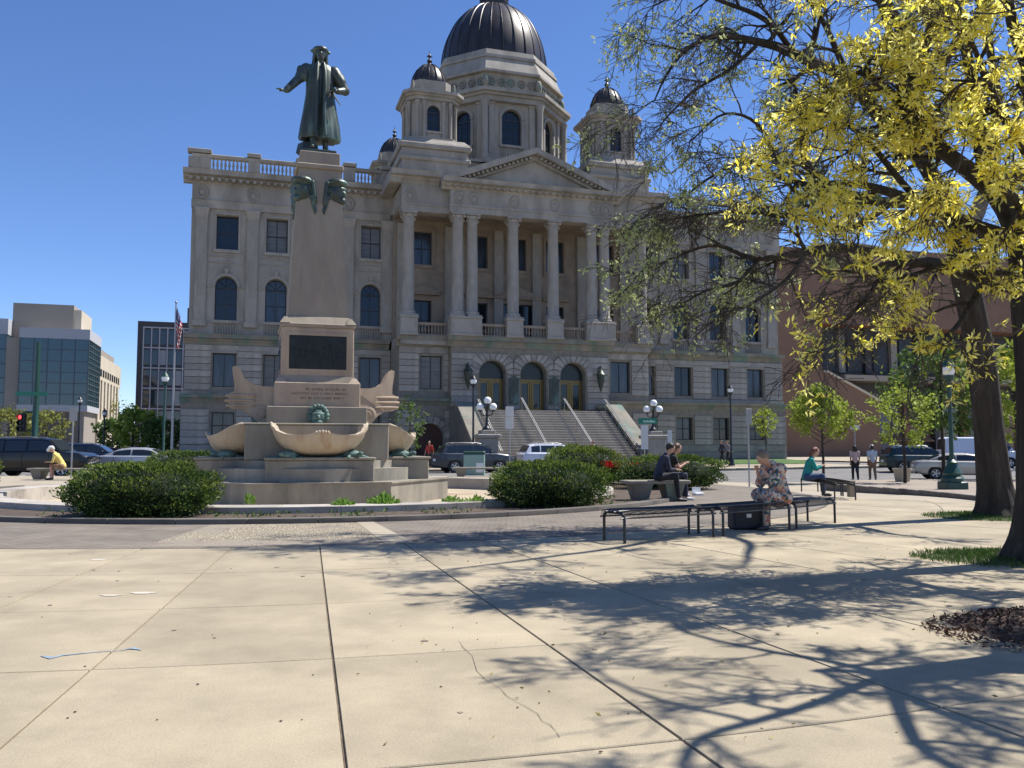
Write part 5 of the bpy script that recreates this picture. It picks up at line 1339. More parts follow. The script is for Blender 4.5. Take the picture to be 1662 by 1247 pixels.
# far tree: leaning trunk, long limbs reaching left over the square, only just in leaf
tr1 = [((9.5, 16.65, -.05), .38), (A(1616, 790, 16.65), .29), (A(1604, 690, 16.6), .265), (A(1592, 580, 16.5), .25), (A(1570, 470, 16.3), .23), (A(1556, 400, 16.2), .21)]
L1 = [
 [(A(1556, 400, 16.2), .17), (A(1530, 320, 15.8), .14), (A(1480, 235, 15.3), .13), (A(1425, 182, 15), .12), (A(1382, 131, 14.7), .11), (A(1330, 100, 14.4), .095), (A(1290, 84, 14.2), .08), (A(1230, 66, 14), .06), (A(1167, 55, 13.8), .045), (A(1110, 88, 13.6), .03), (A(1075, 125, 13.5), .018), (A(1058, 165, 13.5), .010)],
 [(A(1562, 440, 16.2), .13), (A(1490, 425, 15.9), .10), (A(1400, 402, 15.6), .085), (A(1306, 410, 15.3), .065), (A(1235, 418, 15), .045), (A(1160, 400, 14.8), .03), (A(1090, 420, 14.6), .018), (A(1045, 440, 14.5), .01)],
 [(A(1530, 320, 15.8), .12), (A(1440, 332, 15.4), .09), (A(1353, 304, 15), .07), (A(1312, 262, 14.7), .05), (A(1300, 190, 14.5), .035), (A(1286, 130, 14.3), .025), (A(1250, 100, 14.2), .014)],
 [(A(1353, 304, 15), .05), (A(1280, 290, 14.7), .04), (A(1215, 262, 14.4), .03), (A(1150, 290, 14.2), .02), (A(1110, 320, 14.1), .01)],
 [(A(1480, 235, 15.3), .1), (A(1466, 150, 15.5), .08), (A(1440, 40, 15.7), .06), (A(1400, -60, 15.8), .04), (A(1340, -120, 15.8), .02)],
 [(A(1556, 400, 16.2), .15), (A(1600, 300, 16.8), .12), (A(1620, 180, 17.3), .09), (A(1600, 40, 17.5), .06), (A(1560, -80, 17.5), .03)],
 [(A(1440, 332, 15.4), .07), (A(1380, 370, 15.2), .055), (A(1300, 360, 15), .04), (A(1220, 350, 14.8), .03), (A(1130, 350, 14.6), .02), (A(1060, 355, 14.5), .01)],
 [(A(1290, 84, 14.2), .05), (A(1240, 30, 14), .04), (A(1180, 0, 13.9), .03), (A(1120, -15, 13.8), .02), (A(1060, 10, 13.8), .01)],
 [(A(1382, 131, 14.7), .06), (A(1340, 40, 14.6), .045), (A(1290, -20, 14.5), .03), (A(1230, -60, 14.4), .018)],
 [(A(1306, 410, 15.3), .04), (A(1270, 460, 15.1), .03), (A(1220, 490, 15), .02), (A(1170, 510, 14.9), .01)],
 [(A(1230, 66, 14), .035), (A(1180, 110, 13.8), .028), (A(1120, 150, 13.6), .02), (A(1075, 200, 13.5), .01)],
 [(A(1562, 440, 16.2), .1), (A(1620, 380, 15.6), .08), (A(1680, 330, 15), .06), (A(1760, 270, 14.5), .03)],
 [(A(1353, 304, 15), .045), (A(1300, 320, 14.6), .035), (A(1240, 220, 14.3), .028), (A(1170, 190, 14.0), .02), (A(1120, 230, 13.9), .01)],
 [(A(1235, 418, 15), .035), (A(1200, 450, 14.8), .025), (A(1150, 470, 14.7), .018), (A(1100, 500, 14.6), .01)],
]
L1 += [lb(((7.8, 15.8, 8.6), .1), ((6.8, 15.4, 9.9), .07), ((5.4, 15.0, 10.6), .05), ((3.6, 14.6, 10.9), .02)),  # unseen limbs above the frame, added to cast lacy shadows on the paving
 lb(((7.8, 15.8, 8.6), .1), ((7.6, 14.6, 10.0), .07), ((6.8, 13.4, 10.8), .05), ((5.6, 12.4, 11.2), .02)),
 lb(((8.6, 16.6, 9.0), .1), ((9.4, 15.6, 10.2), .07), ((9.6, 14.0, 11.0), .05), ((9.2, 12.6, 11.4), .02)),
 lb(((6.8, 15.4, 9.9), .06), ((5.6, 16.2, 10.8), .04), ((4.2, 16.4, 11.4), .015)),
 lb(((8.6, 16.6, 9.0), .08), ((8.4, 17.0, 10.6), .06), ((7.2, 17.0, 11.6), .04), ((5.6, 16.6, 12.2), .015))]
t1, n1 = big_tree('far honey locust with a leaning trunk, its nearly bare limbs reaching left across the sky', tr1, L1, 11, 2, .85,
    [('opening_leaves', bud, .33, 4, .03, .085, .42, some)], rate=.46, droop=.14)
# near tree: gold leaves
tr2 = [((6.22, 10.2, -.05), .33), (A(1684, 800, 10.2), .22), (A(1682, 650, 10.2), .205), (A(1672, 500, 10.25), .20), (A(1664, 400, 10.3), .18)]
L2 = [
 [(A(1664, 400, 10.3), .12), (A(1600, 300, 10.1), .10), (A(1520, 215, 9.9), .075), (A(1440, 150, 9.7), .05), (A(1390, 120, 9.6), .03)],
 [(A(1664, 400, 10.3), .11), (A(1590, 370, 10), .08), (A(1500, 330, 9.8), .06), (A(1410, 300, 9.6), .04), (A(1330, 290, 9.4), .025), (A(1280, 300, 9.3), .012)],
 [(A(1672, 480, 10.25), .09), (A(1600, 455, 9.9), .06), (A(1520, 430, 9.6), .045), (A(1440, 430, 9.4), .03), (A(1370, 440, 9.3), .015)],
 [(A(1600, 300, 10.1), .08), (A(1590, 180, 10), .065), (A(1560, 60, 9.9), .05), (A(1510, -40, 9.8), .03)],
 [(A(1664, 400, 10.3), .12), (A(1680, 280, 10.3), .1), (A(1670, 120, 10.2), .08), (A(1640, -30, 10.1), .05), (A(1600, -140, 10), .03)],
 [(A(1664, 400, 10.3), .1), (A(1730, 300, 10), .08), (A(1830, 200, 9.6), .06), (A(1950, 100, 9), .03)],
 [(A(1520, 215, 9.9), .05), (A(1470, 110, 9.7), .04), (A(1440, 30, 9.6), .03), (A(1420, -40, 9.5), .015)],
 [(A(1500, 330, 9.8), .04), (A(1430, 240, 9.6), .03), (A(1370, 200, 9.5), .02), (A(1330, 180, 9.4), .01)],
 [(A(1440, 430, 9.4), .025), (A(1400, 480, 9.3), .02), (A(1370, 520, 9.3), .01)],
 [(A(1600, 455, 9.9), .04), (A(1560, 520, 9.7), .03), (A(1510, 560, 9.6), .015)],
 [(A(1670, 120, 10.2), .05), (A(1720, 20, 9.8), .04), (A(1800, -80, 9.4), .02)],
 [(A(1680, 280, 10.3), .06), (A(1640, 200, 9.6), .045), (A(1600, 120, 9), .03), (A(1560, 30, 8.5), .015)],
 lb(((6.3, 10.3, 3.9), .1), ((7.4, 10.8, 5.4), .07), ((8.8, 11.2, 6.4), .05), ((10.2, 11.6, 6.9), .02)),
 [(A(1664, 400, 10.3), .06), (A(1650, 340, 9.5), .045), (A(1610, 300, 8.8), .03), (A(1560, 260, 8.3), .015)],
]
def hi(P): return (P[:, 2] > 3.6) & clump(P, 1.6, -.10)
def lo(P): return (P[:, 2] <= 3.6) & clump(P, 1.7, .12)
t2, n2 = big_tree('near honey locust at the right edge with bright golden leaves', tr2, L2, 5, 2, .62,
    [('golden_leaves', yellow, .44, 6, .022, .10, .27, hi), ('golden_leaves', yellow, .34, 6, .02, .10, .27, lo), ('young_leaves', yellow_s, .05, 3, .04, .075, .35, some)], rate=.6, droop=.1)
# third tree, outside the frame on the right: its shadow lies over the slabs
tr3 = [((4.75, 6.25, -.05), .26), ((4.78, 6.2, 1.5), .19), ((4.7, 6.2, 3.0), .17), ((4.6, 6.2, 4.0), .15)]
L3s = [lb(((4.6, 6.2, 3.9), .09), ((5.2, 6.0, 5.2), .07), ((6.2, 5.4, 6.2), .05), ((7.2, 4.8, 6.9), .02)),
      lb(((4.6, 6.2, 4.0), .09), ((4.9, 5.4, 5.2), .07), ((5.8, 5.0, 6.2), .05), ((6.8, 4.6, 6.9), .02)),
      lb(((4.6, 6.2, 4.0), .09), ((4.5, 5.8, 5.6), .07), ((4.8, 5.6, 6.8), .05), ((5.4, 5.4, 7.6), .02)),
      lb(((4.6, 6.2, 4.0), .09), ((5.2, 6.8, 5.6), .07), ((6.2, 7.2, 6.6), .05), ((7.4, 7.4, 7.0), .02)),
      lb(((5.2, 6.0, 5.2), .05), ((6.0, 6.4, 6.4), .04), ((6.8, 6.6, 7.2), .015)),
      lb(((4.9, 5.4, 5.2), .05), ((5.9, 5.4, 5.8), .04), ((7.0, 5.2, 6.2), .015)),
      lb(((5.4, 4.6, 6.2), .04), ((6.8, 5.0, 7.0), .03), ((7.8, 4.8, 7.4), .015)),
      lb(((4.5, 5.8, 5.6), .05), ((4.6, 6.6, 6.6), .04), ((4.9, 7.4, 7.4), .015)),
      lb(((4.6, 6.2, 4.0), .1), ((5.8, 6.6, 5.0), .08), ((7.2, 6.4, 5.6), .06), ((8.8, 6.0, 6.0), .02)),
      lb(((5.8, 6.6, 5.0), .06), ((6.8, 7.6, 5.8), .05), ((7.8, 8.6, 6.4), .02)),
      lb(((7.2, 6.4, 5.6), .05), ((8.0, 5.6, 6.4), .04), ((8.6, 4.8, 7.0), .015)),
      lb(((4.6, 6.2, 4.0), .08), ((5.0, 7.2, 5.4), .06), ((5.2, 8.2, 6.6), .04), ((5.6, 9.0, 7.4), .015)),
      lb(((6.2, 5.4, 6.2), .05), ((7.0, 5.8, 7.2), .035), ((8.0, 6.0, 8.2), .015))]
L3 = [[(p, r * .5) for p, r in c] for c in L3s]
t3, n3 = big_tree('honey locust just beyond the right edge, known by its dappled shadow on the slabs', tr3, L3, 23, 2, .6,
    [('golden_leaves', yellow, .10, 3, .02, .08, .32, None)], rate=.55, droop=.05, tw_min=.007)
print('twig ends', n1, n2, n3)
# mulch, grass round the trunks
def disc_pts(c, rx, ry, n, wob=.12, ph=0): return [(c[0] + rx * math.cos(2 * PI * i / n) * (1 + wob * math.sin(3 * 2 * PI * i / n + ph)), c[1] + ry * math.sin(2 * PI * i / n) * (1 + wob * math.cos(2 * 2 * PI * i / n + ph))) for i in range(n)]
mulch_m = leafmat('bark_mulch', (.035, .015, .010), (.12, .055, .032), 0)
def mound(name, c, rx, ry, h_, m, seed=0, kind='structure', **kw):
    b = MB(); n = 28; rings_ = 6; vs = []
    for k in range(rings_ + 1):
        f = 1 - k / rings_
        for i, (x, y) in enumerate(disc_pts((0, 0), rx, ry, n, .1, seed)): vs.append((c[0] + x * f, c[1] + y * f, h_ * (1 - f ** 2) + (.02 * mnoise.noise(Vector((x * f * 3, y * f * 3, seed))) if k else -.02)))
    b.add(vs, [(k * n + i, k * n + (i + 1) % n, (k + 1) * n + (i + 1) % n, (k + 1) * n + i) for k in range(rings_) for i in range(n)])
    return b.build(name, m, kind=kind, smooth=180, **kw)
mound('mulch_bed', (4.85, 6.3), 1.75, 1.0, .09, soil, 1)
n = 9000; a = nrg.uniform(0, 2 * PI, n); q = np.sqrt(nrg.uniform(0, 1, n)); C = np.stack([4.85 + 1.82 * q * np.cos(a), 6.3 + 1.04 * q * np.sin(a), .10 * (1 - q ** 2) + nrg.uniform(.0, .025, n)], 1)
quads('mulch', leaf_quads(C, .036, .35, np.stack([np.cos(a * 7), np.sin(a * 7), a * 0], 1), .5), mulch_m, None, kind='stuff', label='brown bark mulch heaped round the tree at the lower right')
turf = mat('turf_soil', (.07, .075, .03), .95, var=.3, scale=4)
for c, rx, ry in (((6.0, 10.5), 1.0, .8), ((9.35, 16.7), 1.2, 1.0)):
    mound('grass_patch', c, rx, ry, .04, turf, c[0])
    n = 5000; a = nrg.uniform(0, 2 * PI, n); q = nrg.uniform(0, 1.12, n); C = np.stack([c[0] + rx * q * np.cos(a), c[1] + ry * q * np.sin(a), .04 * (1 - q.clip(0, 1) ** 2) + .02 + 0 * q], 1)
    quads('grass', leaf_quads(C, .07, .14, np.tile([0, 0, 1.], (n, 1)), .35), grass_m, None, kind='stuff', label='short grass at the foot of the ' + ('nearer' if c[1] < 12 else 'farther') + ' big trunk')

n = 420; C = np.stack([nrg.uniform(-1, 7, n), nrg.uniform(4, 15, n), np.full(n, .008)], 1); D = nrg.normal(size=(n, 3)); D[:, 2] *= .1
quads('leaf_litter', leaf_quads(C, .024, .4, D, .1), leafmat('dry_litter', (.20, .14, .05), (.42, .36, .10), .1), None, kind='stuff', label='tiny fallen leaves and catkins strewn on the slabs under the trees')
# street trees -------------------------------------------------------
sap = leafmat('maple_spring_green', (.20, .27, .035), (.40, .46, .08), .45)
sap_d = leafmat('maple_green', (.07, .12, .03), (.15, .22, .05), .35)
sap_y = leafmat('olive_yellow_leaf', (.2, .22, .05), (.3, .3, .08), .35)
def small_tree(label, p, hgt, cw, c0, n, leaf=sap, size=.14, seed=1, group='young street trees', shape='up', tr=.06, name='young_tree'):
    rg = random.Random(seed); t = empty(name, p, 0, label, 'tree', group)
    b = MB(); b.tube([(0, 0, 0), (.02, 0, c0 * .6), (0, .02, c0), (.02, 0, hgt * .8), (0, 0, hgt * .97)], [tr * 1.2, tr, tr * .9, tr * .4, .01], 7); b.build('trunk', bark, t, smooth=180)
    b = MB(); tips = []
    for i in range(26):
        z = c0 + (hgt - c0) * (i / 26) * .85; a = i * 2.4 + rg.uniform(-.4, .4); f = (1.05 - .85 * (i / 26)) * (.8 + .2 * min(1, i / 4)) if shape == 'up' else math.sin(PI * (.15 + .75 * i / 26))
        L_ = cw * .5 * f * rg.uniform(.75, 1.15); up = .75 if shape == 'up' else .35
        e = Vector((math.cos(a) * L_, math.sin(a) * L_, z + L_ * up)); m_ = Vector((math.cos(a) * L_ * .5, math.sin(a) * L_ * .5, z + L_ * up * .4))
        b.tube([(0, 0, z), m_, e], [tr * .35, tr * .2, .006], 4, cap=False)
        for k in range(7): tips.append(Vector((0, 0, z)).lerp(m_, 1) * (1 - k / 6) + e * (k / 6))
        tips.append(e)
    for k in range(8): tips.append(Vector((rg.uniform(-.1, .1), rg.uniform(-.1, .1), hgt * (.85 + .15 * k / 8))))
    b.build('branches', bark, t, kind='stuff')
    T = np.array([tuple(q) for q in tips]); C = T[nrg.integers(0, len(T), n)] + nrg.normal(size=(n, 3)) * cw * .04
    quads('crown', leaf_quads(C, size, .7), leaf, t, kind='stuff'); return t
def gp(u, v):      # ground point under a pixel, with the dip of the ground
    z = 0
    for _ in range(6):
        x = (u - 831) / 1390; y = -(v - 623.5) / 1390; dz = math.sin(PITCH) + y * math.cos(PITCH); dy = math.cos(PITCH) - y * math.sin(PITCH)
        tt = (z - EYE) / dz; X, Y = x * tt, dy * tt; z = gz(X, Y)
    return Vector((X, Y, z))
def on(u, Y, dz=0):
    X = (u - 831) / 1390 * (Y * math.cos(PITCH)); return Vector((X, Y, gz(X, Y) + dz))
small_tree('bright green young maple right of the woman in teal, in front of the brick building', on(1335, 40), 4.55, 3.3, 1.75, 5200, sap, .13, 3)
small_tree('loose-crowned young tree beside the white planter pot', on(1467, 34), 4.1, 2.7, 1.7, 1900, sap, .12, 5, shape='round')
small_tree('darker leafy street tree behind the tall black lamp post', on(1530, 44), 7.2, 5.2, 2.3, 5200, sap_d, .19, 8, shape='round', tr=.09)
small_tree('thin sapling in front of the right end of the courthouse', on(1243, 63, .1), 4.3, 1.9, 2.0, 700, sap, .16, 9, shape='round', tr=.04)
small_tree('thin sapling in front of the courthouse side door', on(665, 54), 4.6, 2.4, 1.2, 600, sap_d, .16, 10, shape='round', tr=.05)
small_tree('leafy tree seen between the big trunks at the right edge', on(1652, 38), 6.5, 3.6, 1.8, 4200, sap, .16, 12, shape='round', tr=.1)
for lb_, u, Y, h_, w, n, lf, sd in (('yellow green tree behind the traffic signal', 16, 92, 5.6, 6, 1500, sap_y, 21), ('olive tree right of the traffic signal in front of the glass building', 75, 95, 5.6, 5, 1200, sap_y, 22), ('dark green tree between the glass building and the dark office tower', 182, 84, 4.2, 4.0, 1500, sap_d, 23), ('light green tree behind the silver sedan', 215, 78, 5.0, 4.4, 2200, sap, 24), ('dark tree at the left corner of the courthouse', 262, 76, 3.8, 4.2, 1700, sap_d, 25), ('distant bare-topped tree below the open sky', 190, 130, 9.0, 8, 500, sap_y, 26)):
    small_tree(lb_, on(u, Y), h_, w, 1.2, n, lf, .3, sd, 'trees beyond the street on the left', 'round', .12, 'street_tree')

# ================================================================== BENCHES
def arc_bench(label, r0, r1, a0, a1, group, top_m=black_m, h_=.45, wire=True, mid=True):
    c0 = Vector(pol((r0 + r1) / 2, (a0 + a1) / 2)); t = empty('bench', tuple(c0), 0, label, 'bench', group)
    P = lambda r, a, z: Vector(pol(r, a, z)) - c0
    for a in (a0 + .25, a1 - .25):
        b = MB(); i_, o_ = P(r0, a, 0), P(r1, a, 0); dr = (o_ - i_)
        pts = [i_, i_ + Vector((0, 0, h_ - .13))] + [i_ + dr * (.18 * (1 - math.cos(q))) + Vector((0, 0, h_ - .13 + .1 * math.sin(q))) for q in (.4, .8, 1.2, 1.57)] + [o_ - dr * (.18 * (1 - math.cos(q))) + Vector((0, 0, h_ - .13 + .1 * math.sin(q))) for q in (1.57, 1.2, .8, .4)] + [o_ + Vector((0, 0, h_ - .13)), o_]
        b.tube(pts, .021, 8); lg = b.build('leg_frame', black_m, t, smooth=60)
    n = 16
    b = MB(); prof_ = [(0, -.1), (.02, -.03), (.08, 0), (.3, -.012), (.7, -.012), (.92, 0), (.98, -.03), (1.0, -.1)]
    for (u_, dz) in ((0, -.1), (.08, 0), (.92, 0), (1.0, -.1)): b.tube([P(r0 + (r1 - r0) * u_, a0 + (a1 - a0) * k / n, h_ + dz) for k in range(n + 1)], .012, 6)
    b.build('seat_rail', black_m, t, smooth=60, kind='stuff')
    b = MB(); m = int((a1 - a0) / 360 * 2 * PI * r0 / .022)
    for k in range(1, m):
        a = a0 + (a1 - a0) * k / m; b.tube([P(r0 + (r1 - r0) * u_, a, h_ + dz) for u_, dz in prof_], .0045, 3, cap=False)
    for u_, dz in prof_[2:6]: b.tube([P(r0 + (r1 - r0) * u_, a0 + (a1 - a0) * k / n, h_ + dz - .003) for k in range(n + 1)], .006, 4)
    b.build('seat_wires', top_m, t, kind='stuff'); return t
grpb = 'curved black wire benches'
arc_bench('nearest curved black wire bench, empty, at the left end of the row', 15.25, 15.75, 28.1, 34.8, grpb)
arc_bench('middle curved black wire bench with the woman in the floral dress on it', 15.25, 15.75, 35.1, 41.9, grpb)
arc_bench('third curved black wire bench, empty, right of the floral dress', 15.25, 15.75, 42.2, 48.0, grpb)
arc_bench('curved bench under the woman in teal, farther back', 14.7, 15.2, 74.5, 82.0, grpb)
arc_bench('empty curved bench beside the post right of the woman in teal', 14.7, 15.2, 82.3, 91.0, grpb)
def slab_bench(label, p, rz, L_, w=.6, h_=.5, group='stone benches'):
    t = empty('stone_bench', tuple(p), rz, label, 'bench', group)
    b = MB(); b.cbox(-L_ / 2, L_ / 2, -w / 2, w / 2, h_ - .09, h_, .015); b.build('seat_slab', granite_g, t)
    for s_ in (-1, 1):
        b = MB(); x = s_ * (L_ / 2 - .4); b.taper((x - .16, x + .16, -w * .3, w * .3), (x - .26, x + .26, -w * .46, w * .46), 0, h_ - .092); b.build('pier', stone_dark, t)
    return t
slab_bench('granite slab bench with the couple sitting on its right end', (3.62, 21.75, 0), R(12), 1.65, .62, .52)
slab_bench('stone slab bench with the man in the yellow shirt', on(103, 36.2), R(-8), 2.9, .6, .47)
slab_bench('empty stone slab bench in front of the dark grey SUV', on(782, 40), R(4), 2.75, .6, .42)

# dark case under the middle bench, white food boxes on the ground
b = MB(); b.cbox(-.26, .26, -.14, .14, 0, .40, .03); t = b.build('case', mat('case_black', (.012, .014, .022), .6), None, loc=(3.86, 14.3, 0), rz=R(10)); tag(t, 'dark boxy case standing under the bench of the woman in the floral dress', 'case')
b = MB(); b.box(-.04, .04, -.147, -.135, .2, .26); b.build('tag', white_p, t)
for k, (u, v, w, lb_) in enumerate(((1110, 806, .3, 'flat white food box on the ground left of the open one'), (1133, 804, .26, 'open white food box on the ground by the yew bush'))):
    g = gp(u, v); b = MB(); b.cbox(-w / 2, w / 2, -.1, .1, 0, .07, .01)
    if k: b.box(-w / 2, w / 2, .09, .11, .07, .22)
    o = b.build('food_box', white_p, None, loc=tuple(g), rz=.3 * k); tag(o, lb_, 'box', 'white food boxes')

# ================================================================== PEOPLE
cl = lambda n, c, **k: mat(n, c, .85, bump=.3, bscale=18, dist=.012, var=.12, scale=5, **k)
hair_b = mat('dark_hair', (.02, .013, .01), .6); hair_br = mat('brown_hair', (.10, .05, .025), .6); hair_g = mat('grey_brown_hair', (.19, .14, .10), .6); hair_w = mat('white_hair', (.6, .58, .52), .6); hair_r = mat('auburn_hair', (.16, .055, .03), .6)
navy = cl('navy_cloth', (.03, .034, .055)); blk = cl('black_cloth', (.015, .016, .02)); jeans = cl('blue_jeans', (.05, .08, .15)); teal = cl('teal_knit', (.02, .27, .23)); shirt_w = cl('pale_blue_shirt', (.42, .48, .55)); yel = cl('yellow_shirt', (.72, .55, .16)); tanc = cl('tan_trousers', (.25, .14, .08)); red_c = cl('red_cloth', (.4, .05, .04)); striped = cl('white_maroon_cloth', (.45, .33, .33)); greyc = cl('grey_cloth', (.2, .2, .22))
shoe_d = mat('dark_shoe', (.02, .02, .02), .5); shoe_w = mat('light_shoe', (.5, .5, .5), .6)
fm = bpy.data.materials.new('floral_print'); fm.use_nodes = True; N_ = fm.node_tree.nodes; L_ = fm.node_tree.links; vo = N_.new('ShaderNodeTexVoronoi'); vo.inputs['Scale'].default_value = 24; vo.inputs['Randomness'].default_value = 1
cr_ = N_.new('ShaderNodeValToRGB'); cr_.color_ramp.interpolation = 'CONSTANT'; el = cr_.color_ramp.elements; el[0].color = (.5, .42, .33, 1); el[1].position = .2; el[1].color = (.45, .16, .1, 1)
for p_, c_ in ((.36, (.06, .09, .13, 1)), (.5, (.6, .5, .42, 1)), (.64, (.2, .24, .28, 1)), (.76, (.55, .3, .22, 1)), (.88, (.05, .12, .07, 1))): e_ = el.new(p_); e_.color = c_
tc_ = N_.new('ShaderNodeTexCoord'); L_.new(tc_.outputs['Object'], vo.inputs['Vector']); sp_ = N_.new('ShaderNodeSeparateColor'); L_.new(vo.outputs['Color'], sp_.inputs[0]); L_.new(sp_.outputs[0], cr_.inputs[0]); L_.new(cr_.outputs[0], N_['Principled BSDF'].inputs['Base Color']); N_['Principled BSDF'].inputs['Roughness'].default_value = .85
def face_to(a): return a
# woman in a floral dress, hunched over her phone, facing left
po = seated(.15, .43, 'up', .18, .40, .02, drop=.06)
person('woman with short hair in a loose floral dress, bent over her raised hands', (4.50, 14.42, 0), R(205), po, dict(skin=skin1, top=fm, bottom=fm, shoe=shoe_d, hair=hair_g), voxel=.014, hair='short', sleeves=.75, legs='long', bulk=1.3)
ds = MB()      # the loose skirt part of the dress falling over the lap
# couple
po = seated(.16, .52, 'lap', .13, .43, .06)
person('dark-haired man in a navy jacket sitting nearest on the granite bench', (3.66, 21.55, 0), R(8), po, dict(skin=skin1, top=navy, bottom=blk, shoe=shoe_d, hair=hair_b), voxel=.016, sleeves=.9)
po = seated(.14, .52, 'eat', .10, .44, .02)
person('brown-haired woman beside the man in navy, arm stretched out in front of her', (3.98, 22.1, 0), R(4), po, dict(skin=skin1, top=blk, bottom=navy, shoe=shoe_w, hair=hair_br), voxel=.016, hair='bob', sleeves=.3)
# woman in teal
po = seated(.12, .44, 'eat', .1, .42, .02)
person('woman in a teal top and jeans eating on the far curved bench', (8.42, 24.6, gz(8.4, 24.6)), R(-12), po, dict(skin=skin1, top=teal, bottom=jeans, shoe=shoe_d, hair=hair_r), voxel=.018, hair='bob', sleeves=.9)
# man in yellow
po = seated(.26, .47, 'lap', .14, .42, .0)
person('man in a pale yellow shirt and white cap hunched on a stone bench', tuple(on(103, 36.0)), R(188), po, dict(skin=skin1, top=yel, bottom=tanc, shoe=shoe_d, hair=hair_w), voxel=.02, hat=white_p, sleeves=.6, legs='short')
# two people walking away on the right
person('walking woman in a white and maroon top and black leggings', tuple(on(1387, 42.5)), R(82), standing(.12, .985), dict(skin=skin2, top=striped, bottom=blk, shoe=shoe_d, hair=hair_b), group=None, voxel=.02, hair='bob', sleeves=.5)
person('walking man in a pale blue shirt, white cap and tan trousers', tuple(on(1415, 42.5)), R(84), standing(.14, 1.0), dict(skin=skin2, top=shirt_w, bottom=tanc, shoe=shoe_d, hair=hair_b), voxel=.02, hat=white_p, sleeves=.5)
person('figure in dark clothes walking on the far pavement beside a black lamp post', tuple(on(1172, 62, .08)), R(200), standing(.3, 1.0), dict(skin=skin1, top=navy, bottom=blk, shoe=shoe_w, hair=hair_b), voxel=.03, sleeves=.9)
person('second dark figure on the far pavement, half hidden behind the first', tuple(on(1181, 63.2, .08)), R(195), standing(.2, .97), dict(skin=skin1, top=greyc, bottom=blk, shoe=shoe_d, hair=hair_br), voxel=.03, sleeves=.9)
person('person in a red top near the side door, behind the dark grey SUV', tuple(on(697, 56)), R(250), standing(.1, 1.0), dict(skin=skin1, top=red_c, bottom=blk, shoe=shoe_d, hair=hair_b), voxel=.03, sleeves=.6)
person('person in red passing the foot of the courthouse stairs behind the bush', tuple(on(962, 52.5)), R(200), standing(.1, 1.0), dict(skin=skin1, top=red_c, bottom=navy, shoe=shoe_d, hair=hair_br), voxel=.03, sleeves=.6)
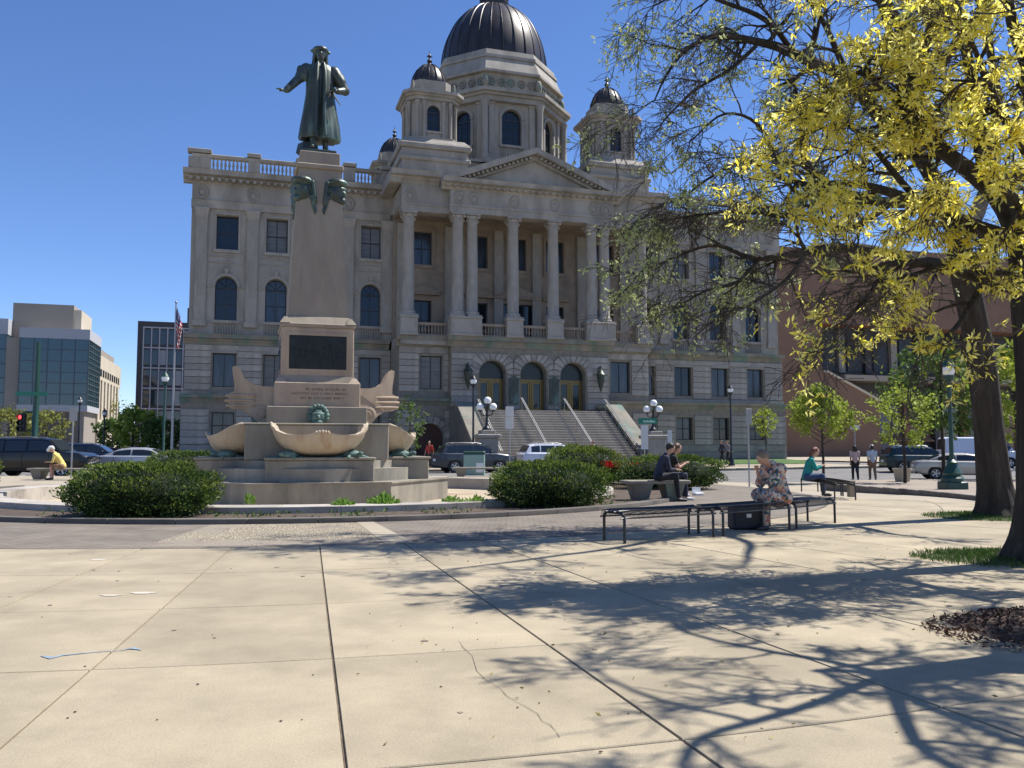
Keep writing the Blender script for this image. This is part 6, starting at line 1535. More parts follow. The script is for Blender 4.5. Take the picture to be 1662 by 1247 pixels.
# ================================================================== VEHICLES
def paint(n, c, rough=.28, metal=.3): return mat(n, c, rough, metal=metal, coat=.35, spec=.4)
def vehicle(name, label, cat, loc, rz, kind, pm, group='parked cars'):
    """+x is forward; L, W, H in metres"""
    t = empty(name, loc, rz, label, cat, group)
    S = {  # x, belt z, roof z, half width ; roof outline as (x,z)
     'sedan': dict(L=4.85, W=.91, hood=[(-2.42, .62), (-2.38, .86), (-2.28, .98), (-1.75, 1.04)], roof=[(-1.75, 1.04), (-1.05, 1.36), (-.55, 1.44), (.2, 1.44), (.6, 1.38), (1.3, 1.0)], front=[(1.3, 1.0), (1.9, .9), (2.28, .76), (2.42, .58)], wb=1.42, wr=.33),
     'suv': dict(L=4.7, W=.93, hood=[(-2.3, .7), (-2.32, .98), (-2.2, 1.1), (-2.12, 1.14)], roof=[(-2.12, 1.14), (-1.85, 1.6), (-1.3, 1.68), (.1, 1.68), (.5, 1.6), (1.2, 1.12)], front=[(1.2, 1.12), (1.95, 1.02), (2.25, .86), (2.35, .64)], wb=1.35, wr=.36),
     'big': dict(L=5.6, W=1.0, hood=[(-2.78, .75), (-2.8, 1.1), (-2.75, 1.2), (-2.72, 1.22)], roof=[(-2.72, 1.22), (-2.5, 1.85), (-2.2, 1.92), (.5, 1.92), (.85, 1.86), (1.5, 1.26)], front=[(1.5, 1.26), (2.4, 1.16), (2.72, 1.0), (2.8, .74)], wb=1.65, wr=.42),
     'van': dict(L=5.4, W=1.0, hood=[(-2.7, .7), (-2.7, 1.15), (-2.69, 1.2), (-2.68, 1.22)], roof=[(-2.68, 1.22), (-2.62, 2.1), (-2.5, 2.18), (1.0, 2.18), (1.3, 2.08), (2.0, 1.2)], front=[(2.0, 1.2), (2.4, 1.05), (2.62, .9), (2.7, .7)], wb=1.6, wr=.36)}[kind]
    W = S['W']; wr = S['wr']; zb = .24
    top = S['hood'] + S['roof'][1:-1] + S['front']
    belt = lambda x: np.interp(x, [p[0] for p in S['hood'] + S['front']], [p[1] for p in S['hood'] + S['front']])
    xs = sorted(set([round(p[0], 3) for p in top] + [round(v, 3) for v in np.linspace(-S['L'] / 2 + .15, S['L'] / 2 - .15, 22)]))
    b = MB(); rings_ = []; 
    for x in xs:
        e = abs(x) / (S['L'] / 2); w = W * (1 - .16 * max(0, (e - .72) / .28) ** 2); zt = float(belt(x)); lo_ = zb + .10 * max(0, (e - .8) / .2)
        aw = [abs(x - s_ * S['wb']) < wr * 1.12 for s_ in (-1, 1)]
        half = [(0, lo_), (w * .8, lo_), (w * .93, lo_ + .08), (w * .985, lo_ + (zt - lo_) * .35), (w, lo_ + (zt - lo_) * .62), (w * .97, zt - .06), (w * .9, zt), (0, zt + .02)]
        rings_.append([(x, y, z) for y, z in half] + [(x, -y, z) for y, z in half[-2:0:-1]])
    n = len(rings_[0]); vs = [p for r in rings_ for p in r]
    fs = [(k * n + i, k * n + (i + 1) % n, (k + 1) * n + (i + 1) % n, (k + 1) * n + i) for k in range(len(xs) - 1) for i in range(n)] + [tuple(range(n))[::-1], tuple(range((len(xs) - 1) * n, len(xs) * n))]
    b.add(vs, [tuple(reversed(f)) for f in fs]); 
    # cabin
    R_ = S['roof']; rx = [p[0] for p in R_]; c = MB(); rg_ = []
    xr = sorted(set([round(v, 3) for v in rx] + [round(v, 3) for v in np.linspace(rx[0], rx[-1], 12)])); zr0 = max(p[1] for p in R_)
    for x in xr:
        zt = float(np.interp(x, rx, [p[1] for p in R_])); z0_ = float(belt(x)) - .03; f = (zt - z0_) / (zr0 - z0_ + 1e-6); wt = W * (.9 - .16 * f)
        half = [(0, z0_), (W * .9, z0_), (W * .9 - (W * .9 - wt) * .5, z0_ + (zt - z0_) * .5), (wt, zt - .07 * f), (wt - .07 * f - .02, zt - .015 * f), (0, zt + .015 * f)]
        rg_.append([(x, y, z) for y, z in half] + [(x, -y, z) for y, z in half[-2:0:-1]])
    n = len(rg_[0]); vs = [p for r in rg_ for p in r]
    fs = [(k * n + i, k * n + (i + 1) % n, (k + 1) * n + (i + 1) % n, (k + 1) * n + i) for k in range(len(xr) - 1) for i in range(n)] + [tuple(range(n))[::-1], tuple(range((len(xr) - 1) * n, len(xr) * n))]
    b.add(vs, [tuple(reversed(f)) for f in fs])
    b.build('body', pm, t, smooth=35)
    # side windows, windscreen, rear window as panes lying just proud of the cabin
    def zc(x): return float(np.interp(x, rx, [p[1] for p in R_]))
    def side(x, f_):   # f_ 0 at the belt .. 1 at the roof edge
        zt = zc(x); z0_ = float(belt(x)); f = (zt - z0_) / (zr0 - z0_ + 1e-6); wt = W * (.9 - .16 * f); z1 = zt - .07 * f
        return (x, (W * .9 + (wt - W * .9) * f_) + .012, z0_ + (z1 - z0_) * f_)
    xa, xb = R_[0][0], R_[-1][0]; span = xb - xa
    cuts = {'sedan': [(-1.25, -.38), (-.30, .98)], 'suv': [(-1.75, -1.2), (-1.12, -.22), (-.14, .95)], 'big': [(-2.45, -1.25), (-1.15, -.15), (-.05, 1.25)], 'van': [(.7, 1.75)]}[kind]
    for (x0, x1) in cuts:
        for s_ in (-1, 1):
            g = MB(); m_ = 8; lo_ = []; up = []
            for k in range(m_ + 1):
                x = x0 + (x1 - x0) * k / m_; p = side(x, .08); q = side(x, .90); lo_.append((p[0], s_ * p[1], p[2])); up.append((q[0], s_ * q[1], max(q[2], p[2])))
            g.add(lo_ + up, [((k, k + 1, m_ + 2 + k, m_ + 1 + k) if s_ < 0 else (m_ + 1 + k, m_ + 2 + k, k + 1, k)) for k in range(m_)])
            g.build('side_window', carglass, t)
    def slope_pane(nm, p, q):
        dx, dz = q[0] - p[0], q[1] - p[1]; l = math.hypot(dx, dz); nx, nz = -dz / l * .012, dx / l * .012
        if nz < 0: nx, nz = -nx, -nz
        a_ = (p[0] + dx * .08, p[1] + dz * .08); e_ = (p[0] + dx * .92, p[1] + dz * .92); f0 = .04; 
        w0, w1 = W * .80, W * .68
        if p[1] > q[1]: w0, w1 = w1, w0
        g = MB(); g.add([(a_[0] + nx, -w0, a_[1] + nz + .012), (a_[0] + nx, w0, a_[1] + nz + .012), (e_[0] + nx, w1, e_[1] + nz + .012), (e_[0] + nx, -w1, e_[1] + nz + .012)], [(0, 1, 2, 3)]); g.build(nm, carglass, t)
    slope_pane('windscreen', R_[-1], R_[-2]); slope_pane('rear_window', R_[0], R_[1])
    # wheels with dark arches
    arch_ = MB()
    for sx in (-1, 1):
        for sy in (-1, 1):
            x = sx * S['wb']
            arch_.lathe([(wr * 1.16, -.02), (wr * 1.16, .0), (.05, .006)], 20, M=Matrix.Translation((x, sy * (W * .995), wr + .03)) @ Matrix.Rotation(-sy * PI / 2, 4, 'X'))
            M = Matrix.Translation((x, sy * (W - .16), wr)) @ Matrix.Rotation(-sy * PI / 2, 4, 'X')
            w_ = empty('wheel', (0, 0, 0)); w_.parent = t
            q = MB(); q.lathe([(wr * .62, -.06), (wr * .96, -.06), (wr, -.03), (wr, .14), (wr * .95, .18), (wr * .66, .185)], 24, M=M); q.build('tyre', rubber, w_, smooth=40)
            q = MB(); q.lathe([(wr * .66, .10), (wr * .66, .19), (wr * .6, .185), (wr * .55, .15), (.05, .17), (.04, .185)], 20, M=M)
            for k in range(5):
                a_ = 2 * PI * k / 5; q.box(.03, wr * .6, -.035, .035, .16, .19, M @ Matrix.Rotation(a_, 4, 'Z'))
            q.build('rim', rim_m, w_, smooth=40)
    arch_.build('wheel_arch', rubber, t, kind='stuff')
    # lights, bumpers, mirrors, handles, plate
    hx, fx = -S['L'] / 2, S['L'] / 2
    for s_ in (-1, 1):
        q = MB(); z = float(belt(hx + .15)) - .18; q.ball((hx + .13, s_ * W * .66, z), (.11, .2, .085), 10, 6); q.build('tail_light', red_l, t, smooth=60)
        q = MB(); z = float(belt(fx - .3)) - .12; q.ball((fx - .28, s_ * W * .68, z), (.2, .17, .07), 10, 6); q.build('headlight', head_l, t, smooth=60)
        q = MB(); mx = R_[-1][0] - .35; q.ball((mx, s_ * (W * .93 + .1), float(belt(mx)) + .08), (.09, .11, .07), 8, 6); q.build('wing_mirror', pm, t, smooth=60)
        q = MB()
        for x in (-.5, .55): q.box(x - .09, x + .09, s_ * W * .985 - .02, s_ * W * .985 + .02, float(belt(x)) - .17, float(belt(x)) - .14)
        q.build('door_handle', pm, t, kind='stuff')
        q = MB()
        for x in (-.28, .98, -1.2 if kind != 'van' else -1.4): q.box(x - .006, x + .006, s_ * W * 1.0 - .006 if s_ > 0 else s_ * W - .004, s_ * W + .004 if s_ > 0 else s_ * W + .006, .4, float(belt(x)) - .1)
        q.build('door_seam', rubber, t, kind='stuff')
    q = MB(); q.box(hx - .005, hx + .1, -.26, .26, .66, .8); q.build('number_plate', white_p, t)
    q = MB(); q.box(fx - .1, fx - .0, -W * .55, W * .55, .42, .62); q.box(hx + .005, hx + .1, -W * .8, W * .8, .3, .44); q.build('grille', rubber, t, kind='stuff')
    if kind in ('suv', 'big'):
        q = MB()
        for s_ in (-1, 1): q.tube([(-1.5 if kind == 'suv' else -2.2, s_ * W * .66, zr0 - .01), (-1.3, s_ * W * .66, zr0 + .05), (.0, s_ * W * .66, zr0 + .05), (.3, s_ * W * .66, zr0 - .02)], .02, 6)
        q.build('roof_rail', grey_m, t, smooth=60, kind='stuff')
    return t
def street(x, y, dz=-.128): p = BF @ Vector((x, y, 0)); return Vector((p.x, p.y, gz(p.x, p.y) + dz))
def veh_at(u, Y): return on(u, Y, -.12)
silver = paint('silver_paint', (.42, .42, .42)); darkg = paint('dark_grey_paint', (.05, .055, .065)); navyp = paint('navy_paint', (.012, .02, .045)); blackp = paint('black_paint', (.008, .009, .012)); whitep = paint('white_car_paint', (.62, .64, .70), metal=0); champ = paint('champagne_paint', (.45, .42, .38)); greenp = paint('dark_green_paint', (.01, .03, .035)); maroon = paint('maroon_paint', (.12, .02, .025))
RZ = R(17.1)
vehicle('parked_car', 'dark grey crossover parked before the courthouse stairs, red tail lamp at its left', 'car', veh_at(768, 50.5), RZ + R(2), 'suv', darkg)
vehicle('parked_car', 'pale bluish white crossover parked just ahead of the dark grey one', 'car', veh_at(899, 54.5), RZ, 'suv', whitep)
vehicle('parked_car', 'silver sedan parked beyond the large left bush', 'car', veh_at(232, 46.5), R(6), 'sedan', silver)
vehicle('parked_car', 'long black four-wheel-drive car behind the man in the yellow shirt', 'car', veh_at(62, 43), R(3), 'big', blackp)
vehicle('parked_car', 'dark blue car parked behind the black one at the left', 'car', veh_at(150, 54), R(10), 'suv', navyp)
vehicle('parked_car', 'maroon car far down the street between the dark blue car and the silver sedan', 'car', veh_at(178, 70), R(50), 'sedan', maroon)
vehicle('parked_car', 'silver sedan at the right, seen from behind, beside the tall black lamp post', 'car', veh_at(1556, 48), R(-14), 'sedan', champ)
vehicle('parked_car', 'dark green minivan behind the planter pot on the right', 'car', veh_at(1492, 56), R(-6), 'suv', greenp)
vehicle('parked_van', 'white van behind the silver sedan on the right', 'van', veh_at(1590, 62), R(-6), 'van', whitep)

# ================================================================== STREET FURNITURE
def post_lamp(label, p, H, m=black_m, big=False, group='post lamps along the street'):
    t = empty('street_lamp', tuple(p), 0, label, 'lamp', group); k = 1.45 if big else 1.0
    b = MB()
    if big: b.cbox(-.34, .34, -.34, .34, -.1, .34, .03)
    b.lathe([(.24 * k, .0 + .34 * big), (.24 * k, .1 + .34 * big), (.18 * k, .2 + .34 * big), (.2 * k, .5 + .1 * big), (.12 * k, .62 + .2 * big), (.1 * k, .9), (.14 * k, .95), (.07, 1.05), (.06, H - .75), (.09, H - .72), (.06, H - .65)], 12); b.build('post', m, t, smooth=40)
    b = MB(); b.lathe([(.12, H - .66), (.17, H - .55), (.17, H - .5)], 10); b.build('lamp_base', m, t, smooth=50)
    b = MB(); b.lathe([(.14, H - .5), (.21, H - .35), (.2, H - .2), (.1, H - .06), (.03, H)], 12); b.build('globe', globe_m, t, smooth=60)
    b = MB(); b.lathe([(.215, H - .24), (.16, H - .1), (.05, H + .0), (.02, H + .12)], 12); b.build('lamp_cap', m, t, smooth=60); return t
post_lamp('slim black street lamp left of the courthouse doors', on(768, 53.5), 5.8)
post_lamp('black street lamp before the right wing of the courthouse, next to the dark walkers', on(1187, 61, .05), 5.7)
post_lamp('green street lamp in front of the dark office tower on the left', on(265, 49), 5.6, green_m)
post_lamp('dark post lamp with a stout square-footed base beside the silver sedan on the right', on(1544, 27.6, .05), 4.25, green_m, True)
post_lamp('black street lamp far off, right of the traffic signal', on(168, 74), 4.6)
post_lamp('second dark lamp post at the foot of the glass building', on(127, 80), 6.0)
def sign(label, p, poles, plates, cat='sign', rz=0.0, name='street_sign', pm=grey_m):
    t = empty(name, tuple(p), rz, label, cat); b = MB(); b.tube([(0, 0, -.1), (0, 0, poles)], .035, 8); b.build('post', pm, t, smooth=60)
    for (x0, x1, z0, z1, m) in plates:
        b = MB(); b.cbox(x0, x1, -.065, -.045, z0, z1, .008); b.build('sign_plate', m, t)
    return t
sg_green = mat('sign_green', (.01, .17, .11), .5); sg_w = mat('sign_white', (.55, .56, .55), .5); sg_back = mat('sign_back', (.3, .3, .3), .5, metal=.5); sg_txt = mat('sign_text', (.45, .62, .55), .6)
s1 = sign('green street name sign over a tall white notice, on a post behind the couple', on(1046, 45), 3.05, [(-.02, .0, 0, .1, sg_w)], rz=0)
b = MB(); b.box(-.32, .66, -.1, -.08, 2.68, 2.99); o = b.build('sign_plate', sg_green, s1)
# the name on it is only a pale smear in the photograph
b = MB(); x = -.06
while x < .5: w = rnd.uniform(.05, .09); b.box(x, x + w, -.104, -.1, 2.76, 2.76 + rnd.uniform(.08, .13)); x += w + .02
b.build('sign_lettering', sg_txt, s1, kind='stuff')
b = MB(); b.box(-.19, .19, -.09, -.07, 1.35, 2.62); b.build('notice', sg_w, s1)
sign('two stacked pale parking signs on a thin post left of the stairs', on(827, 42.5), 3.35, [(-.2, .2, 2.85, 3.35, sg_w), (-.21, .19, 2.25, 2.8, sg_w)])
sign('narrow white notice on a post before the right wing, by the green sign', on(1087, 52), 2.6, [(-.13, .13, 1.7, 2.6, sg_w)])
sign('grey-backed parking sign on a post between the two curved benches', on(1215, 35.2), 3.2, [(-.1, .14, 2.55, 3.2, sg_back)])
sign('grey-backed sign on a leaning post behind the man in yellow', on(117, 38), 3.1, [(-.14, .2, 2.5, 3.1, sg_back)])
sign('small white sign on a post above the two walkers on the right', on(1388, 56), 3.0, [(-.3, .3, 2.65, 2.9, sg_w)])
# traffic signal
ts = empty('traffic_signal', tuple(on(54, 46)), 0, 'dark green traffic signal pole with a red light and a green name sign', 'traffic light')
b = MB(); b.lathe([(.26, 0), (.26, .3), (.17, .4), (.15, 4), (.12, 7.0)], 12, (.05, 0, 0)); b.build('pole', green_m, ts, smooth=50)
b = MB(); b.tube([(.05, 0, 3.2), (-.5, 0, 3.25), (-.6, 0, 3.1)], .05, 6); b.tube([(.05, 0, 4.15), (-.8, -.05, 4.2)], .035, 6); b.tube([(.05, 0, 2.2), (-.5, 0, 2.25)], .04, 6); b.build('bracket', green_m, ts, smooth=60, kind='stuff')
b = MB(); b.box(-.95, .75, -.22, -.2, 4.1, 4.32); b.build('sign_plate', sg_green, ts)
h_ = MB(); h_.cbox(-.78, -.42, -.25, .05, 2.15, 3.15, .03)
for z in (2.95, 2.65, 2.33): h_.tube([(-.6, -.25, z + .02), (-.6, -.42, z)], .13, 10, cap=False)
hd2 = h_.build('signal_head', black_m, ts)
b = MB(); b.ball((-.6, -.27, 2.95), (.11, .04, .11), 12, 8); b.build('red_light', mat('signal_red', (.6, .02, .02), .4, emit=((1, .05, .05), 3.0)), hd2, smooth=60)
for z in (2.65, 2.33): b = MB(); b.ball((-.6, -.27, z), (.11, .03, .11), 12, 8); b.build('signal_lens', mat('lens_dark', (.01, .04, .03), .3), hd2, smooth=60)
# litter bin, planter, post
t = empty('litter_bin', tuple(on(770, 41.5)), 0, 'green and white litter bin in front of the dark grey crossover', 'bin')
b = MB(); b.cbox(-.5, .5, -.35, .35, 0, 1.0, .03); b.build('bin_body', mat('bin_pale_green', (.25, .38, .33), .6), t); b = MB(); b.cbox(-.53, .53, -.38, .38, 1.0, 1.16, .05); b.build('bin_lid', green_m, t)
b = MB(); b.box(.1, .45, -.36, -.352, .15, .6); b.build('bin_label', white_p, t)
t = empty('planter_pot', tuple(on(1463, 35.5)), 0, 'pale stone planter pot beside the loose-crowned young tree', 'planter'); b = MB(); b.lathe([(.24, 0), (.34, .68), (.38, .7), (.38, .78), (.3, .78), (.28, .7)], 20); b.build('pot', concrete_w, t, smooth=40)
b = MB(); b.lathe([(.285, .69), (.28, .71)], 20); b.build('pot_soil', soil, t)
t = empty('timber_post', tuple(Vector(pol(15.35, 80.5))), 0, 'short tan post standing at the curved bench of the woman in teal', 'post'); b = MB(); b.cbox(-.09, .09, -.09, .09, 0, .44, .01); b.build('post_body', mat('tan_stone', (.3, .25, .18), .9), t)
# flag
fp = empty('flagpole', tuple(on(279, 55.5)), 0, 'flagpole with a stars and stripes flag hanging limp, left of the courthouse', 'flagpole')
b = MB(); b.lathe([(.12, 0), (.1, .3), (.07, 5), (.045, 10.7)], 10); b.ball((0, 0, 10.8), .09, 10, 6); b.build('pole', grey_m, fp, smooth=60)
fl = bpy.data.materials.new('flag_cloth'); fl.use_nodes = True; N_ = fl.node_tree.nodes; L_ = fl.node_tree.links
uvn = N_.new('ShaderNodeUVMap'); se = N_.new('ShaderNodeSeparateXYZ'); L_.new(uvn.outputs[0], se.inputs[0])
def mth(op, a, c=None):
    m = N_.new('ShaderNodeMath'); m.operation = op
    for i, q in enumerate((a, c)):
        if q is None: continue
        if isinstance(q, (int, float)): m.inputs[i].default_value = q
        else: L_.new(q, m.inputs[i])
    return m.outputs[0]
stp = mth('GREATER_THAN', mth('FRACT', mth('MULTIPLY', se.outputs[1], 6.5)), .5); can = mth('MULTIPLY', mth('LESS_THAN', se.outputs[0], .42), mth('GREATER_THAN', se.outputs[1], .46))
star = mth('LESS_THAN', mth('ADD', mth('POWER', mth('SUBTRACT', mth('FRACT', mth('MULTIPLY', se.outputs[0], 14)), .5), 2), mth('POWER', mth('SUBTRACT', mth('FRACT', mth('MULTIPLY', se.outputs[1], 9)), .5), 2)), .045)
def mx(f, a, c):
    m = N_.new('ShaderNodeMix'); m.data_type = 'RGBA'; L_.new(f, m.inputs[0])
    for i, q in ((6, a), (7, c)):
        if isinstance(q, tuple): m.inputs[i].default_value = (*q, 1)
        else: L_.new(q, m.inputs[i])
    return m.outputs[2]
L_.new(mx(can, mx(stp, (.45, .03, .04), (.7, .68, .66)), mx(star, (.03, .04, .16), (.7, .7, .7))), N_['Principled BSDF'].inputs['Base Color']); N_['Principled BSDF'].inputs['Roughness'].default_value = .8
nx, ny = 30, 16; vs = []; uv = []
for j in range(ny + 1):
    for i in range(nx + 1):
        s_ = i / nx; q = j / ny     # cloth hangs: the fly end droops down
        x = .05 + .62 * s_ ** .7 * (.4 + .6 * q * .4 + .3 * (1 - q)) * 1.05; z = 10.45 - (1 - q) * 1.55 - s_ * 1.45 * (1 - .12 * s_); y = .13 * math.sin(s_ * 15 + q * 2) * s_ ** .4
        vs.append((x * (1 if True else 1) - .32 * (s_ > 0) * s_ * (1 - q), y, z)); uv.append((s_, q))
me = bpy.data.meshes.new('flag'); fc = [(j * (nx + 1) + i, j * (nx + 1) + i + 1, (j + 1) * (nx + 1) + i + 1, (j + 1) * (nx + 1) + i) for j in range(ny) for i in range(nx)]
me.from_pydata(vs, [], fc); ul = me.uv_layers.new(); 
for li, lp in enumerate(me.loops): ul.data[li].uv = uv[lp.vertex_index]
me.materials.append(fl); me.polygons.foreach_set('use_smooth', [True] * len(me.polygons)); link(me, 'flag', fp)

# ================================================================== BUILDINGS BEYOND
def bcorner(u, Y):      # a point of the ground in the courthouse frame under pixel column u at depth Y
    p = Vector(((u - 831) / 1390 * Y, Y, 0)); return BF.inverted() @ p
def toB(x, y): p = BF @ Vector((x, y, 0)); return (p.x, p.y, 0)
pan = mat('tan_panel', (.30, .26, .215), .85, var=.06, scale=.4); pan_l = mat('cream_and_lit_panel', (.52, .45, .34), .8, var=.06, scale=.3); pan_w = mat('grey_white_panel', (.42, .42, .43), .7); glz = mat('teal_curtain_glass', (.03, .075, .085), .06, spec=.9, var=.35, scale=.35); mull = mat('mullion', (.08, .1, .11), .5)  # the cream panel also paints sunlight onto side walls and a parapet edge
c = bcorner(140, 110)
GB = empty('glass_office_building', toB(c.x, c.y), RZ, 'modern building with a green glass corner and tan stair tower at the left', 'building')
def gpart(nm, m, fn, smooth=None, kind=None, root=GB):
    b = MB(); fn(b); return b.build(nm, m, root, smooth=smooth, kind=kind)
gpart('wall', pan, lambda b: (b.box(-9.5, -.3, .3, 24, 0, 15.2), b.box(-9.0, -.8, .3, 1.5, 0, 5.8)))
gpart('roof_band', pan_w, lambda b: (b.box(-8.0, .12, -.12, 9, 15.2, 16.5)))
gpart('soffit_band', pan_w, lambda b: b.box(-8.0, .1, -.1, 9, 5.9, 6.7))
gcw = gpart('glass_wall', glz, lambda b: b.box(-7.9, 0, 0, 9, 6.7, 15.2))
for i in range(9):      # panes proud of the curtain wall, one part each
    pass
gpart('mullion', mull, lambda b: ([b.box(-7.9 + k * 1.58 - .05, -7.9 + k * 1.58 + .05, -.09, .02, 6.7, 15.2) for k in range(6)], [b.box(-7.9, .02, -.075, .02, z - .05, z + .05) for z in (8.1, 9.5, 10.9, 12.3, 13.8)], [b.box(-.02, .09, k * 1.5 - .05, k * 1.5 + .05, 6.7, 15.2) for k in range(7)], [b.box(-.02, .075, -.02, 9, z - .05, z + .05) for z in (7.4, 8.1, 8.8, 9.5, 10.2, 10.9, 11.6, 12.3, 13.0, 13.8, 14.5)]), kind='stuff')
for i in range(5):
    for j, (z0_, z1_) in enumerate(((6.75, 8.05), (8.15, 9.45), (9.55, 10.85), (10.95, 12.25), (12.35, 13.75), (13.85, 15.15))):
        b = MB(); b.box(0, 1.46, -.03, -.012, 0, z1_ - z0_); b.build('pane', glz, gcw, loc=(-7.84 + i * 1.58, 0, z0_))
gpart('stair_tower', pan, lambda b: b.box(-9.8, -2.6, 4, 12, 0, 20.2)); gpart('lit_stair_tower_side', pan_l, lambda b: b.box(-2.6, -1.7, 4.2, 12, 0, 19.6))  # cream strip paints the sunlit right face of the tan tower
gpart('lit_side_wall', pan_l, lambda b: (b.box(-8, -.05, 9, 30, 0, 5.2), b.box(-8, -.05, 9, 30, 10.8, 14.2), [b.box(-8, -.05, 9 + k * 3.0, 10.6 + k * 3.0, 5.2, 10.8) for k in range(7)]))  # sunlight on this flank is put into its cream colour
gpart('side_glass', glz, lambda b: b.box(-7.8, -.6, 9.1, 29.9, 5.1, 10.9))
for k in range(9): gpart('side_window', carglass, lambda b: b.box(-.1, -.02, 10 + k * 2.1, 11.3 + k * 2.1, 11.3, 12.3))
gpart('left_wing', pan_w, lambda b: b.box(-22, -9.8, 2, 14, 15.8, 17.8)); gpart('left_wing_glass', glz, lambda b: b.box(-22, -9.8, 2.2, 14, 6.5, 15.8)); gpart('left_wing_base', pan, lambda b: b.box(-22, -9.8, 2.1, 14, 0, 6.5))
gpart('mullion', mull, lambda b: ([b.box(-22 + k * 1.5, -21.9 + k * 1.5, 2.1, 2.25, 6.5, 15.8) for k in range(9)], [b.box(-22, -9.8, 2.08, 2.25, z - .06, z + .06) for z in (8.3, 10.2, 12, 13.9)]), kind='stuff')
# dark office tower with a pale grid
c = bcorner(219, 150)
OT = empty('office_tower', toB(c.x, c.y), RZ, 'dark office tower with a pale window grid between the flagpole and the courthouse', 'building')
dkw = mat('dark_cladding', (.045, .04, .04), .6); lite = mat('pale_grid', (.38, .37, .38), .7)
gpart('wall', dkw, lambda b: b.box(0, 26, 0, 14, 0, 23.6), root=OT); gpart('penthouse', dkw, lambda b: b.box(8.0, 20, 2, 12, 23.6, 26.6), root=OT)
gpart('floor_band', lite, lambda b: [b.box(.9, 26, -.14, .02, z, z + .22) for z in (4.4, 8.0, 11.6, 15.2, 18.8, 22.4)], root=OT, kind='stuff')
gpart('pier', lite, lambda b: [b.box(x, x + .2, -.12, .02, 1.5, 22.4) for x in [.9 + 1.32 * k for k in range(20)]], root=OT, kind='stuff')
wm = MB(); wm.box(0, .95, -.06, .01, 0, 2.6); wme = wm.mesh('window', carglass); sp1 = MB(); sp1.box(0, .95, -.05, .01, 0, .6); spm = sp1.mesh('spandrel', dkw)
sw = mat('blind_window', (.25, .26, .27), .5); wm2 = MB(); wm2.box(0, .95, -.062, .01, 0, 2.6); wme2 = wm2.mesh('window', sw)
for r_ in range(6):
    for k in range(12):
        link(wme2 if rnd.random() < .25 else wme, 'window', OT, (1.16 + 1.32 * k, 0, 1.3 + r_ * 3.6 + .2))
# brick building on the right
brickm = mat('red_brick', (.20, .09, .06), .9, var=.1, scale=.3, bump=.1, brick=((.21, .08, .045), (.26, .105, .06), (.2, .12, .08), 1.0, .45, .15), dist=.01)
BB = empty('brick_building', toB(28, 40), RZ, 'large plain red brick building with dark window bands right of the courthouse', 'building')
def bx(u, v=None, yp=40):   # x in the local frame of the brick building under pixel column u on the plane y = yp
    X = (u - 831) / 1390; # point (X*Y, Y)
    c_, s_ = math.cos(RZ), math.sin(RZ); # local y = -(x-x0)*s + (Y-67)*c = yp
    Y = (yp + 67 * c_ - .175 * s_) / (c_ - X * s_); p = BF.inverted() @ Vector((X * Y, Y, 0)); return p.x - 28
def hz_(v, u): # height on the plane at pixel
    X = (u - 831) / 1390; c_, s_ = math.cos(RZ), math.sin(RZ); Y = (40 + 67 * c_ - .175 * s_) / (c_ - X * s_); return at(u, v, Y).z
xA, xB, xC, xD = bx(1337), bx(1345), bx(1428), bx(1560)
top_ = hz_(402, 1300)
ht = hz_(607, 1400); hb_ = hz_(528, 1400)
gpart('wall', brickm, lambda b: (b.box(0, xA, 0, 12, 0, top_), b.box(xA, 110, 0, 12, hb_, top_ * 1.03), b.prism([(xA, 0), (xC, 0), (xC, hz_(652, 1428)), (xB, ht), (xA, ht)][::-1], 0, 12, 'y')), root=BB)
gpart('lit_parapet_edge', pan_l, lambda b: (b.prism([(xA, ht), (xB, ht), (xC, hz_(652, 1428)), (xC, hz_(652, 1428) + .4), (xB, ht + .35), (xA, ht + .35)][::-1], -.15, .4, 'y')), root=BB)  # pale strip painting the lit upper edge of the slanting brick wall
gpart('recess_wall', dkw, lambda b: b.box(xA, 110, 3.2, 4, 0, hb_ + .5), root=BB)
x = xA + 2.0; k = 0
while x < 100:
    gpart('window', frame_m, lambda b: (b.box(x, x + 2.6, 3.0, 3.1, ht + .6, hb_ - .8)), root=BB)
    gpart('pier', dkw if k % 2 else pan, lambda b: (b.box(x + 2.9, x + 4.0, 2.6, 3.25, ht + .4, hb_ - .4)), root=BB); x += 4.7; k += 1
gpart('balcony_band', pan, lambda b: b.box(xC - 6, 110, -.3, 3.2, ht - 1.0, ht - .2), root=BB)
x = xC + 2; k = 0
shopm = mat('shop_window_violet', (.07, .06, .11), .15); shopr = mat('shop_window_red', (.16, .05, .05), .2)
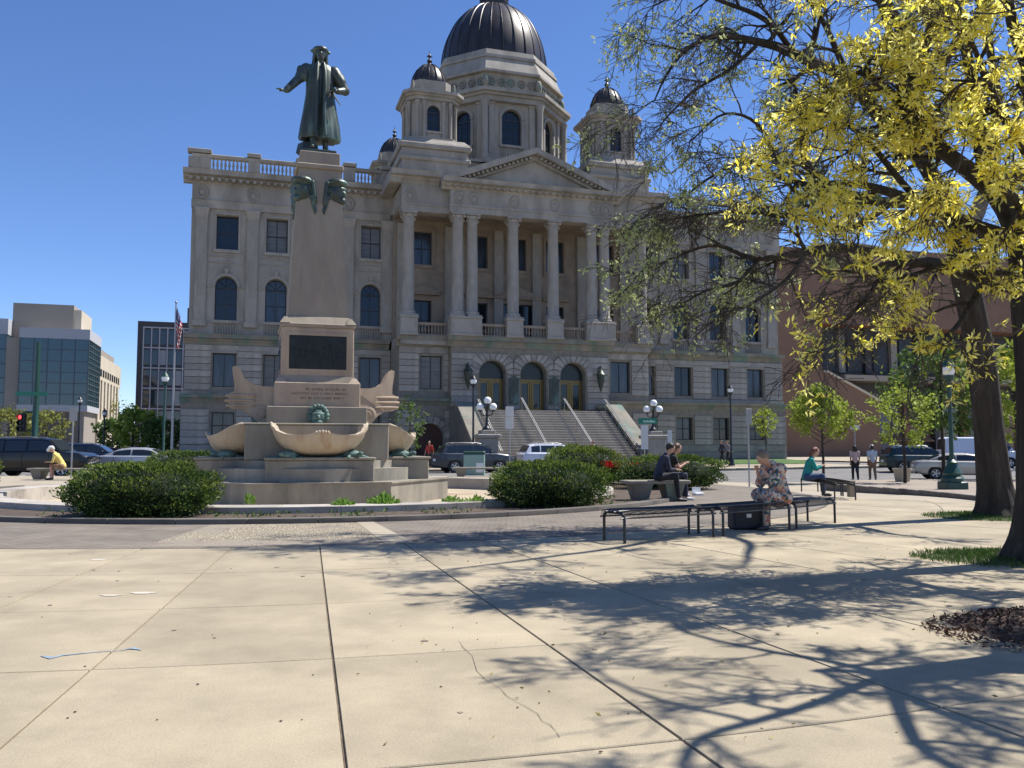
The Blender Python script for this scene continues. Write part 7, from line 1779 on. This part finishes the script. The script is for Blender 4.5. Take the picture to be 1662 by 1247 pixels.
while x < 105:
    gpart('shopfront', (shopm, shopr, carglass)[k % 3], lambda b: b.box(x, x + 4.2, 2.9, 3.0, 2.6 if k % 2 else 1.0, 7.5), root=BB)
    gpart('shop_pier', dkw if k % 2 else brickm, lambda b: b.box(x + 4.4, x + 5.2, 2.2, 3.3, 0, ht - 1.0), root=BB); x += 5.6; k += 1
gpart('awning', mat('tan_awning', (.22, .12, .06), .8), lambda b: b.prism([(2.9, 3.2), (1.4, 2.4), (1.4, 2.2), (2.9, 2.2)][::-1], xC + 3, xC + 11, 'x'), root=BB)
# low blocks and tree masses that close the view
def block(label, u0, u1, v, Y, m, name='city_block', win=True, depth=20):
    p = bcorner(u0, Y); q = bcorner(u1, Y); t = empty(name, toB(p.x, p.y), RZ, label, 'building'); w = (q.x - p.x); H_ = at((u0 + u1) / 2, v, Y).z
    b = MB(); b.box(0, w, 0, depth, 0, H_); b.build('wall', m, t); b = MB(); b.box(-.2, w + .2, -.2, depth, H_, H_ + .5); b.build('roof_edge', pan_w, t)
    if win:
        wq = MB(); wq.box(0, 1.6, -.08, .02, 0, 2.0); we = wq.mesh('window', carglass)
        for r_ in range(max(1, int(H_ / 4))):
            for k in range(int(w / 3.4)): link(we, 'window', t, (1 + k * 3.4, 0, 1.2 + r_ * 3.8))
    return t
block('low tan building behind the olive trees at the left edge', -60, 24, 655, 125, pan, win=True)
block('low cream building far beyond the street, left of the dark trees', 120, 175, 705, 170, pan_l)
block('distant grey block between the two left buildings', 172, 232, 690, 230, pan_w, win=True)
block('long low brick block well outside the left edge of the picture', -900, -420, 660, 105, brickm)
block('pale office block outside the left edge of the picture', -400, -90, 600, 150, pan_l)
for k, (u, Y, h_) in enumerate(((-120, 80, 7), (-260, 76, 8), (-420, 84, 7), (-600, 80, 9), (1750, 60, 9), (1900, 58, 8), (2100, 62, 9))):
    small_tree('street tree number %s outside the %s edge of the picture' % (('one', 'two', 'three', 'four', 'one', 'two', 'three')[k], 'left' if u < 0 else 'right'), on(u, Y), h_, 6, 2, 1500, sap_d if k % 2 else sap, .3, 40 + k, 'street trees outside the picture', 'round', .14, 'street_tree')
block('dark block closing the street behind the brick building', 1180, 1300, 640, 190, dkw, win=False)
